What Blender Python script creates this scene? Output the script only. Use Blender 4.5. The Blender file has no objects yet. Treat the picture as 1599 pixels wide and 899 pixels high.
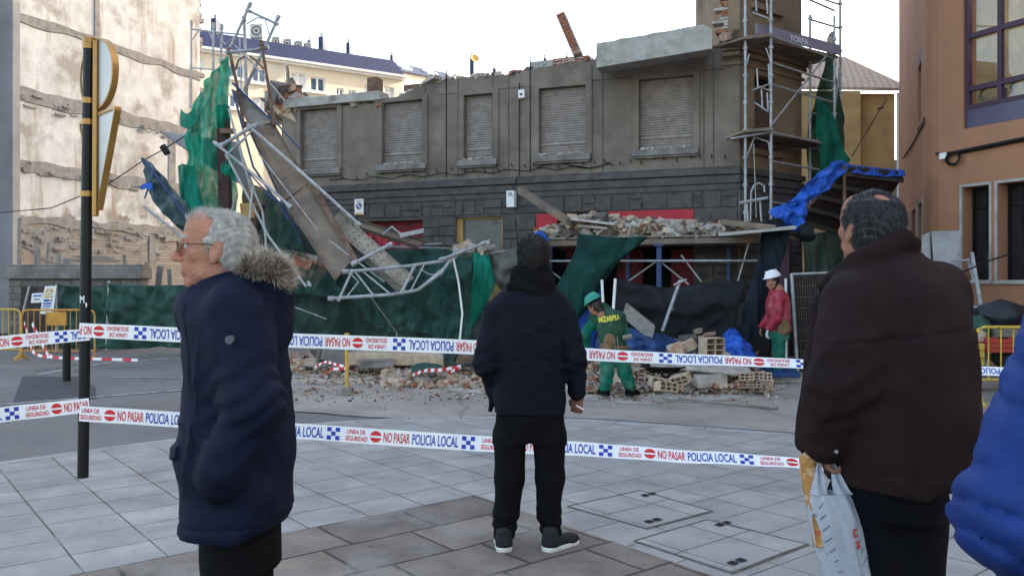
import bpy, bmesh, math, random
import numpy as np
from mathutils import Vector, Matrix, noise as mnoise
R = math.radians
scene = bpy.context.scene
col = scene.collection
# ---------------- camera / world / sun / exposure ----------------
CX, HY, F, H = 799.5, 440.0, 1300.0, 1.55
cam_d = bpy.data.cameras.new('camera'); cam = bpy.data.objects.new('camera', cam_d); col.objects.link(cam)
cam.location = (0, 0, H); cam.rotation_euler = (R(90), 0, 0)
cam_d.sensor_width = 36; cam_d.lens = 36*F/1599; cam_d.shift_y = -9.5/1599
cam_d.clip_start = .05; cam_d.clip_end = 2000
scene.camera = cam
SUN_AZ = math.atan2(.90, .40); SUN_EL = R(23)
w = bpy.data.worlds.new("World"); scene.world = w; w.use_nodes = True
nt = w.node_tree; nt.nodes.clear()
sky = nt.nodes.new('ShaderNodeTexSky'); sky.sky_type = 'NISHITA'; sky.sun_disc = False
sky.sun_elevation = SUN_EL; sky.sun_rotation = SUN_AZ; sky.dust_density = 3.0; sky.air_density = 1.0; sky.ozone_density = .8
bg = nt.nodes.new('ShaderNodeBackground'); bg.inputs[1].default_value = .15
wo = nt.nodes.new('ShaderNodeOutputWorld')
tint = nt.nodes.new('ShaderNodeMixRGB'); tint.blend_type = 'MULTIPLY'; tint.inputs[0].default_value = 1; tint.inputs[2].default_value = (1.10, 1.0, .88, 1)
nt.links.new(sky.outputs[0], tint.inputs[1]); nt.links.new(tint.outputs[0], bg.inputs[0]); nt.links.new(bg.outputs[0], wo.inputs[0])
sd = bpy.data.lights.new('sun', 'SUN'); sd.energy = 3.0; sd.angle = R(.6); sd.color = (1, .87, .68)
sun = bpy.data.objects.new('sun', sd); col.objects.link(sun)
sdir = Vector((math.sin(SUN_AZ)*math.cos(SUN_EL), math.cos(SUN_AZ)*math.cos(SUN_EL), math.sin(SUN_EL)))
sun.rotation_euler = (-sdir).to_track_quat('-Z', 'Y').to_euler()
scene.view_settings.view_transform = 'Standard'; scene.view_settings.look = 'None'
scene.view_settings.exposure = 2.35; scene.view_settings.gamma = 1

# ---------------- helpers ----------------
def P(px, py, Y): return Vector(((px-CX)/F*Y, Y, H+(HY-py)/F*Y))
def G(px, py, z=0.0):
    Y = (H-z)*F/(py-HY); return Vector(((px-CX)/F*Y, Y, z))
ORG = {}
def wpos(o): return ORG.get(o.name, Vector((0, 0, 0)))
def tag(o, label=None, cat=None, group=None, kind=None):
    if label: o['label'] = label
    if cat: o['category'] = cat
    if group: o['group'] = group
    if kind: o['kind'] = kind
    return o
def thing(name, label, cat, loc=(0, 0, 0), group=None):
    o = bpy.data.objects.new(name, None); col.objects.link(o); o.empty_display_size = .2
    o.location = loc; ORG[o.name] = Vector(loc)
    return tag(o, label, cat, group)
def link_mesh(name, me, parent=None, off=None):
    o = bpy.data.objects.new(name, me); col.objects.link(o)
    if parent is not None:
        o.parent = parent; ORG[o.name] = wpos(parent)
    return o
class MB:
    def __init__(s): s.v = []; s.f = []; s.m = []
    def add(s, vs, fs, m=0):
        n = len(s.v); s.v += [tuple(v) for v in vs]; s.f += [tuple(i+n for i in f) for f in fs]; s.m += [m]*len(fs)
    def hexa(s, c, m=0):   # 8 corners bottom 0-3, top 4-7
        s.add(c, [(0, 3, 2, 1), (4, 5, 6, 7), (0, 1, 5, 4), (1, 2, 6, 5), (2, 3, 7, 6), (3, 0, 4, 7)], m)
    def box(s, x0, x1, y0, y1, z0, z1, m=0):
        s.hexa([(x0, y0, z0), (x1, y0, z0), (x1, y1, z0), (x0, y1, z0), (x0, y0, z1), (x1, y0, z1), (x1, y1, z1), (x0, y1, z1)], m)
    def obox(s, c, sx, sy, sz, rot=None, m=0, jit=0, rng=random):
        rot = rot or Matrix.Identity(3); c = Vector(c); vs = []
        for z in (-1, 1):
            for x, y in ((-1, -1), (1, -1), (1, 1), (-1, 1)):
                p = Vector((x*sx/2, y*sy/2, z*sz/2))
                if jit: p += Vector((rng.uniform(-1, 1)*sx, rng.uniform(-1, 1)*sy, rng.uniform(-1, 1)*sz))*jit
                vs.append(c+rot@p)
        s.hexa(vs, m)
    def tube(s, pts, r, n=8, m=0, cap=True):
        pts = [Vector(p) for p in pts]; rs = r if isinstance(r, (list, tuple)) else [r]*len(pts)
        base = len(s.v); up = None
        for i, p in enumerate(pts):
            d = (pts[min(i+1, len(pts)-1)]-pts[max(i-1, 0)])
            if d.length < 1e-9: d = Vector((0, 0, 1))
            d.normalize()
            if up is None:
                up = Vector((0, 0, 1)) if abs(d.z) < .9 else Vector((1, 0, 0))
            a = d.cross(up)
            if a.length < 1e-6: a = d.orthogonal()
            a.normalize(); b = a.cross(d).normalized(); up = b
            for k in range(n):
                t = 2*math.pi*k/n; s.v.append(tuple(p+(a*math.cos(t)+b*math.sin(t))*rs[i]))
        for i in range(len(pts)-1):
            for k in range(n):
                k2 = (k+1) % n
                s.f.append((base+i*n+k, base+i*n+k2, base+(i+1)*n+k2, base+(i+1)*n+k)); s.m.append(m)
        if cap:
            s.f.append(tuple(base+k for k in range(n))); s.m.append(m)
            e = base+(len(pts)-1)*n
            s.f.append(tuple(e+k for k in reversed(range(n)))); s.m.append(m)
    def grid(s, rows, m=0, closed=False):
        n = len(s.v); R_ = len(rows); C_ = len(rows[0])
        for r in rows: s.v += [tuple(v) for v in r]
        for i in range(R_-1):
            for j in range(C_-1):
                s.f.append((n+i*C_+j, n+i*C_+j+1, n+(i+1)*C_+j+1, n+(i+1)*C_+j)); s.m.append(m)
    def build(s, name, mats, parent=None, smooth=False, bevel=0, fixn=True):
        if not isinstance(mats, (list, tuple)): mats = [mats]
        if parent is not None: off = wpos(parent)
        else:
            a = np.array(s.v); off = Vector((float((a[:, 0].min()+a[:, 0].max())/2), float((a[:, 1].min()+a[:, 1].max())/2), float(a[:, 2].min())))
        me = bpy.data.meshes.new(name)
        me.from_pydata([(v[0]-off.x, v[1]-off.y, v[2]-off.z) for v in s.v], [], s.f)
        for mt in mats: me.materials.append(mt)
        me.polygons.foreach_set('material_index', s.m)
        if fixn:
            bm = bmesh.new(); bm.from_mesh(me); bmesh.ops.recalc_face_normals(bm, faces=bm.faces); bm.to_mesh(me); bm.free()
        if smooth: me.polygons.foreach_set('use_smooth', [True]*len(me.polygons))
        me.update()
        o = link_mesh(name, me, parent)
        if parent is None: o.location = off; ORG[o.name] = off.copy()
        if bevel:
            b = o.modifiers.new('bevel', 'BEVEL'); b.width = bevel; b.segments = 2; b.limit_method = 'ANGLE'; b.angle_limit = R(40)
        return o
class Frame:      # a wall plane: origin C, direction U along it, N out of it
    def __init__(s, C, U, toward=None):
        s.C = Vector((C[0], C[1], 0)); s.U = Vector((U[0], U[1], 0)).normalized()
        n = Vector((s.U.y, -s.U.x, 0))
        tw = Vector(toward) if toward else Vector((0, 0, 0))
        if n.dot(tw-s.C) < 0: n = -n
        s.N = n
    def p(s, u, z, n=0): return s.C+s.U*u+s.N*n+Vector((0, 0, z))
    def px(s, px, py, n=0):
        d = Vector(((px-CX)/F, 1, (HY-py)/F)); o = Vector((0, 0, H)); c = s.C+s.N*n
        t = (c-o).dot(s.N)/d.dot(s.N); q = o+d*t
        return (q-c).dot(s.U), q.z
    def box(s, mb, u0, u1, z0, z1, n0, n1, m=0):
        p = s.p
        mb.hexa([p(u0, z0, n0), p(u1, z0, n0), p(u1, z0, n1), p(u0, z0, n1), p(u0, z1, n0), p(u1, z1, n0), p(u1, z1, n1), p(u0, z1, n1)], m)
    def wall(s, mb, u0, u1, z0, zt, ops, th=.3, rev=.15, m=0, mr=None, step=.35):
        mr = m if mr is None else mr
        us = {u0, u1}; zs = {z0}
        f = zt if callable(zt) else (lambda u: zt)
        for a, b, c, d in ops: us |= {a, b}; zs |= {c, d}
        if callable(zt):
            k = u0+step
            while k < u1: us.add(round(k, 4)); k += step
        us = sorted(u for u in us if u0 <= u <= u1); zs = sorted(z for z in zs if z >= z0)
        zs.append(None); p = s.p
        for i in range(len(us)-1):
            a, b = us[i], us[i+1]; um = (a+b)/2
            for j in range(len(zs)-1):
                c, d = zs[j], zs[j+1]
                ta, tb = (f(a), f(b)) if d is None else (d, d)
                zm = (c+(ta+tb)/2)/2 if d is None else (c+d)/2
                if any(o[0] < um < o[1] and o[2] < zm < o[3] for o in ops): continue
                mb.add([p(a, c), p(b, c), p(b, tb), p(a, ta)], [(0, 1, 2, 3)], m)
                mb.add([p(a, c, -th), p(b, c, -th), p(b, tb, -th), p(a, ta, -th)], [(0, 3, 2, 1)], m)
            mb.add([p(a, f(a)), p(b, f(b)), p(b, f(b), -th), p(a, f(a), -th)], [(0, 1, 2, 3)], m)
        for e in (u0, u1): mb.add([p(e, z0), p(e, f(e)), p(e, f(e), -th), p(e, z0, -th)], [(0, 1, 2, 3)], m)
        for a, b, c, d in ops:
            mb.add([p(a, c), p(b, c), p(b, c, -th), p(a, c, -th)], [(0, 1, 2, 3)], mr)
            mb.add([p(a, d), p(b, d), p(b, d, -th), p(a, d, -th)], [(0, 1, 2, 3)], mr)
            mb.add([p(a, c), p(a, d), p(a, d, -th), p(a, c, -th)], [(0, 1, 2, 3)], mr)
            mb.add([p(b, c), p(b, d), p(b, d, -th), p(b, c, -th)], [(0, 1, 2, 3)], mr)

# ---------------- materials ----------------
def mat(name, c1, c2=None, scale=3, rough=.85, bump=0, bscale=40, c3=None, s3=.7, t3=.58, w3=.05, metal=0, stretch=(1, 1, 1), lo=.35, hi=.65,
        alpha=None, spec=.3, detail=6, rot=(0, 0, 0), extra=None, wave=None):
    m = bpy.data.materials.new(name); m.use_nodes = True; n = m.node_tree; nd = n.nodes; L = n.links
    b = nd['Principled BSDF']; b.inputs['Roughness'].default_value = rough; b.inputs['Metallic'].default_value = metal
    b.inputs['Specular IOR Level'].default_value = spec
    tc = nd.new('ShaderNodeTexCoord'); mp = nd.new('ShaderNodeMapping'); mp.inputs['Scale'].default_value = stretch; mp.inputs['Rotation'].default_value = rot
    L.new(tc.outputs['Object'], mp.inputs[0])
    def noi(sc, de=detail, src=mp):
        k = nd.new('ShaderNodeTexNoise'); k.inputs['Scale'].default_value = sc; k.inputs['Detail'].default_value = de; k.inputs['Roughness'].default_value = .62
        L.new(src.outputs[0], k.inputs[0]); return k
    def ramp(src, a, b_, ca, cb):
        r = nd.new('ShaderNodeValToRGB'); e = r.color_ramp.elements; e[0].position = a; e[1].position = b_
        e[0].color = (*ca, 1); e[1].color = (*cb, 1); L.new(src, r.inputs[0]); return r
    out = None
    if c2 is None: c2 = tuple(x*.72 for x in c1)
    r = ramp(noi(scale).outputs[0], lo, hi, c2, c1); out = r.outputs[0]
    if c3 is not None:
        r3 = ramp(noi(s3, 8).outputs[0], t3-w3, t3+w3, (0, 0, 0), (1, 1, 1))
        mx = nd.new('ShaderNodeMixRGB'); L.new(r3.outputs[0], mx.inputs[0]); L.new(out, mx.inputs[1]); mx.inputs[2].default_value = (*c3, 1); out = mx.outputs[0]
    if extra: out = extra(nd, L, tc, mp, out, noi, ramp)
    L.new(out, b.inputs['Base Color'])
    if bump:
        bp = nd.new('ShaderNodeBump'); bp.inputs['Strength'].default_value = bump; bp.inputs['Distance'].default_value = .02
        L.new(noi(bscale, 5).outputs[0], bp.inputs['Height']); L.new(bp.outputs[0], b.inputs['Normal'])
    if alpha is not None:   # woven net: mix with transparent by noise
        tr = nd.new('ShaderNodeBsdfTransparent'); ms = nd.new('ShaderNodeMixShader')
        a0, a1 = alpha
        mr = nd.new('ShaderNodeMapRange'); mr.inputs[1].default_value = .3; mr.inputs[2].default_value = .7; mr.inputs[3].default_value = a0; mr.inputs[4].default_value = a1
        L.new(noi(2.5, 4).outputs[0], mr.inputs[0]); L.new(mr.outputs[0], ms.inputs[0])
        tl = nd.new('ShaderNodeBsdfTranslucent'); L.new(out, tl.inputs[0]); m2 = nd.new('ShaderNodeMixShader'); m2.inputs[0].default_value = .35
        L.new(b.outputs[0], m2.inputs[1]); L.new(tl.outputs[0], m2.inputs[2])
        L.new(tr.outputs[0], ms.inputs[1]); L.new(m2.outputs[0], ms.inputs[2]); L.new(ms.outputs[0], nd['Material Output'].inputs[0])
    return m
def brickmat(name, c1, c2, mortar, bw, bh, ms=.012, rot=(R(90), 0, 0), off=.5, loc=(0, 0, 0), scale=6, rough=.9, bump=.6, vary=.35, c3=None, t3=.6, s3=.6, distort=.0, obj=True, gum=0):
    m = bpy.data.materials.new(name); m.use_nodes = True; n = m.node_tree; nd = n.nodes; L = n.links
    b = nd['Principled BSDF']; b.inputs['Roughness'].default_value = rough; b.inputs['Specular IOR Level'].default_value = .3
    tc = nd.new('ShaderNodeTexCoord'); mp = nd.new('ShaderNodeMapping'); mp.vector_type = 'POINT'
    mp.inputs['Rotation'].default_value = rot; mp.inputs['Location'].default_value = loc
    src = tc.outputs['Object']
    if distort:
        nn = nd.new('ShaderNodeTexNoise'); nn.inputs['Scale'].default_value = 2.2; L.new(src, nn.inputs[0])
        vm = nd.new('ShaderNodeVectorMath'); vm.operation = 'MULTIPLY_ADD'; vm.inputs[1].default_value = (distort,)*3
        L.new(nn.outputs['Color'], vm.inputs[0]); L.new(src, vm.inputs[2]); src = vm.outputs[0]
    L.new(src, mp.inputs[0])
    bt = nd.new('ShaderNodeTexBrick'); bt.offset = off; bt.inputs['Scale'].default_value = 1
    bt.inputs['Brick Width'].default_value = bw; bt.inputs['Row Height'].default_value = bh; bt.inputs['Mortar Size'].default_value = ms; bt.inputs['Mortar Smooth'].default_value = .3
    bt.inputs['Color1'].default_value = (*c1, 1); bt.inputs['Color2'].default_value = (*c2, 1); bt.inputs['Mortar'].default_value = (*mortar, 1)
    L.new(mp.outputs[0], bt.inputs[0])
    no = nd.new('ShaderNodeTexNoise'); no.inputs['Scale'].default_value = scale; no.inputs['Detail'].default_value = 8; no.inputs['Roughness'].default_value = .65; L.new(tc.outputs['Object'], no.inputs[0])
    rp = nd.new('ShaderNodeValToRGB'); rp.color_ramp.elements[0].position = .3; rp.color_ramp.elements[1].position = .7
    rp.color_ramp.elements[0].color = (1-vary,)*3+(1,); rp.color_ramp.elements[1].color = (1+vary*.3,)*3+(1,); L.new(no.outputs[0], rp.inputs[0])
    mu = nd.new('ShaderNodeMixRGB'); mu.blend_type = 'MULTIPLY'; mu.inputs[0].default_value = 1; L.new(bt.outputs[0], mu.inputs[1]); L.new(rp.outputs[0], mu.inputs[2]); out = mu.outputs[0]
    if c3 is not None:
        n3 = nd.new('ShaderNodeTexNoise'); n3.inputs['Scale'].default_value = s3; n3.inputs['Detail'].default_value = 9; n3.inputs['Roughness'].default_value = .7; L.new(tc.outputs['Object'], n3.inputs[0])
        r3 = nd.new('ShaderNodeValToRGB'); r3.color_ramp.elements[0].position = t3-.06; r3.color_ramp.elements[1].position = t3+.06; L.new(n3.outputs[0], r3.inputs[0])
        mx = nd.new('ShaderNodeMixRGB'); L.new(r3.outputs[0], mx.inputs[0]); L.new(out, mx.inputs[1]); mx.inputs[2].default_value = (*c3, 1); out = mx.outputs[0]
    for sc_, th_ in ((1.9, .035), (5.0, .05)) if gum else ():
        vo = nd.new('ShaderNodeTexVoronoi'); vo.inputs['Scale'].default_value = sc_; L.new(tc.outputs['Object'], vo.inputs[0])
        rv = nd.new('ShaderNodeValToRGB'); rv.color_ramp.elements[0].position = th_*.7; rv.color_ramp.elements[1].position = th_*1.3; rv.color_ramp.elements[0].color = (.52, .50, .47, 1); rv.color_ramp.elements[1].color = (1, 1, 1, 1); L.new(vo.outputs['Distance'], rv.inputs[0])
        mv = nd.new('ShaderNodeMixRGB'); mv.blend_type = 'MULTIPLY'; mv.inputs[0].default_value = .8; L.new(out, mv.inputs[1]); L.new(rv.outputs[0], mv.inputs[2]); out = mv.outputs[0]
    L.new(out, b.inputs['Base Color'])
    bp = nd.new('ShaderNodeBump'); bp.inputs['Strength'].default_value = bump; bp.inputs['Distance'].default_value = .01; bp.invert = True
    ad = nd.new('ShaderNodeMath'); ad.operation = 'MULTIPLY_ADD'; ad.inputs[1].default_value = .5; L.new(no.outputs[0], ad.inputs[0]); L.new(bt.outputs['Fac'], ad.inputs[2])
    L.new(ad.outputs[0], bp.inputs['Height']); L.new(bp.outputs[0], b.inputs['Normal'])
    return m
M = {}
M['render'] = mat('sooty_render', (.225, .188, .155), (.145, .12, .098), scale=1.6, bump=.25, bscale=60, c3=(.105, .09, .078), s3=.9, t3=.6, w3=.12)
M['render_dark'] = mat('dark_stone', (.105, .096, .092), (.058, .053, .053), scale=5, bump=.5, bscale=25, c3=(.11, .10, .095), s3=2.2, t3=.67, w3=.08)
M['render_warm'] = mat('warm_render', (.28, .20, .13), (.19, .135, .09), scale=2.2, bump=.3, bscale=50, c3=(.09, .075, .065), s3=1.1, t3=.6, w3=.1)
M['shutter'] = mat('shutter_slats', (.33, .29, .265), (.23, .20, .18), scale=7, rough=.6, bump=.1)
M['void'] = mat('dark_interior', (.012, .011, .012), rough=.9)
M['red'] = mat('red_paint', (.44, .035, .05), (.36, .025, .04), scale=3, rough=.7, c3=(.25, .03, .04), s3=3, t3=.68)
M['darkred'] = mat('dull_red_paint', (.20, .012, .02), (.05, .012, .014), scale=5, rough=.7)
M['ochre'] = mat('ochre_wood', (.42, .27, .08), (.28, .18, .06), scale=5, rough=.6)
M['glassgrey'] = mat('dusty_glass', (.13, .13, .125), (.09, .09, .09), scale=3, rough=.25, spec=.5)
M['concrete'] = mat('pale_concrete', (.42, .40, .37), (.29, .275, .25), scale=4, bump=.6, bscale=30, c3=(.2, .18, .16), s3=2.5, t3=.64)
M['concrete_d'] = mat('grey_concrete', (.24, .225, .21), (.13, .12, .115), scale=3, bump=.6, bscale=30)
M['brick'] = mat('broken_brick', (.36, .15, .085), (.22, .085, .05), scale=8, bump=.8, bscale=50, c3=(.4, .33, .27), s3=6, t3=.58)
M['brick_o'] = mat('orange_brick', (.46, .27, .17), (.32, .17, .10), scale=9, bump=.8, bscale=60, c3=(.46, .41, .36), s3=7, t3=.53, w3=.1)
M['plaster_r'] = mat('plaster_rubble', (.50, .45, .40), (.30, .26, .23), scale=7, bump=.7, bscale=50)
M['plaster_c'] = mat('cream_rubble', (.56, .45, .32), (.38, .28, .2), scale=7, bump=.7, bscale=50)
M['rub_d'] = mat('dark_rubble', (.17, .14, .125), (.09, .075, .07), scale=7, bump=.7, bscale=50)
M['steel'] = mat('galvanised_steel', (.42, .43, .44), (.26, .26, .27), scale=9, rough=.5, metal=.35, c3=(.3, .24, .17), s3=5, t3=.63)
M['steel_rust'] = mat('rusty_steel', (.20, .13, .09), (.11, .06, .045), scale=7, rough=.8, metal=.15, bump=.3)
M['rust_post'] = mat('dark_rust', (.075, .04, .035), (.04, .025, .024), scale=9, rough=.85, bump=.4)
M['plank'] = mat('dirty_platform', (.21, .165, .125), (.13, .10, .08), scale=3.5, rough=.75, bump=.3, c3=(.30, .17, .08), s3=1.7, t3=.66, w3=.1)
M['plank2'] = mat('grey_wood', (.27, .25, .22), (.16, .14, .12), scale=4, rough=.85, bump=.4, stretch=(1, 1, 4))
M['bluesteel'] = mat('blue_steel', (.05, .08, .20), (.03, .05, .12), scale=8, rough=.5, metal=.2)
M['purple'] = mat('purple_steel', (.085, .04, .07), (.06, .03, .05), scale=6, rough=.6)
M['net'] = mat('green_net', (.015, .38, .26), (.008, .2, .14), scale=2, rough=.8, alpha=(.7, .95), stretch=(3, 3, .45))
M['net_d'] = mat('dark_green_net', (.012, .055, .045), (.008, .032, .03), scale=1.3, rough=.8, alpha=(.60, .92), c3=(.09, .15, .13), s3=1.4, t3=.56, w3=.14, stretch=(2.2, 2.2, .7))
M['net_k'] = mat('black_net', (.035, .038, .045), (.018, .02, .026), scale=2, rough=.85, alpha=(.88, .98), bump=.2)
M['net_b'] = mat('dusty_blue_net', (.018, .032, .045), (.010, .018, .028), scale=2.5, rough=.85, alpha=(.9, .98), bump=.2)
M['tarp'] = mat('green_tarp', (.02, .075, .055), (.012, .045, .036), scale=1.5, rough=.6, bump=.15, bscale=8)
M['bluetarp'] = mat('blue_tarp', (.018, .11, .52), (.010, .055, .30), scale=5, rough=.5, bump=.6, bscale=18)
M['bluetarp_d'] = mat('dull_blue_tarp', (.02, .07, .2), (.012, .035, .10), scale=4, rough=.6, bump=.4, bscale=10)
M['dirtytarp'] = mat('dirty_tarp', (.22, .2, .17), (.10, .12, .10), scale=2.2, rough=.75, bump=.4, bscale=10, alpha=(.93, 1))
M['white'] = mat('white_paint', (.78, .78, .77), (.7, .7, .69), scale=4, rough=.6)
M['black'] = mat('black_paint', (.006, .006, .0065), (.004, .004, .0045), scale=6, rough=.5, spec=.3)
M['gold'] = mat('gold_paint', (.40, .22, .06), (.32, .17, .045), scale=8, rough=.38, metal=.45, spec=.5)
M['yellow'] = mat('yellow_paint', (.62, .42, .06), (.45, .29, .05), scale=9, rough=.5, c3=(.25, .16, .07), s3=9, t3=.66)
M['orangey'] = mat('orange_yellow_paint', (.62, .30, .045), (.42, .2, .04), scale=9, rough=.5)
M['tape'] = mat('tape_white', (.80, .80, .80), (.74, .74, .75), scale=4, rough=.35, spec=.5)
M['tred'] = mat('tape_red', (.62, .02, .03), (.55, .02, .025), rough=.4); M['tblue'] = mat('tape_blue', (.02, .05, .38), (.015, .04, .32), rough=.4)
M['orange_w'] = mat('salmon_render', (.38, .185, .108), (.32, .155, .09), scale=1.2, bump=.2, bscale=90, c3=(.28, .14, .085), s3=.5, t3=.6, w3=.15)
M['purpleframe'] = mat('purple_window_frame', (.055, .022, .05), (.04, .018, .04), rough=.4)
M['purplepanel'] = mat('purple_panel', (.055, .045, .11), (.04, .03, .075), scale=2, rough=.3, spec=.5)
M['yellowwall'] = mat('ochre_render', (.62, .44, .20), (.50, .34, .15), scale=.8, bump=.2, c3=(.33, .22, .11), s3=.6, t3=.6, w3=.12)
M['rooftile'] = brickmat('pan_tiles', (.72, .56, .42), (.62, .48, .36), (.4, .3, .22), .25, .35, .03, rot=(0, 0, 0))
M['cream'] = mat('cream_render', (.74, .67, .53), (.68, .6, .47), scale=.6, bump=.1)
M['navy'] = mat('navy_mansard', (.012, .02, .07), (.009, .014, .045), scale=2, rough=.6)
M['slate'] = mat('blue_slate', (.045, .06, .11), (.03, .04, .075), scale=3, rough=.6)
M['winblue'] = mat('window_glass_sky', (.10, .16, .24), (.07, .12, .2), scale=1, rough=.1, spec=.7)
M['ac'] = mat('ac_casing', (.6, .6, .58), rough=.6)
M['dish'] = mat('yellow_dish', (.7, .42, .1), rough=.5)
M['glass'] = mat('window_pane_dark', (.018, .02, .022), (.012, .013, .015), rough=.08, spec=.6)
# ================= GROUND =================
def poly_sheet(name, pts, z, m, kind='structure', th=0):
    mb = MB(); n = len(pts)
    mb.add([(p[0], p[1], z) for p in pts], [tuple(range(n))])
    if th: 
        for i in range(n):
            a, b = pts[i], pts[(i+1) % n]; mb.add([(a[0], a[1], z), (b[0], b[1], z), (b[0], b[1], z-th), (a[0], a[1], z-th)], [(0, 1, 2, 3)])
    o = mb.build(name, m); o.location = (0, 0, 0); me = o.data
    off = ORG[o.name]
    for v in me.vertices: v.co += off
    me.update(); o['kind'] = kind; return o
def crack_extra(nd, L, tc, mp, out, noi, ramp):
    # long irregular cracks and fine aggregate specks
    n1 = noi(.55, 4); wv = nd.new('ShaderNodeTexVoronoi'); wv.feature = 'DISTANCE_TO_EDGE'; wv.inputs['Scale'].default_value = .23
    vm = nd.new('ShaderNodeVectorMath'); vm.operation = 'MULTIPLY_ADD'; vm.inputs[1].default_value = (.9, .9, 0)
    L.new(n1.outputs['Color'], vm.inputs[0]); L.new(mp.outputs[0], vm.inputs[2]); L.new(vm.outputs[0], wv.inputs[0])
    r = nd.new('ShaderNodeValToRGB'); r.color_ramp.elements[0].position = .002; r.color_ramp.elements[1].position = .012
    r.color_ramp.elements[0].color = (.74, .73, .72, 1); r.color_ramp.elements[1].color = (1, 1, 1, 1); L.new(wv.outputs[0], r.inputs[0])
    mx = nd.new('ShaderNodeMixRGB'); mx.blend_type = 'MULTIPLY'; mx.inputs[0].default_value = 1; L.new(out, mx.inputs[1]); L.new(r.outputs[0], mx.inputs[2])
    r2 = ramp(noi(160, 2).outputs[0], .35, .7, (.75, .75, .75), (1.2, 1.2, 1.2)); m2 = nd.new('ShaderNodeMixRGB'); m2.blend_type = 'MULTIPLY'; m2.inputs[0].default_value = 1
    L.new(mx.outputs[0], m2.inputs[1]); L.new(r2.outputs[0], m2.inputs[2]); return m2.outputs[0]
M['asphalt'] = mat('worn_asphalt', (.225, .215, .205), (.15, .145, .14), scale=.5, rough=.9, bump=.5, bscale=120, c3=(.20, .185, .17), s3=.35, t3=.58, w3=.08, extra=crack_extra)
M['apron'] = mat('dusty_concrete_road', (.37, .325, .285), (.27, .235, .205), scale=.7, rough=.9, bump=.4, bscale=90, c3=(.43, .38, .335), s3=.5, t3=.58, w3=.1, extra=crack_extra)
M['patch'] = mat('asphalt_patch', (.08, .08, .082), (.065, .065, .068), scale=3, rough=.9, bump=.5, bscale=120)
M['line'] = mat('worn_road_paint', (.42, .42, .41), (.17, .165, .16), scale=5, rough=.8, lo=.4, hi=.55)
AX = (-.625, .78); BX = (.78, .625)
def ab(a, b): return (AX[0]*a+BX[0]*b, AX[1]*a+BX[1]*b)
BW, BH = .4285, .373
M['tiles'] = brickmat('paving_tiles', (.39, .365, .338), (.32, .30, .28), (.12, .10, .078), BW, BH, .0065, rot=(0, 0, R(-38.7)), off=0, loc=(-(3.576 % BW), -(4.888 % BH), 0), scale=2.6, rough=.75, bump=.5, vary=.34, c3=(.29, .28, .265), t3=.57, s3=.8, distort=.010, gum=1)
M['slabs'] = brickmat('brown_stone_slabs', (.29, .225, .175), (.18, .148, .13), (.075, .062, .048), .60, .46, .013, rot=(0, 0, R(-38.7)), off=.33, loc=(-(3.576 % .60), -(4.888 % .46), 0), scale=3.5, rough=.75, bump=.7, vary=.4, c3=(.25, .23, .21), t3=.56, s3=.9, distort=.05, gum=1)
M['kerb'] = mat('kerb_stone', (.36, .35, .34), (.27, .26, .25), scale=3, rough=.8, bump=.3)
poly_sheet('ground', [(-300, -60), (300, -60), (300, 400), (-300, 400)], -.07, M['asphalt'])
poly_sheet('road', [(-40, 3), (14, 3), (14, 40), (-40, 40)], -.045, M['asphalt'])
kc = [(-420, 800), (-200, 757), (0, 725), (140, 705), (280, 687), (460, 665), (560, 658), (640, 654), (720, 652), (800, 652), (880, 655), (960, 660), (1100, 669), (1240, 680), (1400, 692), (1600, 708), (1900, 740)]
kpts = [G(*k) for k in kc]
poly_sheet('pavement', [(p.x, p.y) for p in kpts]+[(9, -8), (-14, -8)], 0, M['tiles'], th=.06)
mb = MB()
for i in range(len(kpts)-1):
    a, b = kpts[i], kpts[i+1]; n = Vector((-(b-a).y, (b-a).x, 0)).normalized()
    t = (b-a).normalized()*.004
    mb.hexa([a+t+Vector((0, 0, -.06)), b-t+Vector((0, 0, -.06)), b-t+n*.13+Vector((0, 0, -.06)), a+t+n*.13+Vector((0, 0, -.06)),
             a+t+Vector((0, 0, .004)), b-t+Vector((0, 0, .004)), b-t+n*.125+Vector((0, 0, .002)), a+t+n*.125+Vector((0, 0, .002))])
o = mb.build('kerb', M['kerb'], bevel=.006); o['kind'] = 'structure'
poly_sheet('paving_slabs', [ab(4.888, -6), ab(4.888, 3.576), ab(-1, 3.576), ab(-3, -6)], .004, M['slabs'])
# concrete road surface beyond the kerb
ap = [G(445, 641, -.04), G(520, 646, -.04), G(600, 652, -.04), G(700, 650, -.04), G(800, 647, -.04), G(960, 655, -.04), G(1240, 675, -.04), G(1700, 712, -.04), G(1800, 600, -.04), G(1500, 560, -.04), G(1200, 556, -.04), G(800, 548, -.04), G(500, 552, -.04), G(350, 556, -.04), G(330, 590, -.04), G(400, 622, -.04)]
poly_sheet('concrete_roadway', [(p.x, p.y) for p in ap], -.04, M['apron'])
def gstrip(name, pts, wd, z, m):
    mb = MB(); ps = [G(*p, z) for p in pts]; rows = []
    for i, p in enumerate(ps):
        d = (ps[min(i+1, len(ps)-1)]-ps[max(i-1, 0)]).normalized(); n = Vector((-d.y, d.x, 0))*wd/2
        rows.append([p-n, p+n])
    mb.grid(rows); o = mb.build(name, m); o['kind'] = 'structure'; return o
gstrip('road_marking', [(-200, 645), (0, 631), (140, 620), (300, 607), (380, 602)], .09, -.036, M['line'])
gstrip('road_marking', [(180, 588), (300, 590), (460, 598), (500, 600)], .10, -.036, M['line'])
gstrip('road_marking', [(60, 584), (170, 566), (260, 560)], .12, -.036, M['line'])
poly_sheet('asphalt_patch', [G(35, 587, -.04).xy, G(125, 587, -.04).xy, G(150, 604, -.04).xy, G(150, 622, -.04).xy, G(20, 628, -.04).xy], -.041, M['patch'])
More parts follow.
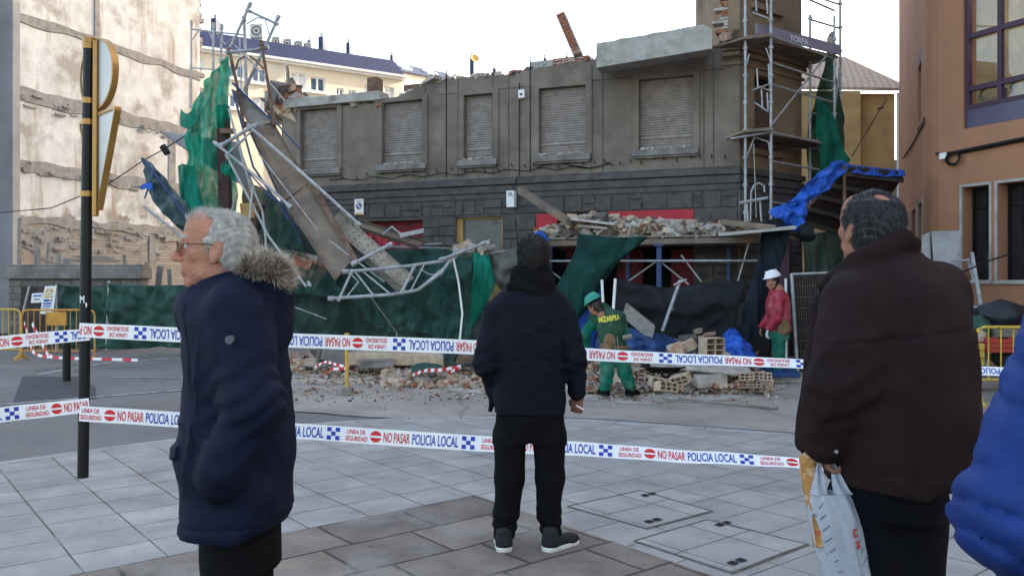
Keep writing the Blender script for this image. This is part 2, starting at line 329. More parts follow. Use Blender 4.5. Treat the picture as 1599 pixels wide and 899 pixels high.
gstrip('road_seam', [(440, 641), (500, 644), (560, 650), (640, 653), (720, 650)], .035, -.034, M['patch'])
# two access covers set in the paving
def cover(label, q):
    c = [G(*k) for k in q]; cen = sum(c, Vector())/4
    t = thing('access_cover', label, 'access cover', (cen.x, cen.y, 0), 'access covers in the paving')
    mb = MB()
    for i in range(4):
        a, b = c[i], c[(i+1) % 4]; mb.tube([a+Vector((0, 0, .001)), b+Vector((0, 0, .001))], .008, 4)
    mb.build('frame', mat('worn_frame', (.16, .15, .14), (.08, .07, .06), scale=12), t)
    mb = MB(); inn = [cen+(p-cen)*.965 for p in c]
    mb.add([p+Vector((0, 0, .006)) for p in inn], [(0, 1, 2, 3)]); mb.build('cover_plate', M['tiles'], t)
    mb = MB(); mid0 = (inn[1]+inn[2])/2; mid1 = (inn[0]+inn[3])/2
    for s_ in (.12, .88):
        p = mid0.lerp(mid1, s_)+(c[0]-c[3])*(.34 if s_ < .5 else -.34)+Vector((0, 0, .0125))
        u = (c[1]-c[0]).normalized(); v = (c[3]-c[0]).normalized()
        for k in range(2):
            q_ = p+u*(k*.075); mb.add([q_, q_+u*.055, q_+u*.055+v*.05, q_+v*.05], [(0, 1, 2, 3)])
    mb.build('lifting_slot', M['void'], t)
cover('square paved access cover beside the black trainers', [(886, 791), (1000, 766), (1113, 799), (1010, 826)])
cover('larger paved access cover nearer the shopping bag', [(990, 845), (1103, 812), (1263, 851), (1144, 896)])

# ================= DEMOLISHED BUILDING =================
rng = random.Random(5)
FF = Frame((4.375, 16), (-2.54, 1))
def fu(px, py=300): return FF.px(px, py)[0]
def fz(px, py): return FF.px(px, py)[1]
bld = thing('partly_demolished_building', 'grey two-storey corner building half torn down, shutters closed and roof gone', 'building', (4.375, 16, 0))
prof = [(-.1, 6.5)]+[(fu(x), fz(x, y)) for x, y in [(1110, 80), (931, 92), (910, 96), (885, 98), (860, 103), (828, 110), (800, 116), (760, 118), (720, 122), (677, 128), (658, 133), (635, 146), (610, 156), (596, 161), (520, 166), (470, 170), (438, 170)]]
prof = sorted(prof); pu = [a for a, b in prof]; pz = [b for a, b in prof]
def topz(u): return float(np.interp(u, pu, pz))+.035*mnoise.noise(Vector((u*4, 0, 3)))
UE = fu(440)
wins = []
for x0, x1, yt, yb in [(470, 527, 170, 262), (597, 660, 160, 254), (725, 770, 149, 247), (842, 915, 135, 241), (998, 1082, 121, 231)]:
    u1, zt = FF.px(x0, yt); u0, z = FF.px(x1, yt-2); zb = FF.px(x0, yb)[1]
    wins.append((u0, u1, 4.18, 5.60))
gops = [(fu(660), fu(560), .2, fz(600, 345)), (fu(785), fu(712), 0, fz(750, 339)), (fu(1083), fu(838), .0, fz(960, 330))]
mb = MB(); FF.wall(mb, 0, UE, 0, topz, wins+gops, th=.32)
mb.build('wall', [M['render']], bld)
# end wall at the left, running back, ragged top
FE = Frame(FF.p(UE, 0).xy, (.3663, .9305), toward=(-20, 20, 0))
mb = MB(); FE.wall(mb, 0, 5, 0, lambda u: 5.7-.25*u+.3*mnoise.noise(Vector((u*2, 5, 1))), [], th=.3); mb.build('end_wall', M['render_warm'], bld)
# back of rooms
mb = MB(); FF.box(mb, 0.3, UE-.4, 3.2, 3.4, -5.6, -.32); FF.box(mb, .3, UE-.4, 0, 3.2, -3.2, -3.0); mb.build('floor_slab', M['concrete_d'], bld)
# surrounds, sills, shutters
for i, (a, b, c, d) in enumerate(wins):
    mb = MB(); FF.box(mb, a-.13, b+.13, d+.003, d+.10, .0, .03); FF.box(mb, a-.13, a-.003, c, d+.003, 0, .03); FF.box(mb, b+.003, b+.13, c, d+.003, 0, .03)
    fr = mb.build('window', M['render'], bld)
    mb = MB(); FF.box(mb, a-.12, b+.12, c-.13, c-.004, 0.004, .12)
    FF.box(mb, a-.09, b+.09, c-.17, c-.13, 0.004, .08); mb.build('sill', M['concrete_d'], fr, bevel=.01)
    mb = MB(); n = 28; hh = d-c
    for k in range(n):
        z0 = c+hh*k/n; z1 = c+hh*(k+1)/n
        zz = [z0+(z1-z0)*t for t in (0, .15, .5, .85, 1)]; nn = [-.135, -.122, -.112, -.122, -.135]
        mb.grid([[FF.p(a, z, q), FF.p(b, z, q)] for z, q in zip(zz, nn)])
    FF.box(mb, a, b, c+hh*.17, c+hh*.19, -.13, -.09)
    mb.build('shutter', M['shutter'], fr)
    if i in (1, 2, 3, 4):
        mb = MB()
        for k in range(26):
            p = FF.p(rng.uniform(a, b), c+.02, rng.uniform(-.06, .1)); mb.obox(p, rng.uniform(.03, .1), .05, rng.uniform(.02, .05), Matrix.Rotation(rng.uniform(0, 3), 3, 'Z'), jit=.15, rng=rng)
        tag(mb.build('rubble_on_sill', M['plaster_r'], fr), kind='stuff')
# cornice between storeys
mb = MB()
FF.box(mb, -.02, UE, 3.62, 3.74, 0, .10); FF.box(mb, -.02, UE, 3.45, 3.60, 0, .06); FF.box(mb, -.02, UE, 3.33, 3.44, 0, .035)
FF.box(mb, -.02, UE, 3.74, 3.78, 0, .06)
mb.build('cornice', M['render_dark'], bld, bevel=.012)
# irregular dressed stones
def stones(fr, u0, u1, z0, z1, ops, m, parent, seed):
    r = random.Random(seed); mb = MB()
    mb2 = MB()
    def blk(a, b, c, d):
        g = .012; a, b, c, d = a+g, b-g, c+g, d-g
        if b-a < .03 or d-c < .03: return
        n1 = r.uniform(.018, .04); e = .014
        p = fr.p
        mb.hexa([p(a, c, .0), p(b, c, .0), p(b-e, c+e, n1), p(a+e, c+e, n1), p(a, d, .0), p(b, d, .0), p(b-e, d-e, n1), p(a+e, d-e, n1)])
    def inside(a, b, c, d):
        return any(a < o[1]-.01 and b > o[0]+.01 and c < o[3]-.01 and d > o[2]+.01 for o in ops)
    us = sorted({u0, u1} | {o[0] for o in ops if u0 < o[0] < u1} | {o[1] for o in ops if u0 < o[1] < u1}); zs = sorted({z0, z1} | {o[3] for o in ops if z0 < o[3] < z1} | {o[2] for o in ops if z0 < o[2] < z1})
    def split(a, b, c, d, dep=0):
        wu, hz = b-a, d-c
        if dep > 1 and wu < .62 and hz < .34 and r.random() < .75: return blk(a, b, c, d)
        if wu < .32 and hz < .30: return blk(a, b, c, d)
        if (wu > hz*r.uniform(1.0, 2.2) and wu > .3) or hz < .22:
            if wu < .3: return blk(a, b, c, d)
            k = a+wu*r.uniform(.32, .68); split(a, k, c, d, dep+1); split(k, b, c, d, dep+1)
        else:
            k = c+hz*r.uniform(.35, .65); split(a, b, c, k, dep+1); split(a, b, k, d, dep+1)
    for i in range(len(us)-1):
        for j in range(len(zs)-1):
            a, b, c, d = us[i], us[i+1], zs[j], zs[j+1]
            if inside(a, b, c, d): continue
            n = max(1, int((b-a)/1.4))
            for k in range(n): split(a+(b-a)*k/n, a+(b-a)*(k+1)/n, c, d)
    mb.build('stonework', m, parent)
    g = MB(); fr.wall(g, u0, u1, z0, z1, [o for o in ops], th=.001); 
    for i in range(len(g.v)): g.v[i] = tuple(Vector(g.v[i])+fr.N*.004)
    g.build('plinth', M['render_dark'], parent)
stones(FF, 0.02, UE, 0, 3.32, gops, M['render_dark'], bld, 3)
# openings: graffitied shop window, ochre door, red shop front
a, b, c, d = gops[0]
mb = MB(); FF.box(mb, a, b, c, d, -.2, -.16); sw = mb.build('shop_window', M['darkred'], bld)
mb = MB()
for k in range(9):
    u = a+(b-a)*rng.random(); z = d-.1-.5*rng.random(); mb.add([FF.p(u, z, -.155), FF.p(u+.3*rng.random()+.1, z+.05, -.155), FF.p(u+.15, z-.3, -.155)], [(0, 1, 2)])
mb.build('graffiti', M['red'], sw)
a, b, c, d = gops[1]
mb = MB(); FF.box(mb, a, a+.05, 0, d, -.16, -.06); FF.box(mb, b-.14, b, 0, d, -.16, -.06); FF.box(mb, a+.05, b-.14, d-.04, d-.002, -.16, -.07); FF.box(mb, a+.05, b-.14, 1.98, 2.12, -.16, -.07); FF.box(mb, a+.05, b-.14, 0, 1.9, -.16, -.1); FF.box(mb, a+.05, b-.14, 1.9, 1.96, -.16, -.08)
dr = mb.build('door', M['ochre'], bld)
mb = MB(); FF.box(mb, a+.05, b-.14, 2.12, d-.04, -.15, -.12); mb.build('fanlight', M['glassgrey'], dr)
a, b, c, d = gops[2]
mb = MB()
zs_ = fz(960, 375)
FF.box(mb, fu(870), b, 2.35, d-.004, -.06, .015); mb.build('shop_fascia', M['red'], bld); mb = MB(); FF.box(mb, a, fu(946), 2.35, d-.004, -.06, .015)
rs = mb.build('shop_sign', M['red'], bld)
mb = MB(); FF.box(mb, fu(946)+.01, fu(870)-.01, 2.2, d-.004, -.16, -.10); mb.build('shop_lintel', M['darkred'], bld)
mb = MB()
for (x0, x1) in ((880, 935), (960, 1000), (1045, 1083)): FF.box(mb, fu(x1), fu(x0), 0, 2.2, -.3, -.2)
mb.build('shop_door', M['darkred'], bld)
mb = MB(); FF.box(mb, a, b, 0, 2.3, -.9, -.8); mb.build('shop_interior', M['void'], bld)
# upper loose lintel beam at the left and stumps on top
mb = MB(); p0 = FF.px(448, 168); p1 = FF.px(597, 158)
u0, u1 = FF.px(597, 160)[0], FF.px(446, 165)[0]
FF.box(mb, u0, u1, 5.66, 5.86, -.3, .12); mb.build('lintel', M['concrete'], bld, bevel=.01)
mb = MB(); u = fu(563); FF.box(mb, u-.12, u+.13, 5.5, 6.35, -.8, -.5); mb.build('post_stump', M['steel_rust'], bld); mb = MB(); FF.box(mb, fu(540), fu(480), 5.86, 6.0, -1.2, -.9); FF.box(mb, fu(645), fu(600), 6.05, 6.2, -1.2, -.9)
mb.build('beam_stump', M['steel_rust'], bld)
def rubble(mb, pts_fn, n, smin, smax, rng, nm=4, flat=.5, wts=None):
    for i in range(n):
        p = pts_fn(rng); s = rng.uniform(smin, smax)*(1.6 if rng.random() < .12 else 1); q_ = rng.random(); ex = (3.2, .3, .4) if q_ < .05 else ((2.4, 2.0, .45) if q_ < .075 and smax > .1 else (1, 1, 1))
        rot = Matrix.Rotation(rng.uniform(0, 6.28), 3, 'Z') @ Matrix.Rotation(rng.gauss(0, .45), 3, 'X') @ Matrix.Rotation(rng.gauss(0, .3), 3, 'Y')
        m = rng.choices(range(nm), wts)[0] if wts else rng.randrange(nm)
        mb.obox(p, s*rng.uniform(.7, 1.6)*ex[0], s*rng.uniform(.5, 1.0)*ex[1], s*rng.uniform(.25, .8)*flat*1.4*ex[2], rot, m, jit=.13, rng=rng)
RM = [M['plaster_r'], M['brick_o'], M['plaster_c'], M['rub_d'], M['brick']]
mb = MB()
def f1(r):
    x = r.uniform(428, 482); k = max(0, 1-abs(x-452)/34); y = r.uniform(172-42*k, 178); return P(x, y, 19.9+r.uniform(0, 1.2))
rubble(mb, f1, 260, .12, .34, rng, 5, .9, (3, 1, 4, 2, 1.4))
def f2(r):
    u = r.uniform(0, UE-1.5); return FF.p(u, topz(u)+.02, r.uniform(-.3, 0))
rubble(mb, f2, 190, .04, .16, rng, 5, .8, (5, 1, 2, 2, 2))
tag(mb.build('broken_wall_top', RM, bld), kind='stuff')
mb = MB(); FF.box(mb, fu(918), fu(862), topz(fu(890))-.02, topz(fu(890))+.13, -.26, -.05)
mb.build('brick_course', brickmat('red_bricks', (.32, .07, .05), (.25, .06, .045), (.5, .45, .4), .22, .06, .012), bld)
mb = MB(); FF.box(mb, fu(862), fu(827), topz(fu(845))-.02, topz(fu(845))+.15, -.3, -.04); mb.build('parapet_block', M['concrete'], bld)
# tower over the corner: facade strip, chamfered face
FC = Frame((4.375, 16), (1.24, 1))
LC = 2.13
cw = [(FC.px(1178, 130)[0], FC.px(1213, 130)[0], 4.15, 5.62), (FC.px(1178, 130)[0], FC.px(1213, 130)[0], 7.0, 8.4)]
mb = MB(); FC.wall(mb, 0, LC, 3.7, 9.6, cw, th=.3); FC.wall(mb, 0, LC, 0, 3.7, [], th=.3)
ub = fu(1137)
FF.box(mb, 0, ub, topz(0)-.4, 9.6, -.32, .0)
mb.build('tower_wall', M['render_warm'], bld)
mb = MB()
for k in range(58):
    z = 6.2+.062*k
    if z > 9.6: break
    uu = ub+rng.uniform(.08, .34); FF.box(mb, ub-.02, uu, z, z+.052, -.3, -.02+rng.uniform(-.03, .01), 0 if rng.random() < .6 else 1)
mb.build('torn_brick_edge', [M['brick'], M['plaster_r']], bld)
mb = MB()
for fr, L0, L1 in ((FC, 0, LC+.05), (FF, -.02, ub+.1)):
    fr.box(mb, L0, L1, 5.98, 6.06, 0, .16); fr.box(mb, L0, L1, 5.88, 5.97, 0, .10); fr.box(mb, L0, L1, 5.72, 5.78, 0, .05)
mb.build('upper_cornice', M['render_warm'], bld, bevel=.012)
mb = MB(); FC.box(mb, 0, LC, 3.62, 3.74, 0, .10); FC.box(mb, 0, LC, 3.45, 3.6, 0, .06); FC.box(mb, 0, LC, 3.33, 3.44, 0, .035); mb.build('cornice', M['render_dark'], bld, bevel=.012)
stones(FC, 0.02, LC, 0, 3.32, [], M['render_dark'], bld, 8)
for a, b, c, d in cw:
    mb = MB(); FC.box(mb, a-.12, b+.12, c-.12, c-.003, 0, .1); fr = mb.build('window', M['render_warm'], bld)
    mb = MB(); n = 26
    for k in range(n):
        z0 = c+(d-.18-c)*k/n; z1 = c+(d-.18-c)*(k+1)/n
        mb.grid([[FC.p(a, z, q), FC.p(b, z, q)] for z, q in zip([z0+(z1-z0)*t for t in (0, .15, .5, .85, 1)], [-.135, -.122, -.112, -.122, -.135])])
    mb.build('shutter', mat('brown_slats', (.17, .11, .085), (.12, .08, .06), scale=6, rough=.6), fr)
    mb = MB(); FC.box(mb, a, b, d-.2, d, -.3, -.2); mb.build('shutter_box', M['void'], fr)
# return wall of tower receding out of sight and roofless back
FR = Frame(FC.p(LC, 0).xy, (-.1, 1), toward=(20, 17, 0)); mb = MB(); FR.wall(mb, 0, 6, 0, 9.6, [], th=.3); mb.build('side_wall', M['render_warm'], bld)
# cables and brackets along the cornice
mb = MB(); pts = []
for k in range(60):
    x = 520+k*(960-520)/59; u = fu(x); pts.append(FF.p(u, 3.9+.03*math.sin(k*.9)+.02*rng.random(), .03))
mb.tube(pts, .008, 5); pts = [FF.p(fu(840+k*6), 3.95+.07*math.sin(k*.35), .04) for k in range(20)]; mb.tube(pts, .009, 5)
mb.tube([FF.p(fu(812), 5.75, .03), FF.p(fu(812), 3.8, .04)], .012, 5); mb.tube([FF.p(fu(828), 6.3, .004), FF.p(fu(828), 3.85, .004)], .012, 4); mb.tube([FF.p(fu(697), 6.2, .004), FF.p(fu(697), 3.85, .004)], .012, 4)
mb.tube([FF.p(fu(812), 3.8, .12), FF.p(fu(800), 3.4, .1)], .01, 5)
for k in range(34):
    x = 520+k*18.6+rng.uniform(-4, 4); q = FF.p(fu(x), 3.95+rng.uniform(-.04, .06), .0); mb.tube([q, q+FF.N*.07, q+FF.N*.07+Vector((0, 0, .05))], .012, 4)
mb.build('wall_cable', M['black'], bld)
mb = MB()      # shallow vertical plaster joints either side of windows
for x in (770, 795, 925, 942, 1100, 1115, 590, 665, 716): FF.box(mb, fu(x), fu(x)+.02, 3.8, 6.0, 0, .006)
for z in (5.66,): FF.box(mb, .3, fu(680), z, z+.02, 0, .006)
mb.build('plaster_joint', M['render_dark'], bld)
# electric box + no-parking sign + small alarm box
t = MB(); u = fu(802); FF.box(t, u-.09, u+.09, 3.12, 3.47, .05, .2); eb = t.build('junction_box', M['white'], None, bevel=.01); tag(eb, 'white electrical box with vents on the stone wall below the cornice', 'electrical box')
t = MB(); FF.box(t, fu(807)-.01, fu(798)-.01, 3.36, 3.37, .2, .204); FF.box(t, u-.04, u-.02, 3.38, 3.43, .2, .204); FF.box(t, u, u+.02, 3.38, 3.43, .2, .204); FF.box(t, u+.03, u+.04, 3.38, 3.43, .2, .204); t.build('vent_slot', M['rub_d'], eb)
t = MB(); u = fu(816); FF.box(t, u-.07, u+.07, 5.42, 5.60, .002, .09); o = t.build('alarm_box', M['white'], None, bevel=.015); tag(o, 'small white alarm box high on the facade with a cable below', 'alarm box')
t = MB(); FF.box(t, u-.03, u+.03, 5.48, 5.52, .09, .094); t.build('sounder_slot', M['black'], o)
def disc(mb, c, U, V, r, n=24, m=0, r0=0, a0=0, a1=2*math.pi):
    c = Vector(c); vs = []; fs = []
    for k in range(n+1):
        t = a0+(a1-a0)*k/n; d = U*math.cos(t)+V*math.sin(t); vs += [c+d*r0, c+d*r]
    for k in range(n): fs.append((2*k, 2*k+1, 2*k+3, 2*k+2))
    mb.add(vs, fs, m)
ZV = Vector((0, 0, 1))
def text_mesh(s, size=1, sx=1, off=0, shear=0):
    cu = bpy.data.curves.new('t', 'FONT'); cu.body = s; cu.size = size; cu.offset = off; cu.align_x = 'LEFT'; cu.resolution_u = 3; cu.shear = shear
    ob = bpy.data.objects.new('t', cu); col.objects.link(ob); bpy.context.view_layer.update()
    me = bpy.data.meshes.new_from_object(ob.evaluated_get(bpy.context.evaluated_depsgraph_get()))
    vs = [(v.co.x*sx, v.co.y) for v in me.vertices]; fs = [tuple(p.vertices) for p in me.polygons]
    bpy.data.objects.remove(ob); bpy.data.meshes.remove(me); return vs, fs
def text_on(mb, s, origin, U, V, h, width=None, N=None, off=0.0, m=0, lift=.003):
    vs, fs = text_mesh(s, 1, 1, off)
    xs = [v[0] for v in vs]; ys = [v[1] for v in vs]; x0, x1, y0, y1 = min(xs), max(xs), min(ys), max(ys)
    sc = h/(y1-y0); sx = (width/(x1-x0)) if width else sc*.7
    N = N or U.cross(V); mb.add([Vector(origin)+U*((x-x0)*sx)+V*((y-y0)*sc)+N*lift for x, y in vs], fs, m)
u = fu(563); sg = MB(); FF.box(sg, u-.12, u+.12, fz(563, 336), fz(563, 311), .05, .07)
ns = sg.build('no_parking_sign', M['white'], None, bevel=.008); tag(ns, 'white no-parking plate with a blue disc on the dark stone wall', 'sign')
zc = fz(563, 322)
sg = MB(); disc(sg, FF.p(u, zc, .073), -FF.U, ZV, .085, m=0); disc(sg, FF.p(u, zc, .075), -FF.U, ZV, .065, m=1)
q = FF.p(u, zc, .077); d1 = (-FF.U+ -ZV).normalized(); d2 = (-FF.U+ZV).normalized()
sg.add([q-d1*.065-d2*.012, q+d1*.065-d2*.012, q+d1*.065+d2*.012, q-d1*.065+d2*.012], [(0, 1, 2, 3)], 2)
FF.box(sg, u-.1, u+.1, zc-.2, zc-.16, .071, .074, 3)
sg.build('symbol', [M['yellow'], M['tblue'], M['white'], M['yellow']], ns)
sg = MB(); text_on(sg, 'VADO', FF.p(u+.07, zc+.095, .074), -FF.U, ZV, .03, .14, FF.N); sg.build('lettering', M['tblue'], ns)
sg = MB(); zz = fz(1000, 350)
text_on(sg, 'CEREALES', FF.p(fu(966), zz+.0, .016), -FF.U, ZV, .16, fu(966)-fu(1024), FF.N, off=.01); sg.build('lettering', M['rub_d'], rs)
sg = MB(); text_on(sg, '20', FF.p(fu(770), 2.78, .06), -FF.U, ZV, .11, .13, FF.N); sg.build('house_number', M['black'], dr)

# tilting concrete slab on the wall top
mb = MB(); n = 14; fr_ = []; 
tl, tr = (931, 68), (1100, 33)
for k in range(n+1):
    s_ = k/n; x = 931+(1112-931)*s_
    yt = 68+(36-68)*s_+ (2.5*mnoise.noise(Vector((k*.8, 2, 0)))); yb = 106+(76-106)*s_
    if k == n: yt = 46
    Y = 15.9+(15.15-15.9)*s_; Y2 = Y+1.5
    a = P(x, yt, Y); b = P(x, yb, Y); fr_.append((a, b, b+Vector((.2, .95, .12)), a+Vector((.2, .95, .02+.05*mnoise.noise(Vector((k*1.1, 5, 0)))))))
for k in range(n):
    A, B = fr_[k], fr_[k+1]
    for i in range(4): j = (i+1) % 4; mb.add([A[i], A[j], B[j], B[i]], [(0, 1, 2, 3)])
mb.add(fr_[0], [(0, 1, 2, 3)]); mb.add(fr_[-1], [(3, 2, 1, 0)])
sl = mb.build('concrete_slab', M['concrete'], None, bevel=.012); tag(sl, 'long pale broken concrete slab tilting on top of the facade', 'concrete slab')
mb = MB(); q0 = Vector(P(876, 24, 16.6)); q1 = Vector(P(903, 87, 16.6)); d = (q1-q0).normalized(); s1 = d.cross(Vector((0, 1, 0))).normalized()*.09
def beam(mb, a, b, s1, s2):
    mb.hexa([a-s1-s2, a+s1-s2, a+s1+s2, a-s1+s2, b-s1-s2, b+s1-s2, b+s1+s2, b-s1+s2])
beam(mb, q0, q1, s1*1.0, Vector((.03, .12, 0)))
bb = mb.build('brick_lintel', M['concrete'], None, bevel=.01); tag(bb, 'slanting red brick strip sticking up against the white sky above the facade', 'brick lintel')
mb = MB(); nb = 12
for k in range(nb):
    a = q0+(q1-q0)*(k+.06)/nb; b = q0+(q1-q0)*(k+.9)/nb
    beam(mb, a, b, s1*.8, Vector((.035, .135, 0)))
mb.build('brick_facing', M['brick'], bb)
# scattered diagonal timber
mb = MB(); a = P(812, 297, 16.7); b = P(888, 346, 15.6); d = (b-a).normalized(); beam(mb, a, b, Vector((0, 0, .07)), Vector((.05, .03, 0)))
tag(mb.build('timber_beam', M['plank'], None, bevel=.006), 'brown timber beam leaning down from the white electrical box to the rubble', 'beam')

# ================= LEFT PARTY WALL =================
def wallstain(nd, L, tc, mp, out, noi, ramp):
    sx = nd.new('ShaderNodeSeparateXYZ'); L.new(tc.outputs['Object'], sx.inputs[0])
    n = noi(.9, 9); ad = nd.new('ShaderNodeMath'); ad.operation = 'MULTIPLY_ADD'; ad.inputs[1].default_value = 5.0; L.new(n.outputs[0], ad.inputs[0]); L.new(sx.outputs[2], ad.inputs[2])
    r = nd.new('ShaderNodeMapRange'); r.inputs[1].default_value = 5.9; r.inputs[2].default_value = 6.3; r.inputs[3].default_value = 1; r.inputs[4].default_value = 0; L.new(ad.outputs[0], r.inputs[0])
    bt = nd.new('ShaderNodeTexBrick'); m2 = nd.new('ShaderNodeMapping'); m2.inputs['Rotation'].default_value = (R(90), 0, 0); L.new(tc.outputs['Object'], m2.inputs[0]); L.new(m2.outputs[0], bt.inputs[0])
    bt.inputs['Scale'].default_value = 1; bt.inputs['Brick Width'].default_value = .5; bt.inputs['Row Height'].default_value = .11; bt.inputs['Mortar Size'].default_value = .012
    bt.inputs['Color1'].default_value = (.25, .23, .21, 1); bt.inputs['Color2'].default_value = (.33, .305, .275, 1); bt.inputs['Mortar'].default_value = (.20, .18, .165, 1)
    mx = nd.new('ShaderNodeMixRGB'); L.new(r.outputs[0], mx.inputs[0]); L.new(out, mx.inputs[1]); L.new(bt.outputs[0], mx.inputs[2])
    # vertical drips
    mp2 = nd.new('ShaderNodeMapping'); mp2.inputs['Scale'].default_value = (1.4, 1.4, .18); L.new(tc.outputs['Object'], mp2.inputs[0])
    n2 = noi(1.2, 8, mp2); r2 = ramp(n2.outputs[0], .56, .68, (0, 0, 0), (1, 1, 1)); m3 = nd.new('ShaderNodeMixRGB'); L.new(r2.outputs[0], m3.inputs[0]); L.new(mx.outputs[0], m3.inputs[1]); m3.inputs[2].default_value = (.33, .27, .21, 1)
    return m3.outputs[0]
M['partywall'] = mat('flaking_plaster', (.68, .695, .70), (.50, .51, .51), scale=1.5, bump=.6, bscale=14, c3=(.35, .335, .31), s3=.55, t3=.56, w3=.05, extra=wallstain)
M['band'] = mat('raw_band', (.33, .32, .31), (.21, .205, .20), scale=4, bump=.9, bscale=12)
LW = Frame((-15.3, 25.5), (.36, 1), toward=(0, 20, 0))
def lwu(px): return LW.px(px, 300)[0]
lw = thing('party_wall', 'tall flaking white plaster wall of the neighbouring block, marked by removed floors', 'building', (-15.3, 25.5, 0))
u0, u1 = lwu(-220), lwu(312)
def lws(u): return 13.5
mb = MB()
us = np.linspace(u0, u1, 60)
LW.wall(mb, u0, u1, 0, 14.5, [], th=6)
o = mb.build('wall', M['partywall'], lw)
mb = MB(); rr = random.Random(9)
def ragged(fr, ua, ub_, za, zb, n, pr=.05, amp=.07):
    rows = []
    for k in range(n+1):
        u = ua+(ub_-ua)*k/n; t = amp*mnoise.noise(Vector((u*1.3, za, 1))); b_ = amp*2*mnoise.noise(Vector((u*.8, za, 7)))
        rows.append([fr.p(u, zb+t, .0), fr.p(u, zb+t-.02, pr), fr.p(u, za-b_, pr*.7), fr.p(u, za-b_-.02, .0)])
    mb.grid(rows)
z1b = 7.3; z2b = 5.15
ragged(LW, u0, u1, 7.15, 7.6, 90); ragged(LW, u0, u1, 4.95, 5.35, 90); ragged(LW, u0, u1, 3.25, 3.6, 90, .07, .2); ragged(LW, u0, u1, 9.6, 9.9, 60)
LW.box(mb, lwu(147), lwu(154), 7.6, 14.5, 0, .05); LW.box(mb, u0, lwu(22), 0, 14.5, 0, .08)
for uu, za, zb, wd in ((lwu(268), 4.2, 7.2, .35), (lwu(300), 5.0, 7.3, .3), (lwu(70), 2.6, 3.4, 1.8), (lwu(240), 2.2, 3.3, .5)):
    ragged(LW, uu-wd/2, uu+wd/2, za, zb, 14, .04, .3)
mb.build('floor_band', M['band'], lw)
mb = MB()
for k in range(230):
    u = rr.uniform(u0, u1); z = rr.choice([7.15, 5.0, 3.3, 3.0, 2.6])+rr.gauss(0, .12); q = LW.p(u, z, rr.uniform(.0, .12)); mb.obox(q, rr.uniform(.05, .4), .06, rr.uniform(.03, .10), Matrix.Rotation(1.2, 3, 'Z'), 0, jit=.15, rng=rr)
tag(mb.build('torn_masonry', M['band'], lw), kind='stuff')
# torn corner bricks at the right end
mb = MB()
for k in range(70):
    z = .2+k*.2; LW.box(mb, u1, u1+rr.uniform(.02, .45), z, z+.17, -1.2, -.1)
mb.build('toothed_end', M['band'], lw)
# grey pier at the far left
mb = MB(); c = P(-160, 440, 23); mb.box(c.x, P(20, 440, 25).x, 25, 25.38, 0, 14.5)
mb.box(c.x, P(23, 440, 24.9).x, 24.9, 25.36, 0, 1.5)
tag(mb.build('concrete_pier', mat('bluish_concrete', (.30, .31, .33), (.21, .215, .23), scale=.8, bump=.5), None, bevel=.02), 'grey concrete corner of a building at the left edge of the view', 'building')
# dish on wall corner
def dish(label, p, r, parent=None):
    t = thing('satellite_dish', label, 'satellite dish', p, 'satellite dishes on the roofs'); mb = MB(); p = Vector(p); n = Vector((.35, -.8, .4)).normalized(); U = n.orthogonal().normalized(); V = n.cross(U)
    rows = []
    for i in range(6):
        a = i/5; rows.append([p+(U*math.cos(t_)+V*math.sin(t_))*r*a+n*(.28*r*a*a)+ZV*r for t_ in np.linspace(0, 2*math.pi, 19)])
    mb.grid(rows); mb.build('reflector', M['dish'], t, smooth=True)
    mb = MB(); mb.tube([p, p+ZV*r], .03, 6); mb.tube([p+ZV*r*.3, p+ZV*r*.6+n*r*1.1], .015, 5); mb.build('mount', M['steel'], t)
dish('orange satellite dish at the top edge of the party wall', LW.p(u1+.1, 10.9, -1.0), .42)
dish('small yellow satellite dish on the slate roof', P(741, 99, 60), .32)

# low wall with coping, planks behind
low = thing('low_wall', 'low grey block wall with a thick stone coping behind the green fence', 'wall', (-10, 20, 0))
mb = MB(); a = P(14, 440, 20).x; b = P(222, 440, 20).x; mb.box(a, b, 20.0, 20.35, 0, 1.62); mb.build('wall', brickmat('grey_blocks', (.20, .18, .16), (.15, .135, .12), (.09, .08, .07), .4, .16, .012), low)
mb = MB(); mb.box(a-.05, b+.05, 19.9, 20.45, 1.62, 1.92); mb.box(a-.02, b+.02, 19.94, 20.4, 1.92, 1.97); mb.build('coping', M['concrete_d'], low, bevel=.03)
rp = random.Random(4)
PL = [(30, 340, 5, 95), (55, 375, 3, 45), (60, 385, 6, 35), (74, 378, 4, 42), (80, 400, 4, 22), (92, 396, 6, 22), (105, 404, 12, 15), (195, 398, 5, 28), (228, 410, 7, 40), (248, 415, 9, 45), (265, 420, 6, 40)]
LBL = ['tall dark plank leaning by the grey pier', 'grey plank leaning above the low wall near the pier', 'broad grey board among the leaning planks', 'narrow plank with a slanted top behind the low wall', 'short dark plank behind the low wall', 'short pale plank behind the low wall', 'low stack end of boards behind the coping', 'upright dark plank right of the black signpost', 'pale panel leaning at the end of the coping', 'second pale panel past the coping end', 'pale panel nearest the old man among the leaning ones']
for (x, y, wd, hh), lb in zip(PL, LBL):
    mb = MB(); q = P(x, y+hh/2, 20.9); w_ = wd/F*20.9; h_ = hh/F*20.9
    mb.obox(q-ZV*(.0), w_, .05, h_, Matrix.Rotation(rp.uniform(-.12, .12), 3, 'Y') @ Matrix.Rotation(rp.uniform(-.15, .05), 3, 'X'))
    tag(mb.build('plank', M['plank2'] if wd < 8 else M['concrete_d'], None, bevel=.006), lb, 'plank', 'planks leaning behind the low wall')
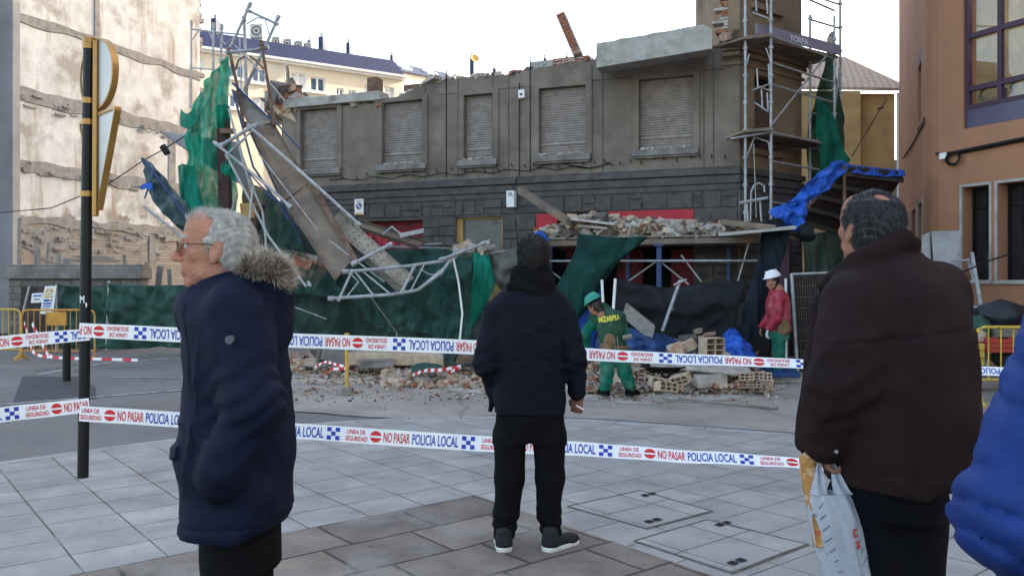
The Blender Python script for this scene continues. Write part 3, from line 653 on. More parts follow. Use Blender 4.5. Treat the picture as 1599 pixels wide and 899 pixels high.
for i, (x, wd) in enumerate([(150, 70), (140, 55)]):
    mb = MB(); q = P(x+i*8, 410-i*5, 20.3); mb.obox(q+ZV*.05, wd/F*20, .3, .05, Matrix.Rotation(.03*i, 3, 'Y')); tag(mb.build('plank', M['plank2'], None, bevel=.006), ['long plank lying flat on the coping', 'upper plank lying on top of the flat one'][i], 'plank', 'planks leaning behind the low wall')

# ================= BACKGROUND BUILDINGS =================
CB = Frame((P(300, 440, 44).x, 44), (1.59, 1))
cbu = lambda x: CB.px(x, 100)[0]
cream = thing('apartment_building', 'sunlit cream apartment block with a long navy mansard roof', 'building', (CB.C.x, 44, 0))
ze = CB.px(325, 78)[1]
u0, u1 = 0, cbu(629)
def cwin(x0, x1, y0, y1):
    a, zt = CB.px(x0, y0); b, _ = CB.px(x1, y0); _, zb = CB.px(x0, y1); return (a, b, zb, zt)
W_ = [(308, 317, 90, 113, 0), (357, 382, 99, 121, 0), (393, 416, 105, 128, 0), (453, 478, 112, 138, 1), (484, 508, 119, 142, 0), (524, 537, 137, 149, 0), (543, 556, 140, 153, 0), (568, 590, 131, 152, 1), (600, 616, 135, 153, 1), (392, 420, 151, 173, 1), (357, 380, 147, 168, 0), (308, 318, 140, 160, 0)]
ops = [cwin(*k[:4]) for k in W_]
mb = MB(); CB.wall(mb, u0, u1, 0, ze, ops, th=.3, rev=.2); CB.box(mb, u0, u1, 0, ze-.2, -11, -.32); mb.build('wall', M['cream'], cream)
mb = MB(); CB.box(mb, u0, u1+.2, ze-.04, ze+.08, -.3, .32); CB.box(mb, u0, u1+.1, ze-.18, ze-.05, 0, .2); mb.build('eaves', M['white'], cream)
zt = CB.px(325, 52)[1]+.2
mb = MB(); p = CB.p; A = [p(u0, ze+.085, .28), p(u1, ze+.085, .28), p(u1, ze+.085, -10), p(u0, ze+.085, -10), p(u0, zt, -.5), p(u1-.4, zt, -.5), p(u1-.4, zt, -9), p(u0, zt, -9)]; mb.hexa(A); mb.build('mansard_roof', M['navy'], cream)
for o_, k in zip(ops, W_):
    a, b, c, d = o_; mb = MB()
    CB.box(mb, a, b, c, c+.09, -.16, -.06); CB.box(mb, a, b, d-.09, d, -.16, -.06); CB.box(mb, a, a+.09, c+.09, d-.09, -.16, -.06); CB.box(mb, b-.09, b, c+.09, d-.09, -.16, -.06); CB.box(mb, (a+b)/2-.05, (a+b)/2+.05, c+.09, d-.09, -.16, -.06); CB.box(mb, a-.1, b+.1, c-.12, c-.003, -.1, .12)
    f_ = mb.build('window', M['white'], cream)
    mb = MB(); CB.box(mb, a, b, c, d, -.2, -.17); mb.build('shutter' if k[4] else 'pane', M['white'] if k[4] else M['winblue'], f_)
mb = MB(); uu = cbu(445); mb.tube([CB.p(uu, 0, .12), CB.p(uu, ze, .12)], .06, 6); mb.build('drainpipe', M['white'], cream)
CH = [(337, 24, 54, 8, 'tall blue chimney at the left end of the navy roof'), (503, 53, 88, 7, 'blue chimney with a wide base midway on the navy roof'), (545, 62, 94, 5, 'thin chimney right of the wide one on the navy roof'), (484, 58, 76, 3, 'narrow pipe chimney beside the air conditioners')]
for x, y0, y1, wd, lb in CH:
    Y = CB.C.y+CB.U.y*cbu(x)+3; q0, q1 = P(x, y1+6, Y), P(x, y0, Y); w_ = wd/F*Y
    t = thing('chimney', lb, 'chimney', q0, 'chimneys on the far roofs'); mb = MB(); mb.box(q0.x-w_/2, q0.x+w_/2, Y-.4, Y+.4, q0.z-.8, q1.z-.3); mb.hexa([(q0.x-w_, Y-.6, q0.z-.8), (q0.x+w_, Y-.6, q0.z-.8), (q0.x+w_, Y+.6, q0.z-.8), (q0.x-w_, Y+.6, q0.z-.8), (q0.x-w_/2, Y-.4, q0.z+.3), (q0.x+w_/2, Y-.4, q0.z+.3), (q0.x+w_/2, Y+.4, q0.z+.3), (q0.x-w_/2, Y+.4, q0.z+.3)]); mb.build('stack', M['slate'], t)
    mb = MB(); mb.tube([(q0.x, Y, q1.z-.3), (q0.x, Y, q1.z)], w_*.4, 10); mb.build('cowl', M['steel'], t)
for i, (x, y, s_, lb) in enumerate([(402, 50, 1.15, 'largest air-conditioning unit standing alone on the navy roof'), (432, 66, .8, 'first of the row of four roof air conditioners from the left'), (450, 69, .8, 'second of the row of four roof air conditioners'), (467, 72, .8, 'third of the row of four roof air conditioners'), (481, 75, .8, 'last and rightmost of the four roof air conditioners')]):
    Y = CB.C.y+CB.U.y*cbu(x)+1.2; q = P(x, y, Y); t = thing('air_conditioner', lb, 'air conditioner', q, 'air conditioners on the navy roof')
    mb = MB(); mb.box(q.x-.32*s_, q.x+.32*s_, q.y-.2, q.y+.2, q.z-.34*s_, q.z+.34*s_); mb.box(q.x-.3, q.x+.3, q.y-.1, q.y+.15, zt-.3, q.z-.34*s_); mb.build('casing', M['ac'], t, bevel=.03)
    mb = MB(); disc(mb, q+Vector((0, -.205, 0)), Vector((1, 0, 0)), ZV, .24*s_, r0=.17*s_); disc(mb, q+Vector((0, -.206, 0)), Vector((1, 0, 0)), ZV, .08*s_)
    mb.build('fan_grille', M['rub_d'], t)
# slate roofed building further right
SB = Frame((P(606, 440, 58).x, 58), (1.2, 1)); sbu = lambda x: SB.px(x, 110)[0]
sb = thing('slate_roofed_building', 'pale building with a blue slate roof and skylights behind the grey facade', 'building', (SB.C.x, 58, 0))
ze2 = SB.px(620, 112)[1]; u1 = sbu(790)
mb = MB(); SB.box(mb, 0, u1, 0, ze2, -10, 0); mb.build('wall', M['white'], sb)
zr = SB.px(620, 88)[1]; p = SB.p
mb = MB(); mb.hexa([p(-.3, ze2, .3), p(u1, ze2, .3), p(u1, ze2, -9), p(-.3, ze2, -9), p(.3, zr+.3, -2.6), p(u1-2, zr+.3, -2.6), p(u1-2, zr+.3, -7), p(.3, zr+.3, -7)]); mb.build('roof', M['slate'], sb)
for x in (645, 685, 722):
    mb = MB(); a, b = sbu(x-8), sbu(x+8); k0, k1 = .35, .62
    def rp_(u, k, e): return p(u, ze2+(zr+.3-ze2)*k+.05+e, .3-2.9*k)
    mb.hexa([rp_(a, k0, -.1), rp_(b, k0, -.1), rp_(b, k1, -.1), rp_(a, k1, -.1), rp_(a, k0, .08), rp_(b, k0, .08), rp_(b, k1, .08), rp_(a, k1, .08)]); mb.build('skylight', M['white'], sb)
for x, y0, y1, wd, lb in [(737, 86, 103, 6, 'small blue chimney beside the yellow dish'), (772, 104, 118, 5, 'small blue chimney at the right end of the slate roof'), (851, 88, 102, 5, 'stubby blue chimney showing just above the facade parapet'), (885, 85, 98, 4, 'stubby blue chimney under the slanting brick strip'), (612, 83, 96, 4, 'thin chimney where the two roofs meet')]:
    Y = 66; q0, q1 = P(x, y1+14, Y), P(x, y0, Y); w_ = wd/F*Y; t = thing('chimney', lb, 'chimney', q0, 'chimneys on the far roofs'); mb = MB(); mb.box(q0.x-w_/2, q0.x+w_/2, Y-.3, Y+.3, q0.z-5, q1.z-.25); mb.build('stack', M['slate'], t)
    mb = MB(); mb.tube([(q0.x, Y, q1.z-.25), (q0.x, Y, q1.z+.1)], w_*.35, 8); mb.build('cowl', M['steel'], t)

# ================= RIGHT SIDE =================
RB = thing('salmon_building', 'tall salmon rendered building with a rounded corner and purple window frames', 'building', (7.9, 15.4, 0))
FA = Frame((7.91, 15.45), (.46, -1), toward=(0, 10, 0))
Lf = 19
ua = FA.px(1504, 100)[0]; zsill = FA.px(1504, 202)[1]
g1 = (FA.px(1503, 300)[0], FA.px(1545, 300)[0], FA.px(1503, 437)[1], FA.px(1503, 293)[1]); g2 = (FA.px(1558, 300)[0], FA.px(1630, 300)[0], g1[2], g1[3])
opsA = [(ua, ua+4.2, zsill, 8.1), g1, g2, (ua, ua+4.2, 9.4, 12.2), (6, 7, g1[2], g1[3]), (8, 9, g1[2], g1[3])]
mb = MB(); FA.wall(mb, 0, Lf, 0, 14, opsA, th=.35)
arc = [(7.91, 15.45), (7.87, 15.62), (7.87, 15.80), (7.92, 15.96), (8.0, 16.1)]
for i in range(len(arc)-1):
    a, b = arc[i], arc[i+1]; mb.add([(*a, 0), (*b, 0), (*b, 14), (*a, 14)], [(0, 1, 2, 3)])
FB = Frame((8.0, 16.1), (3.18, 7.9), toward=(0, 18, 0))
b1 = [(FB.px(x1, 360)[0], FB.px(x0, 360)[0], 1.6, 3.2) for x0, x1 in ((1424, 1431), (1433, 1441))]
b1 = [(min(o[0], o[1]), max(o[0], o[1]), o[2], o[3]) for o in b1]+[(5.2, 6.0, 1.6, 3.1), (6.4, 7.2, 1.6, 3.1)]
ar = (1.05, 1.95, 4.9, 6.1)
FB.wall(mb, 0, 9, 0, 14, b1+[ar], th=.3)
mb.box(14, 18, -3, 24, 0, 14); mb.box(11.3, 14, 21, 24.3, 0, 14); FB.box(mb, 9.5, 46, 0, 34, -15, -3.5)  # last box: unseen tall rear block, added to keep sun off the party wall
mb.build('wall', M['orange_w'], RB)
mb = MB(); vs = [FB.p(ar[0], ar[3], 0)]; 
for k in range(13):
    t = math.pi*k/12; vs.append(FB.p((ar[0]+ar[1])/2-.45*math.cos(t), ar[3]+.35*math.sin(t), .003))
mb.add(vs[1:], [tuple(range(13))]); FB.box(mb, ar[0], ar[1], ar[2], ar[3], -.2, -.12); mb.build('arched_recess', M['concrete_d'], RB)
def framed(fr, a, b, c, d, mu, mv, mf, t=.07, n0=-.14, n1=-.05, mg=None, pn='window'):
    mb = MB(); fr.box(mb, a, b, c, c+t, n0, n1); fr.box(mb, a, b, d-t, d, n0, n1); fr.box(mb, a, a+t, c+t, d-t, n0, n1); fr.box(mb, b-t, b, c+t, d-t, n0, n1)
    for u in mu: fr.box(mb, u-t/2, u+t/2, c+t, d-t, n0, n1-.004)
    for z in mv: fr.box(mb, a+t, b-t, z-t*.6, z+t*.6, n0, n1-.006)
    o = mb.build(pn, mf, RB)
    mb = MB(); fr.box(mb, a, b, c, d, n0-.02, n0-.005); mb.build('pane', mg or M['glass'], o); return o
zb1 = FA.px(1505, 172)[1]; zm1 = FA.px(1505, 140)[1]; zm2 = FA.px(1505, 58)[1]
a, b = ua, ua+4.2
M['clearglass'] = bpy.data.materials.new('window_glass'); M['clearglass'].use_nodes = True
_n = M['clearglass'].node_tree; _b = _n.nodes['Principled BSDF']; _t = _n.nodes.new('ShaderNodeBsdfTransparent'); _g = _n.nodes.new('ShaderNodeBsdfGlossy'); _g.inputs['Roughness'].default_value = .03
_m = _n.nodes.new('ShaderNodeMixShader'); _l = _n.nodes.new('ShaderNodeLayerWeight'); _l.inputs[0].default_value = .35; _f = _n.nodes.new('ShaderNodeMath'); _f.operation = 'MULTIPLY'; _f.inputs[1].default_value = .35; _n.links.new(_l.outputs['Facing'], _f.inputs[0])
_n.links.new(_f.outputs[0], _m.inputs[0]); _n.links.new(_t.outputs[0], _m.inputs[1]); _n.links.new(_g.outputs[0], _m.inputs[2]); _n.links.new(_m.outputs[0], _n.nodes['Material Output'].inputs[0])
uo = FA.px(1557, 100)[0]-ua
wo_ = framed(FA, a, b, zb1, 8.1, [a+uo, a+uo*2.3, a+uo*3.6], [zm1, zm2], M['purpleframe'], .075, mg=M['clearglass'])
mb = MB(); FA.box(mb, a, b, zsill, zb1, -.16, -.06); mb.build('window_apron', M['purplepanel'], RB)
mb = MB(); text_on(mb, 'Caf', FA.p(a+.16, zb1+.1, -.155), FA.U, ZV, .28, .75, FA.N, off=.02, lift=-.03); mb.build('lettering', M['rub_d'], wo_)
# room behind the big window
mb = MB(); n_ = FA.N
FA.box(mb, a-.3, b+.5, zsill-.1, zsill, -4, -.36, 0); FA.box(mb, a-.3, b+.5, 8.1, 8.2, -4, -.36, 1); FA.box(mb, a-.3, b+.5, zsill, 8.1, -4.1, -4, 0); FA.box(mb, a-.4, a-.3, zsill, 8.1, -4, -.36, 1)
FA.box(mb, a+.2, a+1.6, zb1, zb1+1.0, -2.2, -1.8, 2); FA.box(mb, a+1.9, a+2.6, zb1, zb1+.7, -1.4, -1.0, 2)
mb.build('room', [mat('room_wall', (.40, .30, .14), rough=.8), mat('room_ceiling', (.34, .3, .2), rough=.8), M['void']], RB)
rl = bpy.data.lights.new('room_lamp', 'AREA'); rl.energy = 13; rl.size = 1.2; rl.color = (1, .85, .62); ro = bpy.data.objects.new('room_lamp', rl); col.objects.link(ro); q_ = FA.p(a+1.6, 8.0, -2.2); ro.location = q_
em = bpy.data.materials.new('lit_lamp'); em.use_nodes = True; em.node_tree.nodes['Principled BSDF'].inputs['Emission Color'].default_value = (1, .85, .6, 1); em.node_tree.nodes['Principled BSDF'].inputs['Emission Strength'].default_value = 2
mb = MB()
for (uu_, nn_) in ((.5, -1.2), (1.4, -1.6), (2.4, -2.4), (.9, -3)): mb.tube([FA.p(a+uu_, 8.06, nn_), FA.p(a+uu_, 8.09, nn_)], .09, 12)
mb.tube([FA.p(a+.55, zb1+1.25, -1.2), FA.p(a+.55, zb1+1.45, -1.2)], .05, 10)
mb.build('ceiling_lamp', em, RB)
mb = MB(); framed(FA, a, b, 9.4, 12.2, [a+uo, a+uo*2.3, a+uo*3.6], [10.5], M['purpleframe'], .075)
for o_ in (g1, g2, opsA[4], opsA[5]):
    framed(FA, *o_, [], [o_[3]-.35], M['black'], .04, -.3, -.26)
    mb = MB(); a_, b_, c_, d_ = o_; FA.box(mb, a_-.06, b_+.06, c_-.07, c_-.003, 0, .05); FA.box(mb, a_-.05, a_-.003, c_, d_+.05, 0, .02); FA.box(mb, b_+.003, b_+.05, c_, d_+.05, 0, .02); FA.box(mb, a_, b_, d_+.003, d_+.05, 0, .02); mb.build('window_surround', M['concrete'], RB)
for o_ in b1: 
    framed(FB, *o_, [], [], M['black'], .05, -.25, -.2)
    mb = MB(); a_, b_, c_, d_ = o_; FB.box(mb, a_-.05, a_-.003, c_, d_+.05, 0, .02); FB.box(mb, b_+.003, b_+.05, c_, d_+.05, 0, .02); mb.build('window_surround', M['concrete'], RB)
# wall cable with loop
cb = thing('wall_cable', 'thick black cable with a loose coil clipped to the salmon wall', 'cable', FA.p(0, 3.7, .05))
mb = MB(); c0 = [FA.px(x, y, .04) for x, y in ((1462, 240), (1480, 240), (1500, 237), (1540, 229), (1599, 217), (1700, 196))]; pts = [FA.p(u, z, .05) for u, z in c0]; mb.tube(pts, [.02, .03, .04, .04, .04, .04], 7)
mb.build('cable_run', M['black'], cb, smooth=True)
uc, zc = FA.px(1491, 248, .04); mb = MB()
for r_ in (.13, .11, .15): mb.tube([FA.p(uc+r_*math.cos(t), zc+r_*.8*math.sin(t), .05+r_*.3) for t in np.linspace(0, 6.3, 22)], .01, 5)
mb.build('coil', M['black'], cb)
mb = MB(); u_, z_ = FA.px(1474, 244, .06); FA.box(mb, u_-.07, u_+.07, z_-.05, z_+.06, .06, .1); mb.build('junction_tag', M['white'], cb)
mb = MB(); a = FB.p(1.0, 3.9, .1); mb.tube([P(1410, 247, 22), P(1425, 225, 19), P(1445, 188, 16.2)], .02, 5); mb.tube([P(1436, 204, 17.4), P(1447, 186, 16)], .06, 6)
tag(mb.build('street_cable', M['black'], None), 'black cable sagging along the narrow salmon side wall', 'cable')
# ochre house and roof at the end of the side street
yh = thing('ochre_house', 'ochre rendered house with a tiled roof at the end of the side street', 'building', P(1355, 440, 30))
x0, x1 = P(1262, 440, 30).x, P(1397, 440, 30).x
mb = MB(); z_ = H+(440-146)/F*30; mb.box(P(1337, 440, 30).x, x1, 30, 36, 0, z_); mb.box(x0-3, P(1337, 440, 30).x-.01, 29.6, 36, 0, z_); mb.build('wall', M['yellowwall'], yh)
mb = MB(); mb.hexa([(x0-3, 29.3, z_+.01), (x1+.5, 29.7, z_+.01), (x1+1.2, 37.5, z_+3.2), (x0-3, 37.5, z_+3.2), (x0-3, 29.3, z_+.12), (x1+.5, 29.7, z_+.12), (x1+1.2, 37.5, z_+3.35), (x0-3, 37.5, z_+3.35)]); mb.build('roof', M['rooftile'], yh)
mb = MB(); mb.tube([(x1+.1, 29.9, 0), (x1+.1, 29.9, z_)], .07, 6); mb.build('drainpipe', M['white'], yh)
mb = MB(); mb.tube([P(1330, 245, 29), P(1378, 165, 29.5), P(1385, 155, 29.5)], .02, 4); mb.tube([P(1370, 170, 29.4), P(1380, 168, 29.4)], .03, 4); tag(mb.build('street_cable', M['black'], None), 'thin cable slanting in front of the ochre house wall', 'cable')
mb = MB(); mb.box(x1+.05, x1+6, 36, 42, 0, z_-1.5); mb.box(x1+.8, x1+7, 34, 36, 0, 3); tag(mb.build('far_street_wall', M['cream'], None), 'bright sunlit wall glimpsed past the ochre house', 'wall')
# ================= CLOTH / NETS =================
def cr(pts, n):     # Catmull-Rom resample of array (k,...)
    pts = np.asarray(pts, float); k = len(pts); t = np.linspace(0, k-1, n); i = np.clip(t.astype(int), 0, k-2); f = (t-i).reshape((-1,)+(1,)*(pts.ndim-1))
    g = lambda j: pts[np.clip(j, 0, k-1)]
    p0, p1, p2, p3 = g(i-1), g(i), g(i+1), g(i+2)
    return .5*((2*p1)+(-p0+p2)*f+(2*p0-5*p1+4*p2-p3)*f*f+(-p0+3*p1-3*p2+p3)*f**3)
def sheet(name, rows, m, nu=60, nv=40, amp=.05, fs=(3, 3, 1.2), seed=0, parent=None, world=False, rag=0, hf=.3, back=None, thick=.006):
    A = np.array([[tuple(p) if world else tuple(P(*p)) for p in r] for r in rows])
    A = cr(A, nv); A = cr(A.transpose(1, 0, 2), nu).transpose(1, 0, 2)
    mb = MB(); out = []
    for i in range(nv):
        r = []
        for j in range(nu):
            p = Vector(A[i, j]); q = Vector((p.x*fs[0]+seed*7.3, p.y*fs[1]+seed, p.z*fs[2]))
            d = mnoise.noise(q)+hf*mnoise.noise(q*2.7); e = mnoise.noise(q+Vector((31, 7, 3)))
            d = d-abs(mnoise.noise(q*1.3+Vector((9, 2, 5))))*.8
            p = p+Vector((e*amp*.4, -d*amp*1.6, mnoise.noise(q*1.2+Vector((3, 3, 3)))*amp*.3))
            if rag and i in (0, nv-1): p.z += rag*mnoise.noise(Vector((j*.7, seed, i)))
            r.append(p)
        out.append(r)
    mb.grid(out)
    o = mb.build(name, m, parent, smooth=True, fixn=False)
    s = o.modifiers.new('thickness', 'SOLIDIFY'); s.thickness = thick; s.offset = 0
    return o
# protective canopy over the pavement
EXn = 1.35
can = thing('site_canopy', 'timber and steel canopy along the shop front, loaded with rubble and its end bent up', 'canopy', FF.p(2, 0, 1))
uL, uR = fu(872)+.25, -.95
mb = MB(); FF.box(mb, -.35, uL, 2.36, 2.40, .07, EXn)
mb.build('deck', M['plank2'], can)
mb = MB(); FF.box(mb, -.9, uL, 2.24, 2.34, EXn-.1, EXn-.02); FF.box(mb, -.3, uL, 2.24, 2.34, .3, .36)
for k in range(7): u = uL-.15-k*.95; FF.box(mb, u-.04, u+.04, 2.30, 2.355, .1, EXn-.12)
mb.build('beam', M['plank'], can)
def wtube(pts, r=.024, m='steel', parent=None, name='tube', n=7, col_=None):
    mb = MB(); mb.tube(pts, r, n); return mb.build(name, M[m], parent, smooth=False)
un = lambda x: FF.px(x, 400, EXn-.06)[0]
for x, m_ in ((1029, 'bluesteel'), (858, 'bluesteel'), (1225, 'purple')):
    u = un(x); mb = MB(); rr_ = .045 if x < 1200 else .075
    FF.box(mb, u-rr_, u+rr_, 0, 2.24, EXn-.1-rr_, EXn-.06+rr_*.4); FF.box(mb, u-.1, u+.1, 0, .02, EXn-.2, EXn+.02); FF.box(mb, u-.09, u+.09, 2.2, 2.236, EXn-.17, EXn)
    mb.build('post', M[m_], can, bevel=.006)
for u in (fu(985, 400), fu(1140, 400)): 
    mb = MB(); FF.box(mb, u-.035, u+.035, 0, 2.3, .2, .27); mb.build('post', M['bluesteel'], can)
mb = MB(); mb.tube([FF.p(un(846), 1.95, EXn-.04), FF.p(un(1215), 1.92, EXn-.04)], .022, 7); mb.build('tube', M['steel'], can)
for (a, b) in (((1029, 405), (982, 438)), ((1030, 408), (1075, 444)), ((1063, 398), (1095, 440)), ((858, 422), (890, 447)), ((1172, 370), (1150, 445))):
    mb = MB(); ua_, za_ = FF.px(*a, EXn-.1); ub2, zb2 = FF.px(*b, EXn-.1); mb.tube([FF.p(ua_, za_, EXn-.13), FF.p(ub2, zb2, EXn-.13)], .016, 6); mb.build('brace', M['steel'], can)
# rubble heaped on the deck
rr = random.Random(11); mb = MB()
hx = [850, 870, 895, 930, 970, 990, 1020, 1080, 1130, 1180]; hz_ = [.06, .22, .42, .5, .34, .28, .30, .26, .12, .06]
def fcan(r):
    x = r.uniform(850, 1180); u = FF.px(x, 370, .8)[0]; n = r.uniform(.1, EXn-.03); h = float(np.interp(x, hx, hz_))
    return FF.p(min(u, uL), 2.41+h*r.random()**1.0*(1-abs(n-.7)*.35), n)
rubble(mb, fcan, 1900, .05, .16, rr, 5, .8, (8, 1.2, 4, 2, 1))
for k in range(1):
    pass
o = mb.build('rubble_heap', RM, None); tag(o, 'plaster and brick rubble heaped along the top of the canopy', 'rubble', kind='stuff')
mb = MB()
for (x0, y0, x1, y1, w_) in ((893, 342, 960, 350, .3), (905, 352, 950, 356, .25), (975, 352, 1005, 362, .2), (938, 345, 975, 362, .2)):
    a = P(x0, y0, 15.9); b = P(x1, y1, 15.7); beam(mb, a, b, Vector((0, .02, .025)), Vector((.05, w_, .02)))
tag(mb.build('plaster_sheets', [M['plaster_r']], None, bevel=.006), 'flat slabs of fallen plaster lying on the highest part of the canopy rubble', 'plaster slabs')
mb = MB(); a = P(1128, 347, 14.6); b = P(1212, 356, 14.0); beam(mb, a, b, Vector((0, 0, .05)), Vector((.1, .3, .02))); tag(mb.build('wooden_board', M['plank'], None, bevel=.015), 'brown board lying at the right end of the canopy below the corner scaffold', 'board')
mb = MB(); a = P(1122, 366, 14.35); b = P(1240, 355, 13.8); beam(mb, a, b, Vector((0, 0, .025)), Vector((.05, .25, .02))); mb.build('deck_plate', M['concrete'], can, bevel=.006)
# raised wing of the canopy (seen from below)
wing = thing('raised_canopy_wing', 'dark boarded canopy wing tilted up beside the side street, blue tarp along its edge', 'canopy', P(1310, 500, 15))
W0, W1, W2, W3 = P(1245, 345, 14.6), P(1316, 262, 14.6), P(1413, 272, 15.6), P(1372, 308, 17.2)
W4 = P(1300, 372, 17.2)
def lerpq(s, t): return (W0.lerp(W1, t)).lerp(W4.lerp(W3, t), s)
mb = MB(); nb = 7
for k in range(nb):
    t0, t1 = k/nb+.004, (k+1)/nb-.004
    a, b, c, d = W0.lerp(W1, t0), W0.lerp(W1, t1), P(1345, 375, 17.5).lerp(W2, t1), P(1345, 375, 17.5).lerp(W2, t0)
    o_ = Vector((0, .01, .05)); mb.hexa([a, b, c, d, a+o_, b+o_, c+o_, d+o_])
mb.build('boarding', mat('dark_boards', (.035, .027, .024), (.02, .016, .015), scale=4, rough=.9), wing)
mb = MB()
for k in range(5):
    t = .05+.9*k/4; a = W0.lerp(W1, t); b = P(1345, 375, 17.5).lerp(W2, t); beam(mb, a-Vector((0, 0, .05)), b-Vector((0, 0, .05)), Vector((.03, 0, 0)), Vector((0, 0, .04)))
mb.build('joist', mat('joist_wood', (.07, .06, .052), (.045, .038, .034), scale=4), wing)
mb = MB(); mb.tube([P(1238, 352, 14.6), P(1318, 258, 14.6)], .03, 7); mb.tube([P(1318, 258, 14.6), P(1320, 440, 14.9), P(1320, 560, 14.9)], .03, 7); mb.tube([P(1370, 300, 17), P(1370, 500, 17)], .03, 7); mb.build('tube', M['steel_rust'], wing)
tag(sheet('blue_tarp', [[(1305, 250, 14.5), (1318, 249, 14.5), (1332, 258, 14.6)], [(1262, 285, 14.4), (1278, 283, 14.4), (1300, 290, 14.45)], [(1232, 315, 14.3), (1252, 312, 14.3), (1262, 318, 14.3)], [(1206, 328, 14.2), (1228, 333, 14.15), (1262, 322, 14.2)], [(1212, 345, 14.15), (1238, 350, 14.1), (1258, 345, 14.2)], [(1238, 356, 14.1), (1246, 362, 14.1), (1254, 352, 14.1)]], M['bluetarp'], 44, 50, .10, (5, 5, 4), 1, hf=.6), 'bright blue tarp draped down the tilted edge of the canopy wing', 'tarp')
tag(sheet('blue_tarp', [[(1316, 255, 14.7), (1345, 259, 14.9), (1380, 263, 15.3), (1414, 266, 15.6)], [(1308, 266, 14.6), (1345, 272, 14.85), (1380, 276, 15.25), (1415, 275, 15.55)]], M['bluetarp'], 50, 8, .03, (6, 6, 6), 2), 'narrow strip of blue tarp along the top edge of the raised wing', 'tarp')
tag(sheet('black_bundle', [[(1250, 350, 14.1), (1262, 346, 14.1), (1272, 358, 14.1)], [(1248, 365, 13.9), (1262, 362, 13.8), (1275, 368, 13.9)], [(1250, 376, 14.1), (1265, 378, 14.1), (1272, 374, 14.1)]], M['net_k'], 20, 20, .06, (6, 6, 6), 3), 'crumpled black sheeting caught under the lower end of the blue tarp', 'sheeting')

# black netting: screens and drape
tag(sheet('black_drape', [[(1192, 352, 14.1), (1212, 340, 14.05), (1236, 352, 14.1)], [(1188, 395, 14.0), (1206, 395, 13.95), (1222, 398, 14.0)], [(1172, 440, 13.9), (1190, 440, 13.85), (1208, 440, 13.9)], [(1158, 490, 13.8), (1172, 490, 13.75), (1190, 492, 13.8)], [(1142, 530, 13.8), (1160, 535, 13.7), (1180, 530, 13.8)]], M['net_b'], 40, 50, .10, (4, 4, .8), 4), 'dusty blue-black net hanging from the canopy corner to the ground', 'netting')
scr = thing('screen_fence', 'black netting screen on white posts behind the bending worker', 'fence', P(1060, 560, 14.6))
sheet('netting', [[(962, 434, 14.4), (1010, 445, 14.5), (1050, 448, 14.5), (1100, 443, 14.4), (1165, 437, 14.3)], [(962, 470, 14.35), (1010, 470, 14.4), (1050, 478, 14.3), (1100, 482, 14.2), (1160, 465, 14.2)], [(963, 500, 14.3), (1010, 505, 14.4), (1050, 515, 14.3), (1100, 515, 14.3), (1150, 500, 14.2)], [(964, 545, 14.2), (1010, 548, 14.2), (1050, 550, 14.2), (1100, 550, 14.2), (1165, 545, 14.1)]], M['net_k'], 60, 44, .09, (1.8, 1.8, 2.2), 5, parent=scr)
mb = MB(); mb.tube([P(961, 435, 14.3), P(957, 495, 14.2), P(955, 560, 14.1)], .026, 7); mb.build('post', M['white'], scr)
mb = MB(); mb.tube([P(940, 437, 14.5), P(943, 500, 14.4), P(943, 560, 14.4)], .024, 7); mb.build('post', M['white'], scr)
mb = MB(); mb.tube([P(1062, 438, 14.2), P(1034, 517, 13.9)], .03, 7); mb.tube([P(1052, 445, 14.15), P(1072, 436, 14.15)], .02, 6); mb.tube([P(1050, 470, 14.1), P(1051, 485, 14.1)], .01, 5); mb.build('strut', M['steel'], scr)
# green net draped over left part of canopy, behind the middle man
tag(sheet('green_net', [[(903, 365, 14.9), (940, 368, 14.8), (980, 370, 14.75), (1012, 370, 14.7)], [(897, 395, 14.85), (925, 395, 14.75), (965, 396, 14.7), (1005, 378, 14.75)], [(882, 425, 14.8), (910, 425, 14.7), (940, 425, 14.6), (975, 402, 14.8)], [(865, 455, 14.8), (900, 462, 14.7), (925, 458, 14.6), (945, 440, 14.8)], [(862, 500, 14.9), (885, 505, 14.8), (900, 500, 14.8), (920, 480, 14.9)]], mat('teal_net', (.012, .085, .07), (.006, .04, .04), scale=2, rough=.8, alpha=(.75, .97)), 50, 44, .07, (3, 3, 1.5), 6), 'dark green net hanging from the canopy edge above the green worker', 'netting')
tag(sheet('blue_tarp', [[(905, 445, 15.3), (922, 440, 15.3), (940, 445, 15.4)], [(895, 490, 15.2), (915, 490, 15.1), (935, 495, 15.2)], [(880, 530, 15.1), (905, 535, 15.0), (930, 530, 15.1)], [(870, 560, 15), (900, 562, 15), (925, 560, 15)]], M['bluetarp'], 24, 30, .06, (4, 4, 1.5), 7), 'blue tarp hanging behind the bending worker in green', 'tarp')
tag(sheet('blue_tarp', [[(830, 366, 15.8), (845, 361, 15.8), (856, 372, 15.8)], [(828, 384, 15.7), (843, 384, 15.6), (856, 386, 15.7)]], M['bluetarp'], 20, 14, .05, (5, 5, 3), 8), 'small blue tarp end showing above the head of the man in the middle', 'tarp')
tag(sheet('blue_tarp', [[(935, 520, 13.4), (985, 512, 13.6), (1030, 520, 13.8), (1085, 545, 13.8)], [(930, 535, 13.0), (985, 528, 13.0), (1030, 532, 13.2), (1080, 553, 13.5)], [(930, 550, 12.8), (985, 550, 12.8), (1030, 550, 13.0), (1075, 558, 13.3)]], M['bluetarp_d'], 44, 24, .10, (4, 4, 4), 9), 'crumpled dull blue tarp on the rubble to the right of the bending worker', 'tarp')
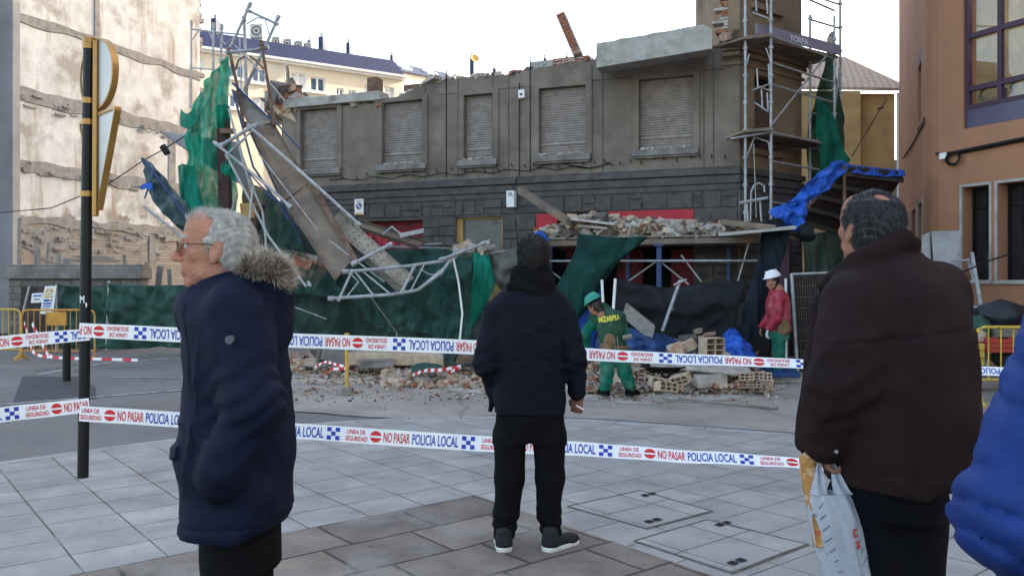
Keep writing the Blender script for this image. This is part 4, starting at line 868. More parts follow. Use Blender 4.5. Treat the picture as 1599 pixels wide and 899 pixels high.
tag(sheet('blue_tarp', [[(1120, 545, 13.3), (1135, 520, 13.4), (1148, 514, 13.4), (1165, 535, 13.4), (1178, 552, 13.4)], [(1112, 555, 13.0), (1132, 540, 12.8), (1150, 535, 12.8), (1168, 545, 12.9), (1185, 560, 13.1)], [(1108, 570, 12.8), (1132, 570, 12.6), (1150, 570, 12.6), (1170, 572, 12.6), (1190, 575, 12.8)]], M['bluetarp'], 40, 30, .10, (5, 5, 5), 10), 'bright blue tarp heaped on the ground left of the worker in red', 'tarp')
tag(sheet('blue_tarp', [[(1190, 570, 13.5), (1215, 566, 13.6), (1245, 572, 13.6)], [(1188, 590, 12.9), (1215, 588, 12.9), (1248, 590, 13.0)]], M['bluetarp_d'], 24, 14, .08, (6, 6, 6), 12), 'low blue tarp lying around the boots of the worker in red', 'tarp')
mb = MB(); a = P(985, 490, 14.2); b = P(1012, 515, 13.4); beam(mb, P(975, 483, 14.2), P(1020, 520, 13.4), Vector((.03, 0, .12)), Vector((.04, .25, 0))); tag(mb.build('perforated_plank', M['plank2'], None, bevel=.01), 'light brown perforated plank lying behind the worker in green', 'plank')
# red worker side: mesh panel with white posts
pan = thing('mesh_panel', 'dark grey wire mesh fence panel right of the worker in the red jacket', 'fence', P(1270, 560, 14))
mb = MB(); mb.tube([P(1227, 435, 13.9), P(1228, 590, 13.8)], .022, 7); mb.build('post', M['white'], pan)
mb = MB(); mb.tube([P(1236, 427, 13.8), P(1246, 590, 13.6)], .028, 7); mb.build('post', M['steel'], pan)
mb = MB(); mb.tube([P(1236, 428, 13.8), P(1330, 424, 13.6)], .02, 6); mb.tube([P(1246, 588, 13.6), P(1330, 590, 13.4)], .02, 6); mb.build('rail', M['steel'], pan)
mb = MB()
for k in range(24): mb.tube([P(1240+k*4, 428, 13.8-.008*k), P(1249+k*3.8, 588, 13.6-.008*k)], .004, 4)
for k in range(10): mb.tube([P(1237+k, 430+k*17, 13.8), P(1330, 427+k*17.5, 13.6)], .004, 4)
mb.build('wire_mesh', M['steel_rust'], pan)
sheet('netting', [[(1238, 430, 14.0), (1285, 427, 13.9), (1335, 425, 13.8)], [(1250, 588, 13.8), (1290, 590, 13.7), (1335, 592, 13.6)]], M['net_k'], 20, 20, .02, parent=pan)
mb = MB(); mb.tube([P(1330, 300, 15.4), P(1332, 590, 15.2)], .03, 6); mb.build('post', M['steel_rust'], pan)
# dark mass behind the side street entrance: green nets & shadow sheets
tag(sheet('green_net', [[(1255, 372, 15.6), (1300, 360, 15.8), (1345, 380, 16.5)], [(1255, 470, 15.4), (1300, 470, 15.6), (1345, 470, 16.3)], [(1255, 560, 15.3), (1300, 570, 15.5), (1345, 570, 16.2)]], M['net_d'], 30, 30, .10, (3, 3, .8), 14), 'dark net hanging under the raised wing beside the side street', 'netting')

# large dark green screen in front of the ground floor at left
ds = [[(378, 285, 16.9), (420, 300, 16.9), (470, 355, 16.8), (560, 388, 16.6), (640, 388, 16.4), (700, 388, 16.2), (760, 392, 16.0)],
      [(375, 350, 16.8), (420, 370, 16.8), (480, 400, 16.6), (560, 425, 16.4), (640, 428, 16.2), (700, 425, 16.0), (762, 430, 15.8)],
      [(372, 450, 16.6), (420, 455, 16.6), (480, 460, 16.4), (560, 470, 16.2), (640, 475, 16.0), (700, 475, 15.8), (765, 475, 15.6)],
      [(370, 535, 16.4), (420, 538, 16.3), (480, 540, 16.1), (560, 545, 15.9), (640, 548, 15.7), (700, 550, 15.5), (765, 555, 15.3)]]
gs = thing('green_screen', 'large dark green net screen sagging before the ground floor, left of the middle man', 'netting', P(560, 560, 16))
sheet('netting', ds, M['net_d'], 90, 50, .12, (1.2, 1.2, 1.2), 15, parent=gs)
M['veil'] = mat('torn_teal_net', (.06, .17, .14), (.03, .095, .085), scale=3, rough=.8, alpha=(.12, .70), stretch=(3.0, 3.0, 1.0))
tag(sheet('green_net', [[(556, 387, 15.9), (620, 389, 15.8), (680, 388, 15.6), (738, 396, 15.4)], [(548, 430, 15.7), (615, 425, 15.5), (680, 432, 15.3), (735, 440, 15.2)], [(560, 480, 15.5), (625, 470, 15.3), (690, 485, 15.2), (738, 490, 15.0)], [(590, 520, 15.3), (640, 515, 15.2), (690, 530, 15.0), (738, 535, 14.9)]], M['veil'], 60, 50, .16, (3, 3, 2.2), 61, hf=.6), 'thin torn teal net sagging in front of the darker screen, right of the fallen truss', 'netting')
tag(sheet('green_net', [[(392, 300, 15.9), (420, 305, 15.9), (452, 330, 15.8)], [(395, 350, 15.8), (430, 360, 15.7), (475, 390, 15.6)], [(400, 400, 15.7), (445, 410, 15.6), (510, 430, 15.5)], [(410, 450, 15.6), (470, 460, 15.5), (560, 470, 15.4)]], M['veil'], 50, 44, .16, (3, 3, 2.2), 63, hf=.6), 'thin torn net stretched behind the tilted brown platforms', 'netting')
mb = MB(); mb.tube([P(560, 386, 16.5), P(640, 386, 16.3), P(760, 390, 15.9)], .014, 6); mb.build('cable', M['steel'], gs)
tag(sheet('green_net', [[(735, 396, 15.7), (752, 393, 15.7), (765, 398, 15.7)], [(738, 420, 15.65), (756, 420, 15.55), (770, 425, 15.6)], [(736, 450, 15.6), (752, 450, 15.5), (772, 446, 15.6)], [(733, 480, 15.6), (745, 485, 15.5), (758, 478, 15.6)], [(730, 500, 15.6), (738, 510, 15.5), (745, 500, 15.6)]], M['net'], 24, 40, .09, (6, 6, 1), 16), 'bright green net bunched up left of the middle man', 'netting')
tag(sheet('dirty_tarp', [[(755, 400, 15.9), (790, 392, 15.9), (825, 375, 15.8), (845, 370, 15.8)], [(762, 420, 15.8), (790, 420, 15.6), (820, 405, 15.6), (850, 400, 15.7)], [(770, 440, 15.7), (792, 444, 15.6), (825, 440, 15.6), (855, 435, 15.7)], [(785, 455, 15.7), (800, 460, 15.7), (830, 470, 15.7), (860, 470, 15.7)]], M['dirtytarp'], 40, 30, .10, (3, 3, 3), 17), 'dusty translucent plastic sheet sagging behind the middle man', 'plastic sheet')
mb = MB(); rubble(mb, lambda r: P(r.uniform(712, 765), r.uniform(384, 396), 15.9+r.uniform(-.1, .3)), 40, .08, .22, rr, 5, .8, (6, 1, 3, 2, 1)); mb2 = mb.build('rubble_clump', RM, None); tag(mb2, 'clump of plaster lumps caught on top of the green screen by the ochre door', 'rubble', kind='stuff')
# dark floor-level backing: pavement inside
# ================= COLLAPSED SCAFFOLD (left) =================
cs = thing('collapsed_scaffold', 'collapsed scaffold of bent frames and tilted platforms leaning before the facade', 'scaffold', P(520, 560, 15.6))
def plate(name, q, th, m, parent=cs, ribs=0, lip=.05):
    c = [P(*k) for k in q]; n = (c[1]-c[0]).cross(c[3]-c[0]).normalized()
    if n.y < 0: n = -n
    mb = MB(); mb.hexa([*c, *[p+n*th for p in c]])
    for i in (1, 3):
        a, b = c[i], c[(i+1) % 4]; s1 = (c[(i+2) % 4]-b).normalized()*.012; mb.hexa([a, b, b+s1, a+s1, a-n*lip, b-n*lip, b+s1-n*lip, a+s1-n*lip])
    for k in range(1, ribs): 
        a = c[0].lerp(c[3], k/ribs); b = c[1].lerp(c[2], k/ribs); mb.tube([a-n*.006, b-n*.006], .012, 4)
    return mb.build(name, m, parent, bevel=.004)
M['perf'] = mat('perforated_deck', (.36, .32, .27), (.25, .21, .17), scale=4, rough=.7)
def dots(nd, L, tc, mp, out, noi, ramp):
    v = nd.new('ShaderNodeTexVoronoi'); v.inputs['Scale'].default_value = 16; v.inputs['Randomness'].default_value = .25; L.new(tc.outputs['Object'], v.inputs[0])
    r = ramp(v.outputs[0], .22, .30, (0, 0, 0), (1, 1, 1)); mx = nd.new('ShaderNodeMixRGB'); L.new(r.outputs[0], mx.inputs[0]); mx.inputs[1].default_value = (.07, .06, .05, 1); L.new(out, mx.inputs[2]); return mx.outputs[0]
M['perf'] = mat('perforated_deck', (.40, .35, .29), (.28, .23, .18), scale=4, rough=.7, extra=dots)
plate('platform', [(362, 142, 15.6), (376, 140, 15.6), (424, 191, 15.3), (391, 201, 15.3)], .06, M['plank2'])
plate('platform', [(390, 201, 15.2), (425, 190, 15.4), (482, 286, 15.0), (443, 314, 14.8)], .06, M['plank'])
plate('platform', [(444, 316, 14.8), (480, 288, 15.0), (550, 405, 14.4), (523, 438, 14.2)], .06, M['plank'])
plate('platform', [(508, 347, 15.1), (532, 330, 15.1), (646, 432, 14.2), (628, 448, 14.2)], .05, M['perf'], lip=.07)
plate('platform', [(536, 378, 15.0), (548, 370, 15.0), (632, 448, 14.3), (620, 456, 14.3)], .05, M['plank2'], lip=.04)
mb = MB(); beam(mb, P(487, 288, 15.0), P(556, 408, 14.35), Vector((.045, 0, .02)), Vector((0, .03, 0))); mb.build('ladder_stringer', M['steel_rust'], cs)
plate('platform', [(540, 350, 15.6), (560, 345, 15.7), (665, 378, 15.6), (650, 386, 15.5)], .04, M['plank'])
mb = MB(); beam(mb, P(625, 368, 15.4), P(662, 360, 15.4), Vector((0, 0, .04)), Vector((0, .05, 0))); mb.tube([P(598, 366, 15.4), P(612, 354, 15.4), P(628, 368, 15.4)], .025, 6); mb.build('bracket', M['steel'], cs)
plate('platform', [(250, 205, 16.2), (372, 222, 16.2), (400, 300, 15.9), (330, 262, 16.0)], .05, mat('pale_board', (.34, .34, .34), (.25, .25, .25), scale=3))
TB = [ # (points, radius, mat)
 ([(344, 228, 14.9), (390, 200, 15.0), (400, 196, 15.0)], .035, 's'), ([(344, 228, 14.9), (460, 320, 14.7), (523, 420, 14.3)], .0, 's'),
 ([(390, 198, 15.0), (505, 300, 14.7), (560, 350, 14.5)], .028, 's'), ([(337, 224, 14.9), (362, 245, 14.8), (420, 292, 14.7), (452, 322, 14.6)], .026, 's'),
 ([(355, 245, 14.8), (420, 370, 14.6), (478, 447, 14.3), (483, 443, 14.3)], .022, 's'), ([(393, 205, 14.8), (356, 240, 14.8), (385, 215, 14.8), (360, 235, 14.8)], .016, 's'),
 ([(395, 290, 14.7), (385, 385, 14.5)], .018, 's'), ([(357, 170, 15.2), (381, 260, 15.0), (410, 330, 14.9), (420, 420, 14.7)], .02, 's'), ([(363, 140, 15.3), (395, 260, 15.1), (452, 345, 14.9)], .02, 'b'),
 ([(372, 215, 15.0), (392, 300, 14.9)], .014, 's'), ([(380, 260, 15.0), (425, 310, 14.9), (470, 330, 14.9)], .014, 'b'), ([(383, 190, 15.3), (470, 380, 15.2)], .016, 'b'),
 ([(404, 240, 15.0), (500, 365, 14.6), (600, 440, 14.2)], .014, 's'), ([(420, 180, 15.4), (468, 232, 15.4)], .016, 'b'), ([(363, 130, 15.4), (428, 192, 15.3)], .02, 'b'),
 # bottom truss / fallen frame
 ([(517, 466, 13.9), (560, 463, 13.9), (610, 460, 13.9), (652, 453, 13.9), (690, 425, 14.1), (712, 392, 14.4)], .03, 's'),
 ([(540, 424, 14.0), (580, 421, 14.0), (640, 415, 14.1), (690, 408, 14.2), (725, 392, 14.4)], .03, 's'), ([(553, 411, 14.0), (608, 383, 14.3)], .032, 's'), ([(530, 466, 13.9), (549, 425, 14.0)], .022, 's'),
 ([(555, 425, 14.0), (584, 462, 13.9)], .018, 's'), ([(568, 425, 14.0), (612, 461, 13.9)], .016, 's'), ([(540, 465, 13.9), (560, 440, 13.95), (548, 428, 14)], .014, 's'), ([(628, 455, 13.9), (646, 418, 14.1)], .024, 's'), ([(640, 456, 13.9), (662, 414, 14.1)], .014, 's'), ([(652, 453, 13.9), (720, 395, 14.4)], .02, 's'),
 ([(690, 405, 14.2), (745, 384, 14.4), (755, 380, 14.4)], .026, 's'), ([(707, 400, 14.3), (716, 440, 14.3), (722, 490, 14.2), (718, 530, 14.1)], .018, 'w'), ([(655, 420, 14.1), (670, 428, 14.1), (690, 430, 14.1)], .012, 's'),
 ([(580, 465, 14.0), (620, 520, 14.6), (618, 530, 14.6)], .010, 's'), ([(457, 478, 15.2), (510, 498, 15.2)], .012, 's'), ([(690, 380, 15.9), (555, 388, 16.0)], .012, 's'),
 # upper frames
 ([(390, 8, 16.2), (362, 70, 16.2), (355, 80, 16.2)], .028, 's'), ([(434, 28, 16.2), (420, 60, 16.2), (383, 140, 16.2)], .028, 's'), ([(388, 17, 16.2), (431, 37, 16.2)], .026, 's'), ([(385, 38, 16.2), (402, 28, 16.2), (414, 30, 16.2), (421, 58, 16.2)], .013, 's'),
 ([(381, 30, 16.3), (383, 80, 16.3), (385, 145, 16.3), (388, 200, 16.3)], .032, 's'), ([(299, 36, 17.6), (298, 165, 17.6)], .022, 's'), ([(333, 40, 16.9), (333, 110, 16.9)], .024, 's'), ([(346, 42, 16.9), (345, 95, 16.9)], .028, 's'), ([(300, 46, 17.6), (333, 50, 16.9), (383, 55, 16.4)], .018, 's'), ([(300, 63, 17.5), (310, 48, 17.5), (325, 48, 17.2), (332, 62, 17)], .012, 's'), ([(298, 106, 17.6), (345, 110, 16.9)], .016, 's'),
 ([(358, 82, 15.6), (400, 78, 15.6), (415, 74, 15.6)], .032, 's'), ([(408, 68, 15.5), (420, 140, 15.4), (427, 192, 15.3)], .03, 'r'), ([(358, 80, 15.6), (374, 150, 15.4), (380, 195, 15.3)], .03, 'r'), ([(368, 110, 15.6), (372, 95, 15.6), (382, 88, 15.6)], .016, 'r'), ([(390, 88, 15.6), (400, 95, 15.6), (412, 108, 15.5)], .018, 'r'),
 ([(367, 72, 16.0), (382, 86, 16.0), (430, 140, 15.9), (445, 158, 15.9)], .016, 's'), ([(405, 90, 16.0), (380, 140, 16.0)], .018, 's'), ([(358, 150, 15.7), (353, 330, 15.5)], .0, 's'), ([(374, 60, 16.3), (377, 150, 16.2)], .014, 's'), ([(336, 50, 16.9), (352, 70, 16.8), (370, 55, 16.6)], .012, 's'),
 ([(352, 260, 15.6), (300, 215, 15.9), (290, 208, 16)], .014, 's'), ([(365, 290, 15.6), (320, 240, 15.8)], .010, 's'), ([(372, 225, 15.4), (345, 262, 15.5)], .012, 's'), ([(370, 300, 15.2), (358, 340, 15.2)], .012, 's')]
for pts, r, k in TB:
    if r <= 0: continue
    mb = MB(); mb.tube([P(*p) for p in pts], r, 7)
    a = P(*pts[0])
    if r > .02:
        for q in (pts[0], pts[-1]): c = P(*q); d = (P(*pts[1])-a).normalized(); mb.tube([c-d*.05, c+d*.05], r*1.5, 7)
    mb.build('tube', {'s': M['steel'], 'b': M['bluesteel'], 'r': M['steel_rust'], 'w': M['white']}[k], cs)
# rusty post
mb = MB(); a = P(353, 165, 15.4); mb.obox(Vector((a.x, a.y, a.z/2)), .20, .20, a.z, Matrix.Rotation(R(-1.3), 3, 'Y')); o = mb.build('rusty_post', M['rust_post'], None, bevel=.012); tag(o, 'thick dark rusty steel post standing behind the old man’s head', 'post')
mb = MB(); mb.tube([P(351, 205, 15.25), P(362, 205, 15.25)], .05, 8); mb.obox(P(356, 205, 15.22), .26, .1, .09); mb.build('clamp', M['steel_rust'], o)
# bright green net hanging over the post
tag(sheet('green_net', [[(351, 88, 15.4), (355, 86, 15.4), (358, 90, 15.4)], [(325, 118, 15.4), (340, 112, 15.3), (358, 118, 15.3)], [(312, 150, 15.4), (335, 148, 15.2), (360, 150, 15.25)], [(296, 190, 15.5), (325, 190, 15.2), (358, 195, 15.3)], [(292, 240, 15.5), (325, 245, 15.3), (365, 250, 15.4)], [(280, 290, 15.5), (320, 295, 15.4), (368, 300, 15.5)], [(276, 330, 15.6), (320, 345, 15.5), (368, 345, 15.5)]], mat('bright_net', (.02, .50, .34), (.012, .30, .21), scale=2, rough=.8, alpha=(.58, .92), stretch=(3, 3, .45)), 60, 90, .16, (4.5, 4.5, 1.0), 20, hf=.6), 'bright green net hanging in folds over the rusty post', 'netting')
tag(sheet('green_net', [[(283, 170, 15.3), (292, 178, 15.3), (302, 165, 15.2)], [(282, 195, 15.3), (295, 198, 15.2), (310, 180, 15.2)], [(290, 200, 15.3), (300, 196, 15.2), (330, 150, 15.2)]], M['net'], 16, 14, .06, (6, 6, 3), 21), 'small torn flap of green net blown out to the left of the rusty post', 'netting')
tag(sheet('green_net', [[(277, 258, 15.2), (290, 256, 15.1), (304, 262, 15.2)], [(277, 290, 15.2), (292, 292, 15.1), (310, 295, 15.2)], [(285, 325, 15.2), (300, 328, 15.1), (318, 330, 15.2)], [(300, 350, 15.2), (310, 352, 15.2), (325, 352, 15.2)]], M['net'], 30, 34, .10, (6, 6, .8), 22), 'denser green net bundle left of the rusty post above the old man', 'netting')
# tilted plastic-wrapped canopy piece at the left
tc_ = thing('fallen_canopy_panel', 'bluish green canopy panel tipped up beside the hanging net, above the old man', 'canopy panel', P(262, 560, 15))
sheet('sheeting', [[(219, 246, 15.0), (226, 246, 15.0), (232, 258, 15.0)], [(226, 275, 14.9), (246, 268, 14.9), (262, 284, 15.0)], [(234, 305, 14.9), (262, 305, 14.8), (288, 318, 14.9)], [(262, 340, 14.9), (282, 345, 14.8), (302, 345, 14.9)], [(285, 362, 14.9), (298, 362, 14.9), (308, 358, 14.9)]], mat('greyblue_sheet', (.10, .17, .17), (.05, .09, .11), scale=3, rough=.5, c3=(.18, .24, .24), s3=3, t3=.55, alpha=(.93, 1)), 36, 50, .09, (4, 4, 3), 23, parent=tc_)
mb = MB(); mb.tube([P(224, 322, 14.7), P(262, 352, 14.7), P(290, 375, 14.7)], .026, 6); mb.build('tube', M['steel'], tc_)
mb = MB(); mb.tube([P(224, 248, 14.8), P(300, 350, 14.7)], .02, 6); mb.tube([P(240, 268, 14.8), P(226, 310, 14.8)], .014, 6); mb.build('tube', M['bluesteel'], tc_)
tag(sheet('blue_tarp', [[(219, 292, 14.8), (228, 286, 14.8), (238, 284, 14.8)], [(220, 297, 14.7), (230, 294, 14.6), (240, 298, 14.7)]], M['bluetarp'], 16, 12, .05, (6, 6, 6), 24), 'small dark blue tarp folded at the left tip of the tipped canopy panel', 'tarp')
# overhead cable
mb = MB(); mb.tube([P(0, 332, 20), P(80, 325, 19), P(165, 290, 17.5), P(225, 250, 16.6), P(258, 232, 16.2), P(300, 205, 16), P(345, 190, 15.6)], .012, 5); mb.tube([P(254, 228, 16.2), P(262, 240, 16.2)], .07, 6); tag(mb.build('overhead_cable', M['black'], None), 'thin black overhead cable with a dark connector crossing before the plaster wall', 'cable')
mb = MB(); rubble(mb, lambda r: P(r.uniform(410, 470), r.uniform(395, 450), 16.2), 16, .15, .35, rr, 5, .8, (1, 3, 1, 1, 3)); mb.obox(P(472, 410, 15.6), .40, .2, .18, Matrix.Rotation(.3, 3, 'Y'), 4, jit=.06); tag(mb.build('brick_chunks', RM, None), 'brick chunks lodged in the dark green net above the tape', 'rubble', kind='stuff')
mb = MB(); mb.obox(P(392, 350, 15.9), .32, .3, .9, Matrix.Rotation(.25, 3, 'Y'), 0, jit=.1); mb.obox(P(388, 330, 15.7), .25, .2, .3, None, 1, jit=.1); tag(mb.build('broken_column', [M['steel_rust'], M['yellowwall']], None, bevel=.02), 'broken brown masonry lump directly behind the old man’s head', 'masonry')

# ================= CORNER SCAFFOLD =================
sc = thing('corner_scaffold', 'tubular scaffold standing round the chamfered corner of the half demolished building', 'scaffold', (4.9, 15.4, 0))
SB4 = [(4.33, 15.25), (4.86, 15.42), (6.2, 17.1), (6.5, 16.75), (6.75, 17.6)]
def Sx(px, Y): return (px-CX)/F*Y
std = [(Sx(1164, 15.25), 15.25, 2.4), (Sx(1204, 15.2), 15.2, 2.4), (Sx(1265, 17.0), 17.0, 0), (Sx(1303, 16.75), 16.75, 0), (Sx(1312, 17.6), 17.6, 0)]
for i, (x, y, zb) in enumerate(std):
    mb = MB(); zt_ = 9.5 if i not in (2,) else 7.0
    if i == 3: zt_ = 6.9
    mb.tube([(x, y, zb), (x+.0, y, zt_)], .028, 8)
    z = zb+.4
    while z < zt_:
        mb.tube([(x, y, z), (x, y, z+.05)], .045, 8); z += .5
    mb.build('standard', M['steel'], sc)
S = [Vector((a, b, 0)) for a, b, c in std]
def S_(i, z): return S[i]+ZV*z
def ledger(i, j, z, z2=None, r=.02, name='ledger', m='steel'):
    mb = MB(); mb.tube([S_(i, z), S_(j, z if z2 is None else z2)], r, 6); mb.build(name, M[m], sc)
for z in (3.0, 3.75, 5.15, 5.55, 7.0, 8.0): ledger(1, 3, z)
for z in (4.28, 6.03): ledger(0, 1, z); ledger(1, 3, z); ledger(2, 3, z)
for z in (3.5, 5.0, 6.9, 7.4): ledger(2, 4, z)
ledger(1, 3, 4.4, 6.3, name='brace'); ledger(3, 4, 5.0, 6.2, name='brace')
mb = MB(); mb.tube([P(1140, 217, 15.2), P(1205, 206, 15.1)], .02, 6); mb.build('ledger', M['steel'], sc)
def deck(z, offp=0):
    mb = MB(); a, b = S[1]+Vector((-.25, .12, 0)), S[3]+Vector((.1, 0, 0)); q = (b-a).normalized(); nn = Vector((-q.y, q.x, 0))
    for k in range(3):
        o_ = nn*(.02+k*.24); mb.hexa([a+o_+ZV*z, b+o_+ZV*z, b+o_+nn*.22+ZV*z, a+o_+nn*.22+ZV*z, a+o_+ZV*(z+.05), b+o_+ZV*(z+.05), b+o_+nn*.22+ZV*(z+.05), a+o_+nn*.22+ZV*(z+.05)])
    mb.build('deck', M['plank'], sc, bevel=.004)
    return a, b, nn
deck(4.30); a, b, nn = deck(6.05)
mb = MB(); mb.hexa([a+ZV*6.1-nn*.03, b+ZV*6.1-nn*.03, b+ZV*6.1, a+ZV*6.1, a+ZV*6.3-nn*.03, b+ZV*6.3-nn*.03, b+ZV*6.3, a+ZV*6.3]); tbo = mb.build('toe_board', mat('lilac_board', (.26, .24, .30), (.2, .18, .24), scale=3), sc)
mb = MB(); q = (b-a).normalized(); text_on(mb, 'TORPA', a+q*.95+ZV*6.13-nn*.034, q, ZV, .11, .55, -nn, off=.01); mb.build('lettering', M['white'], tbo)
for (q4, th) in (([(1112, 76, 15.6), (1165, 60, 15.1), (1206, 55, 15.1), (1190, 72, 15.5)], .04), ([(1132, 218, 15.4), (1165, 205, 15.1), (1206, 202, 15.0), (1200, 210, 15.5)], .04)):
    plate('deck', q4, th, M['plank'], sc, lip=.02)
def tubep(pts, r, name, par=sc, m='steel'):
    mb = MB(); mb.tube([P(*p) for p in pts], r, 6); return mb.build(name, M[m], par)
tubep([(1178, 215, 15.3), (1168, 240, 15.3), (1166, 245, 15.3)], .016, 'bracket'); tubep([(1178, 214, 15.3), (1200, 222, 15.2), (1203, 240, 15.2)], .016, 'bracket'); tubep([(1196, 75, 15.2), (1203, 95, 15.2)], .014, 'bracket'); tubep([(1170, 85, 15.2), (1166, 100, 15.2)], .014, 'bracket')
for x, y0, y1 in ((1182, 107, 138), (1200, 100, 130), (1189, 138, 170), (1198, 145, 172), (1180, -10, 18), (1197, -10, 22)): tubep([(x, y0, 15.2), (x+1.5, y1, 15.2)], .016, 'handrail_frame')
for p in ([(1175, 141, 15.2), (1203, 131, 15.1)], [(1178, 160, 15.2), (1200, 175, 15.15)], [(1175, 20, 15.2), (1203, 30, 15.1)], [(1185, 135, 15.2), (1203, 142, 15.15)]): tubep(p, .014, 'handrail_frame')
# inverted U rail and trestle on canopy
tr = thing('trestle', 'small metal trestle standing on the canopy between two scaffold tubes', 'trestle', P(1182, 345, 14.9))
tubep([(1155, 317, 14.8), (1199, 309, 14.7)], .03, 'top_bar', tr); 
for x in (1166, 1187): tubep([(x, 314, 14.8), (x+2, 346, 14.8)], .02, 'leg', tr)
tubep([(1172, 346, 15.2), (1173, 300, 15.2), (1177, 290, 15.2), (1185, 286, 15.2), (1193, 290, 15.2), (1194, 300, 15.2)], .02, 'hoop', tr)
tubep([(1177, 225, 15.1), (1181, 340, 15.1)], .008, 'rope', sc, 'steel')
# green netting on the right of the scaffold
tag(sheet('green_net', [[(1277, 150, 16.6), (1284, 152, 16.6), (1292, 165, 16.6)], [(1277, 190, 16.5), (1290, 195, 16.4), (1308, 200, 16.5)], [(1280, 230, 16.4), (1296, 235, 16.3), (1318, 232, 16.4)], [(1282, 275, 16.3), (1300, 280, 16.2), (1330, 250, 16.3)]], mat('deep_green_net', (.006, .16, .10), (.004, .08, .055), scale=2, rough=.8, alpha=(.92, 1)), 30, 40, .08, (4, 4, 1), 30), 'deep green net triangle hanging beside the right scaffold standard', 'netting')
tag(sheet('green_net', [[(1292, 60, 17.2), (1298, 50, 17.2), (1304, 70, 17.2)], [(1288, 110, 17.3), (1298, 105, 17.2), (1306, 115, 17.2)], [(1278, 150, 17.4), (1295, 150, 17.3), (1312, 155, 17.3)], [(1262, 200, 17.5), (1290, 200, 17.4), (1318, 200, 17.4)], [(1260, 260, 17.5), (1290, 265, 17.4), (1320, 240, 17.4)], [(1260, 330, 17.5), (1290, 335, 17.4), (1318, 300, 17.4)]], mat('shade_net', (.02, .10, .055), (.012, .05, .03), scale=2, rough=.9, alpha=(.7, .95)), 34, 60, .12, (5, 5, 1), 31), 'dark olive net bunched behind the right side of the scaffold', 'netting')

# ================= LEFT FENCE, BARRIERS, BOLLARD =================
gf = thing('green_fence', 'dark green tarpaulin fence stretched before the low wall at left', 'fence', P(200, 550, 18.6))
def tarp_panel(x0, x1, yt0, yt1, Y, m, seed, amp=.06, zb=.08):
    a0, a1 = P(x0, yt0, Y), P(x1, yt1, Y); rows = []
    for k in range(4):
        t = k/3; rows.append([Vector((a0.x+(a1.x-a0.x)*s, Y+.03*math.sin(s*9+seed)-.1*t*(s-.5)**2, (a0.z+(a1.z-a0.z)*s)*(1-t)+zb*t-.03*math.sin(s*3.1)*(1 if k == 0 else 0))) for s in np.linspace(0, 1, 6)])
    return sheet('tarpaulin', rows, m, 50, 30, amp, (2.2, 2.2, 2.2), seed, parent=gf, world=True)
tarp_panel(86, 170, 443, 446, 18.7, M['tarp'], 40, .10); tarp_panel(167, 300, 443, 443, 18.4, M['tarp'], 41, .12)
tarp_panel(298, 385, 443, 440, 17.8, M['tarp'], 44, .10)
tarp_panel(32, 90, 447, 444, 18.9, mat('brown_screen', (.10, .085, .085), (.07, .06, .065), scale=2, alpha=(.9, 1)), 42, .05)
for x0, y0, x1, y1 in ((170, 438, 166, 548), (46, 447, 33, 500), (88, 444, 88, 550), (298, 440, 298, 556)):
    mb = MB(); mb.tube([P(x0, y0, 18.5), P(x1, y1, 18.5)], .022, 6); mb.build('post', M['steel'], gf)
def poster(label, q, Y, lines):
    mb = MB(); c = [P(x, y, Y) for x, y in q]; mb.add([*c, *[p+Vector((0, .01, 0)) for p in c]], [(0, 1, 2, 3), (7, 6, 5, 4), (0, 4, 5, 1), (1, 5, 6, 2), (2, 6, 7, 3), (3, 7, 4, 0)])
    o = mb.build('notice', M['white'], None); tag(o, label, 'notice')
    mb = MB(); U = (c[1]-c[0]); V = (c[0]-c[3])
    for (u0, u1, v0, v1, k) in lines:
        p = lambda u, v: c[3]+U*u+V*v+Vector((0, -.006, 0)); mb.add([p(u0, v0), p(u1, v0), p(u1, v1), p(u0, v1)], [(0, 1, 2, 3)], k)
    mb.build('print', [M['bluetarp'], M['yellow'], M['black']], o)
L1 = [(.15, .8, .86, .9, 1), (.15, .4, .78, .84, 1), (.5, .85, .78, .84, 1), (.15, .8, .68, .73, 1), (.15, .6, .58, .64, 1), (.7, .85, .58, .62, 2), (.15, .6, .44, .52, 0), (.65, .9, .46, .5, 2), (.15, .85, .34, .4, 0), (.15, .9, .26, .3, 0), (.15, .8, .2, .22, 0)]
poster('long white notice with yellow and blue print on the fence', [(70, 447), (88, 446), (83, 490), (62, 490)], 18.45, L1)
poster('small white notice with a black bar left of the longer one', [(50, 458), (67, 457), (65, 472), (48, 473)], 18.5, [(.15, .9, .65, .8, 0), (.25, .8, .3, .4, 2)])
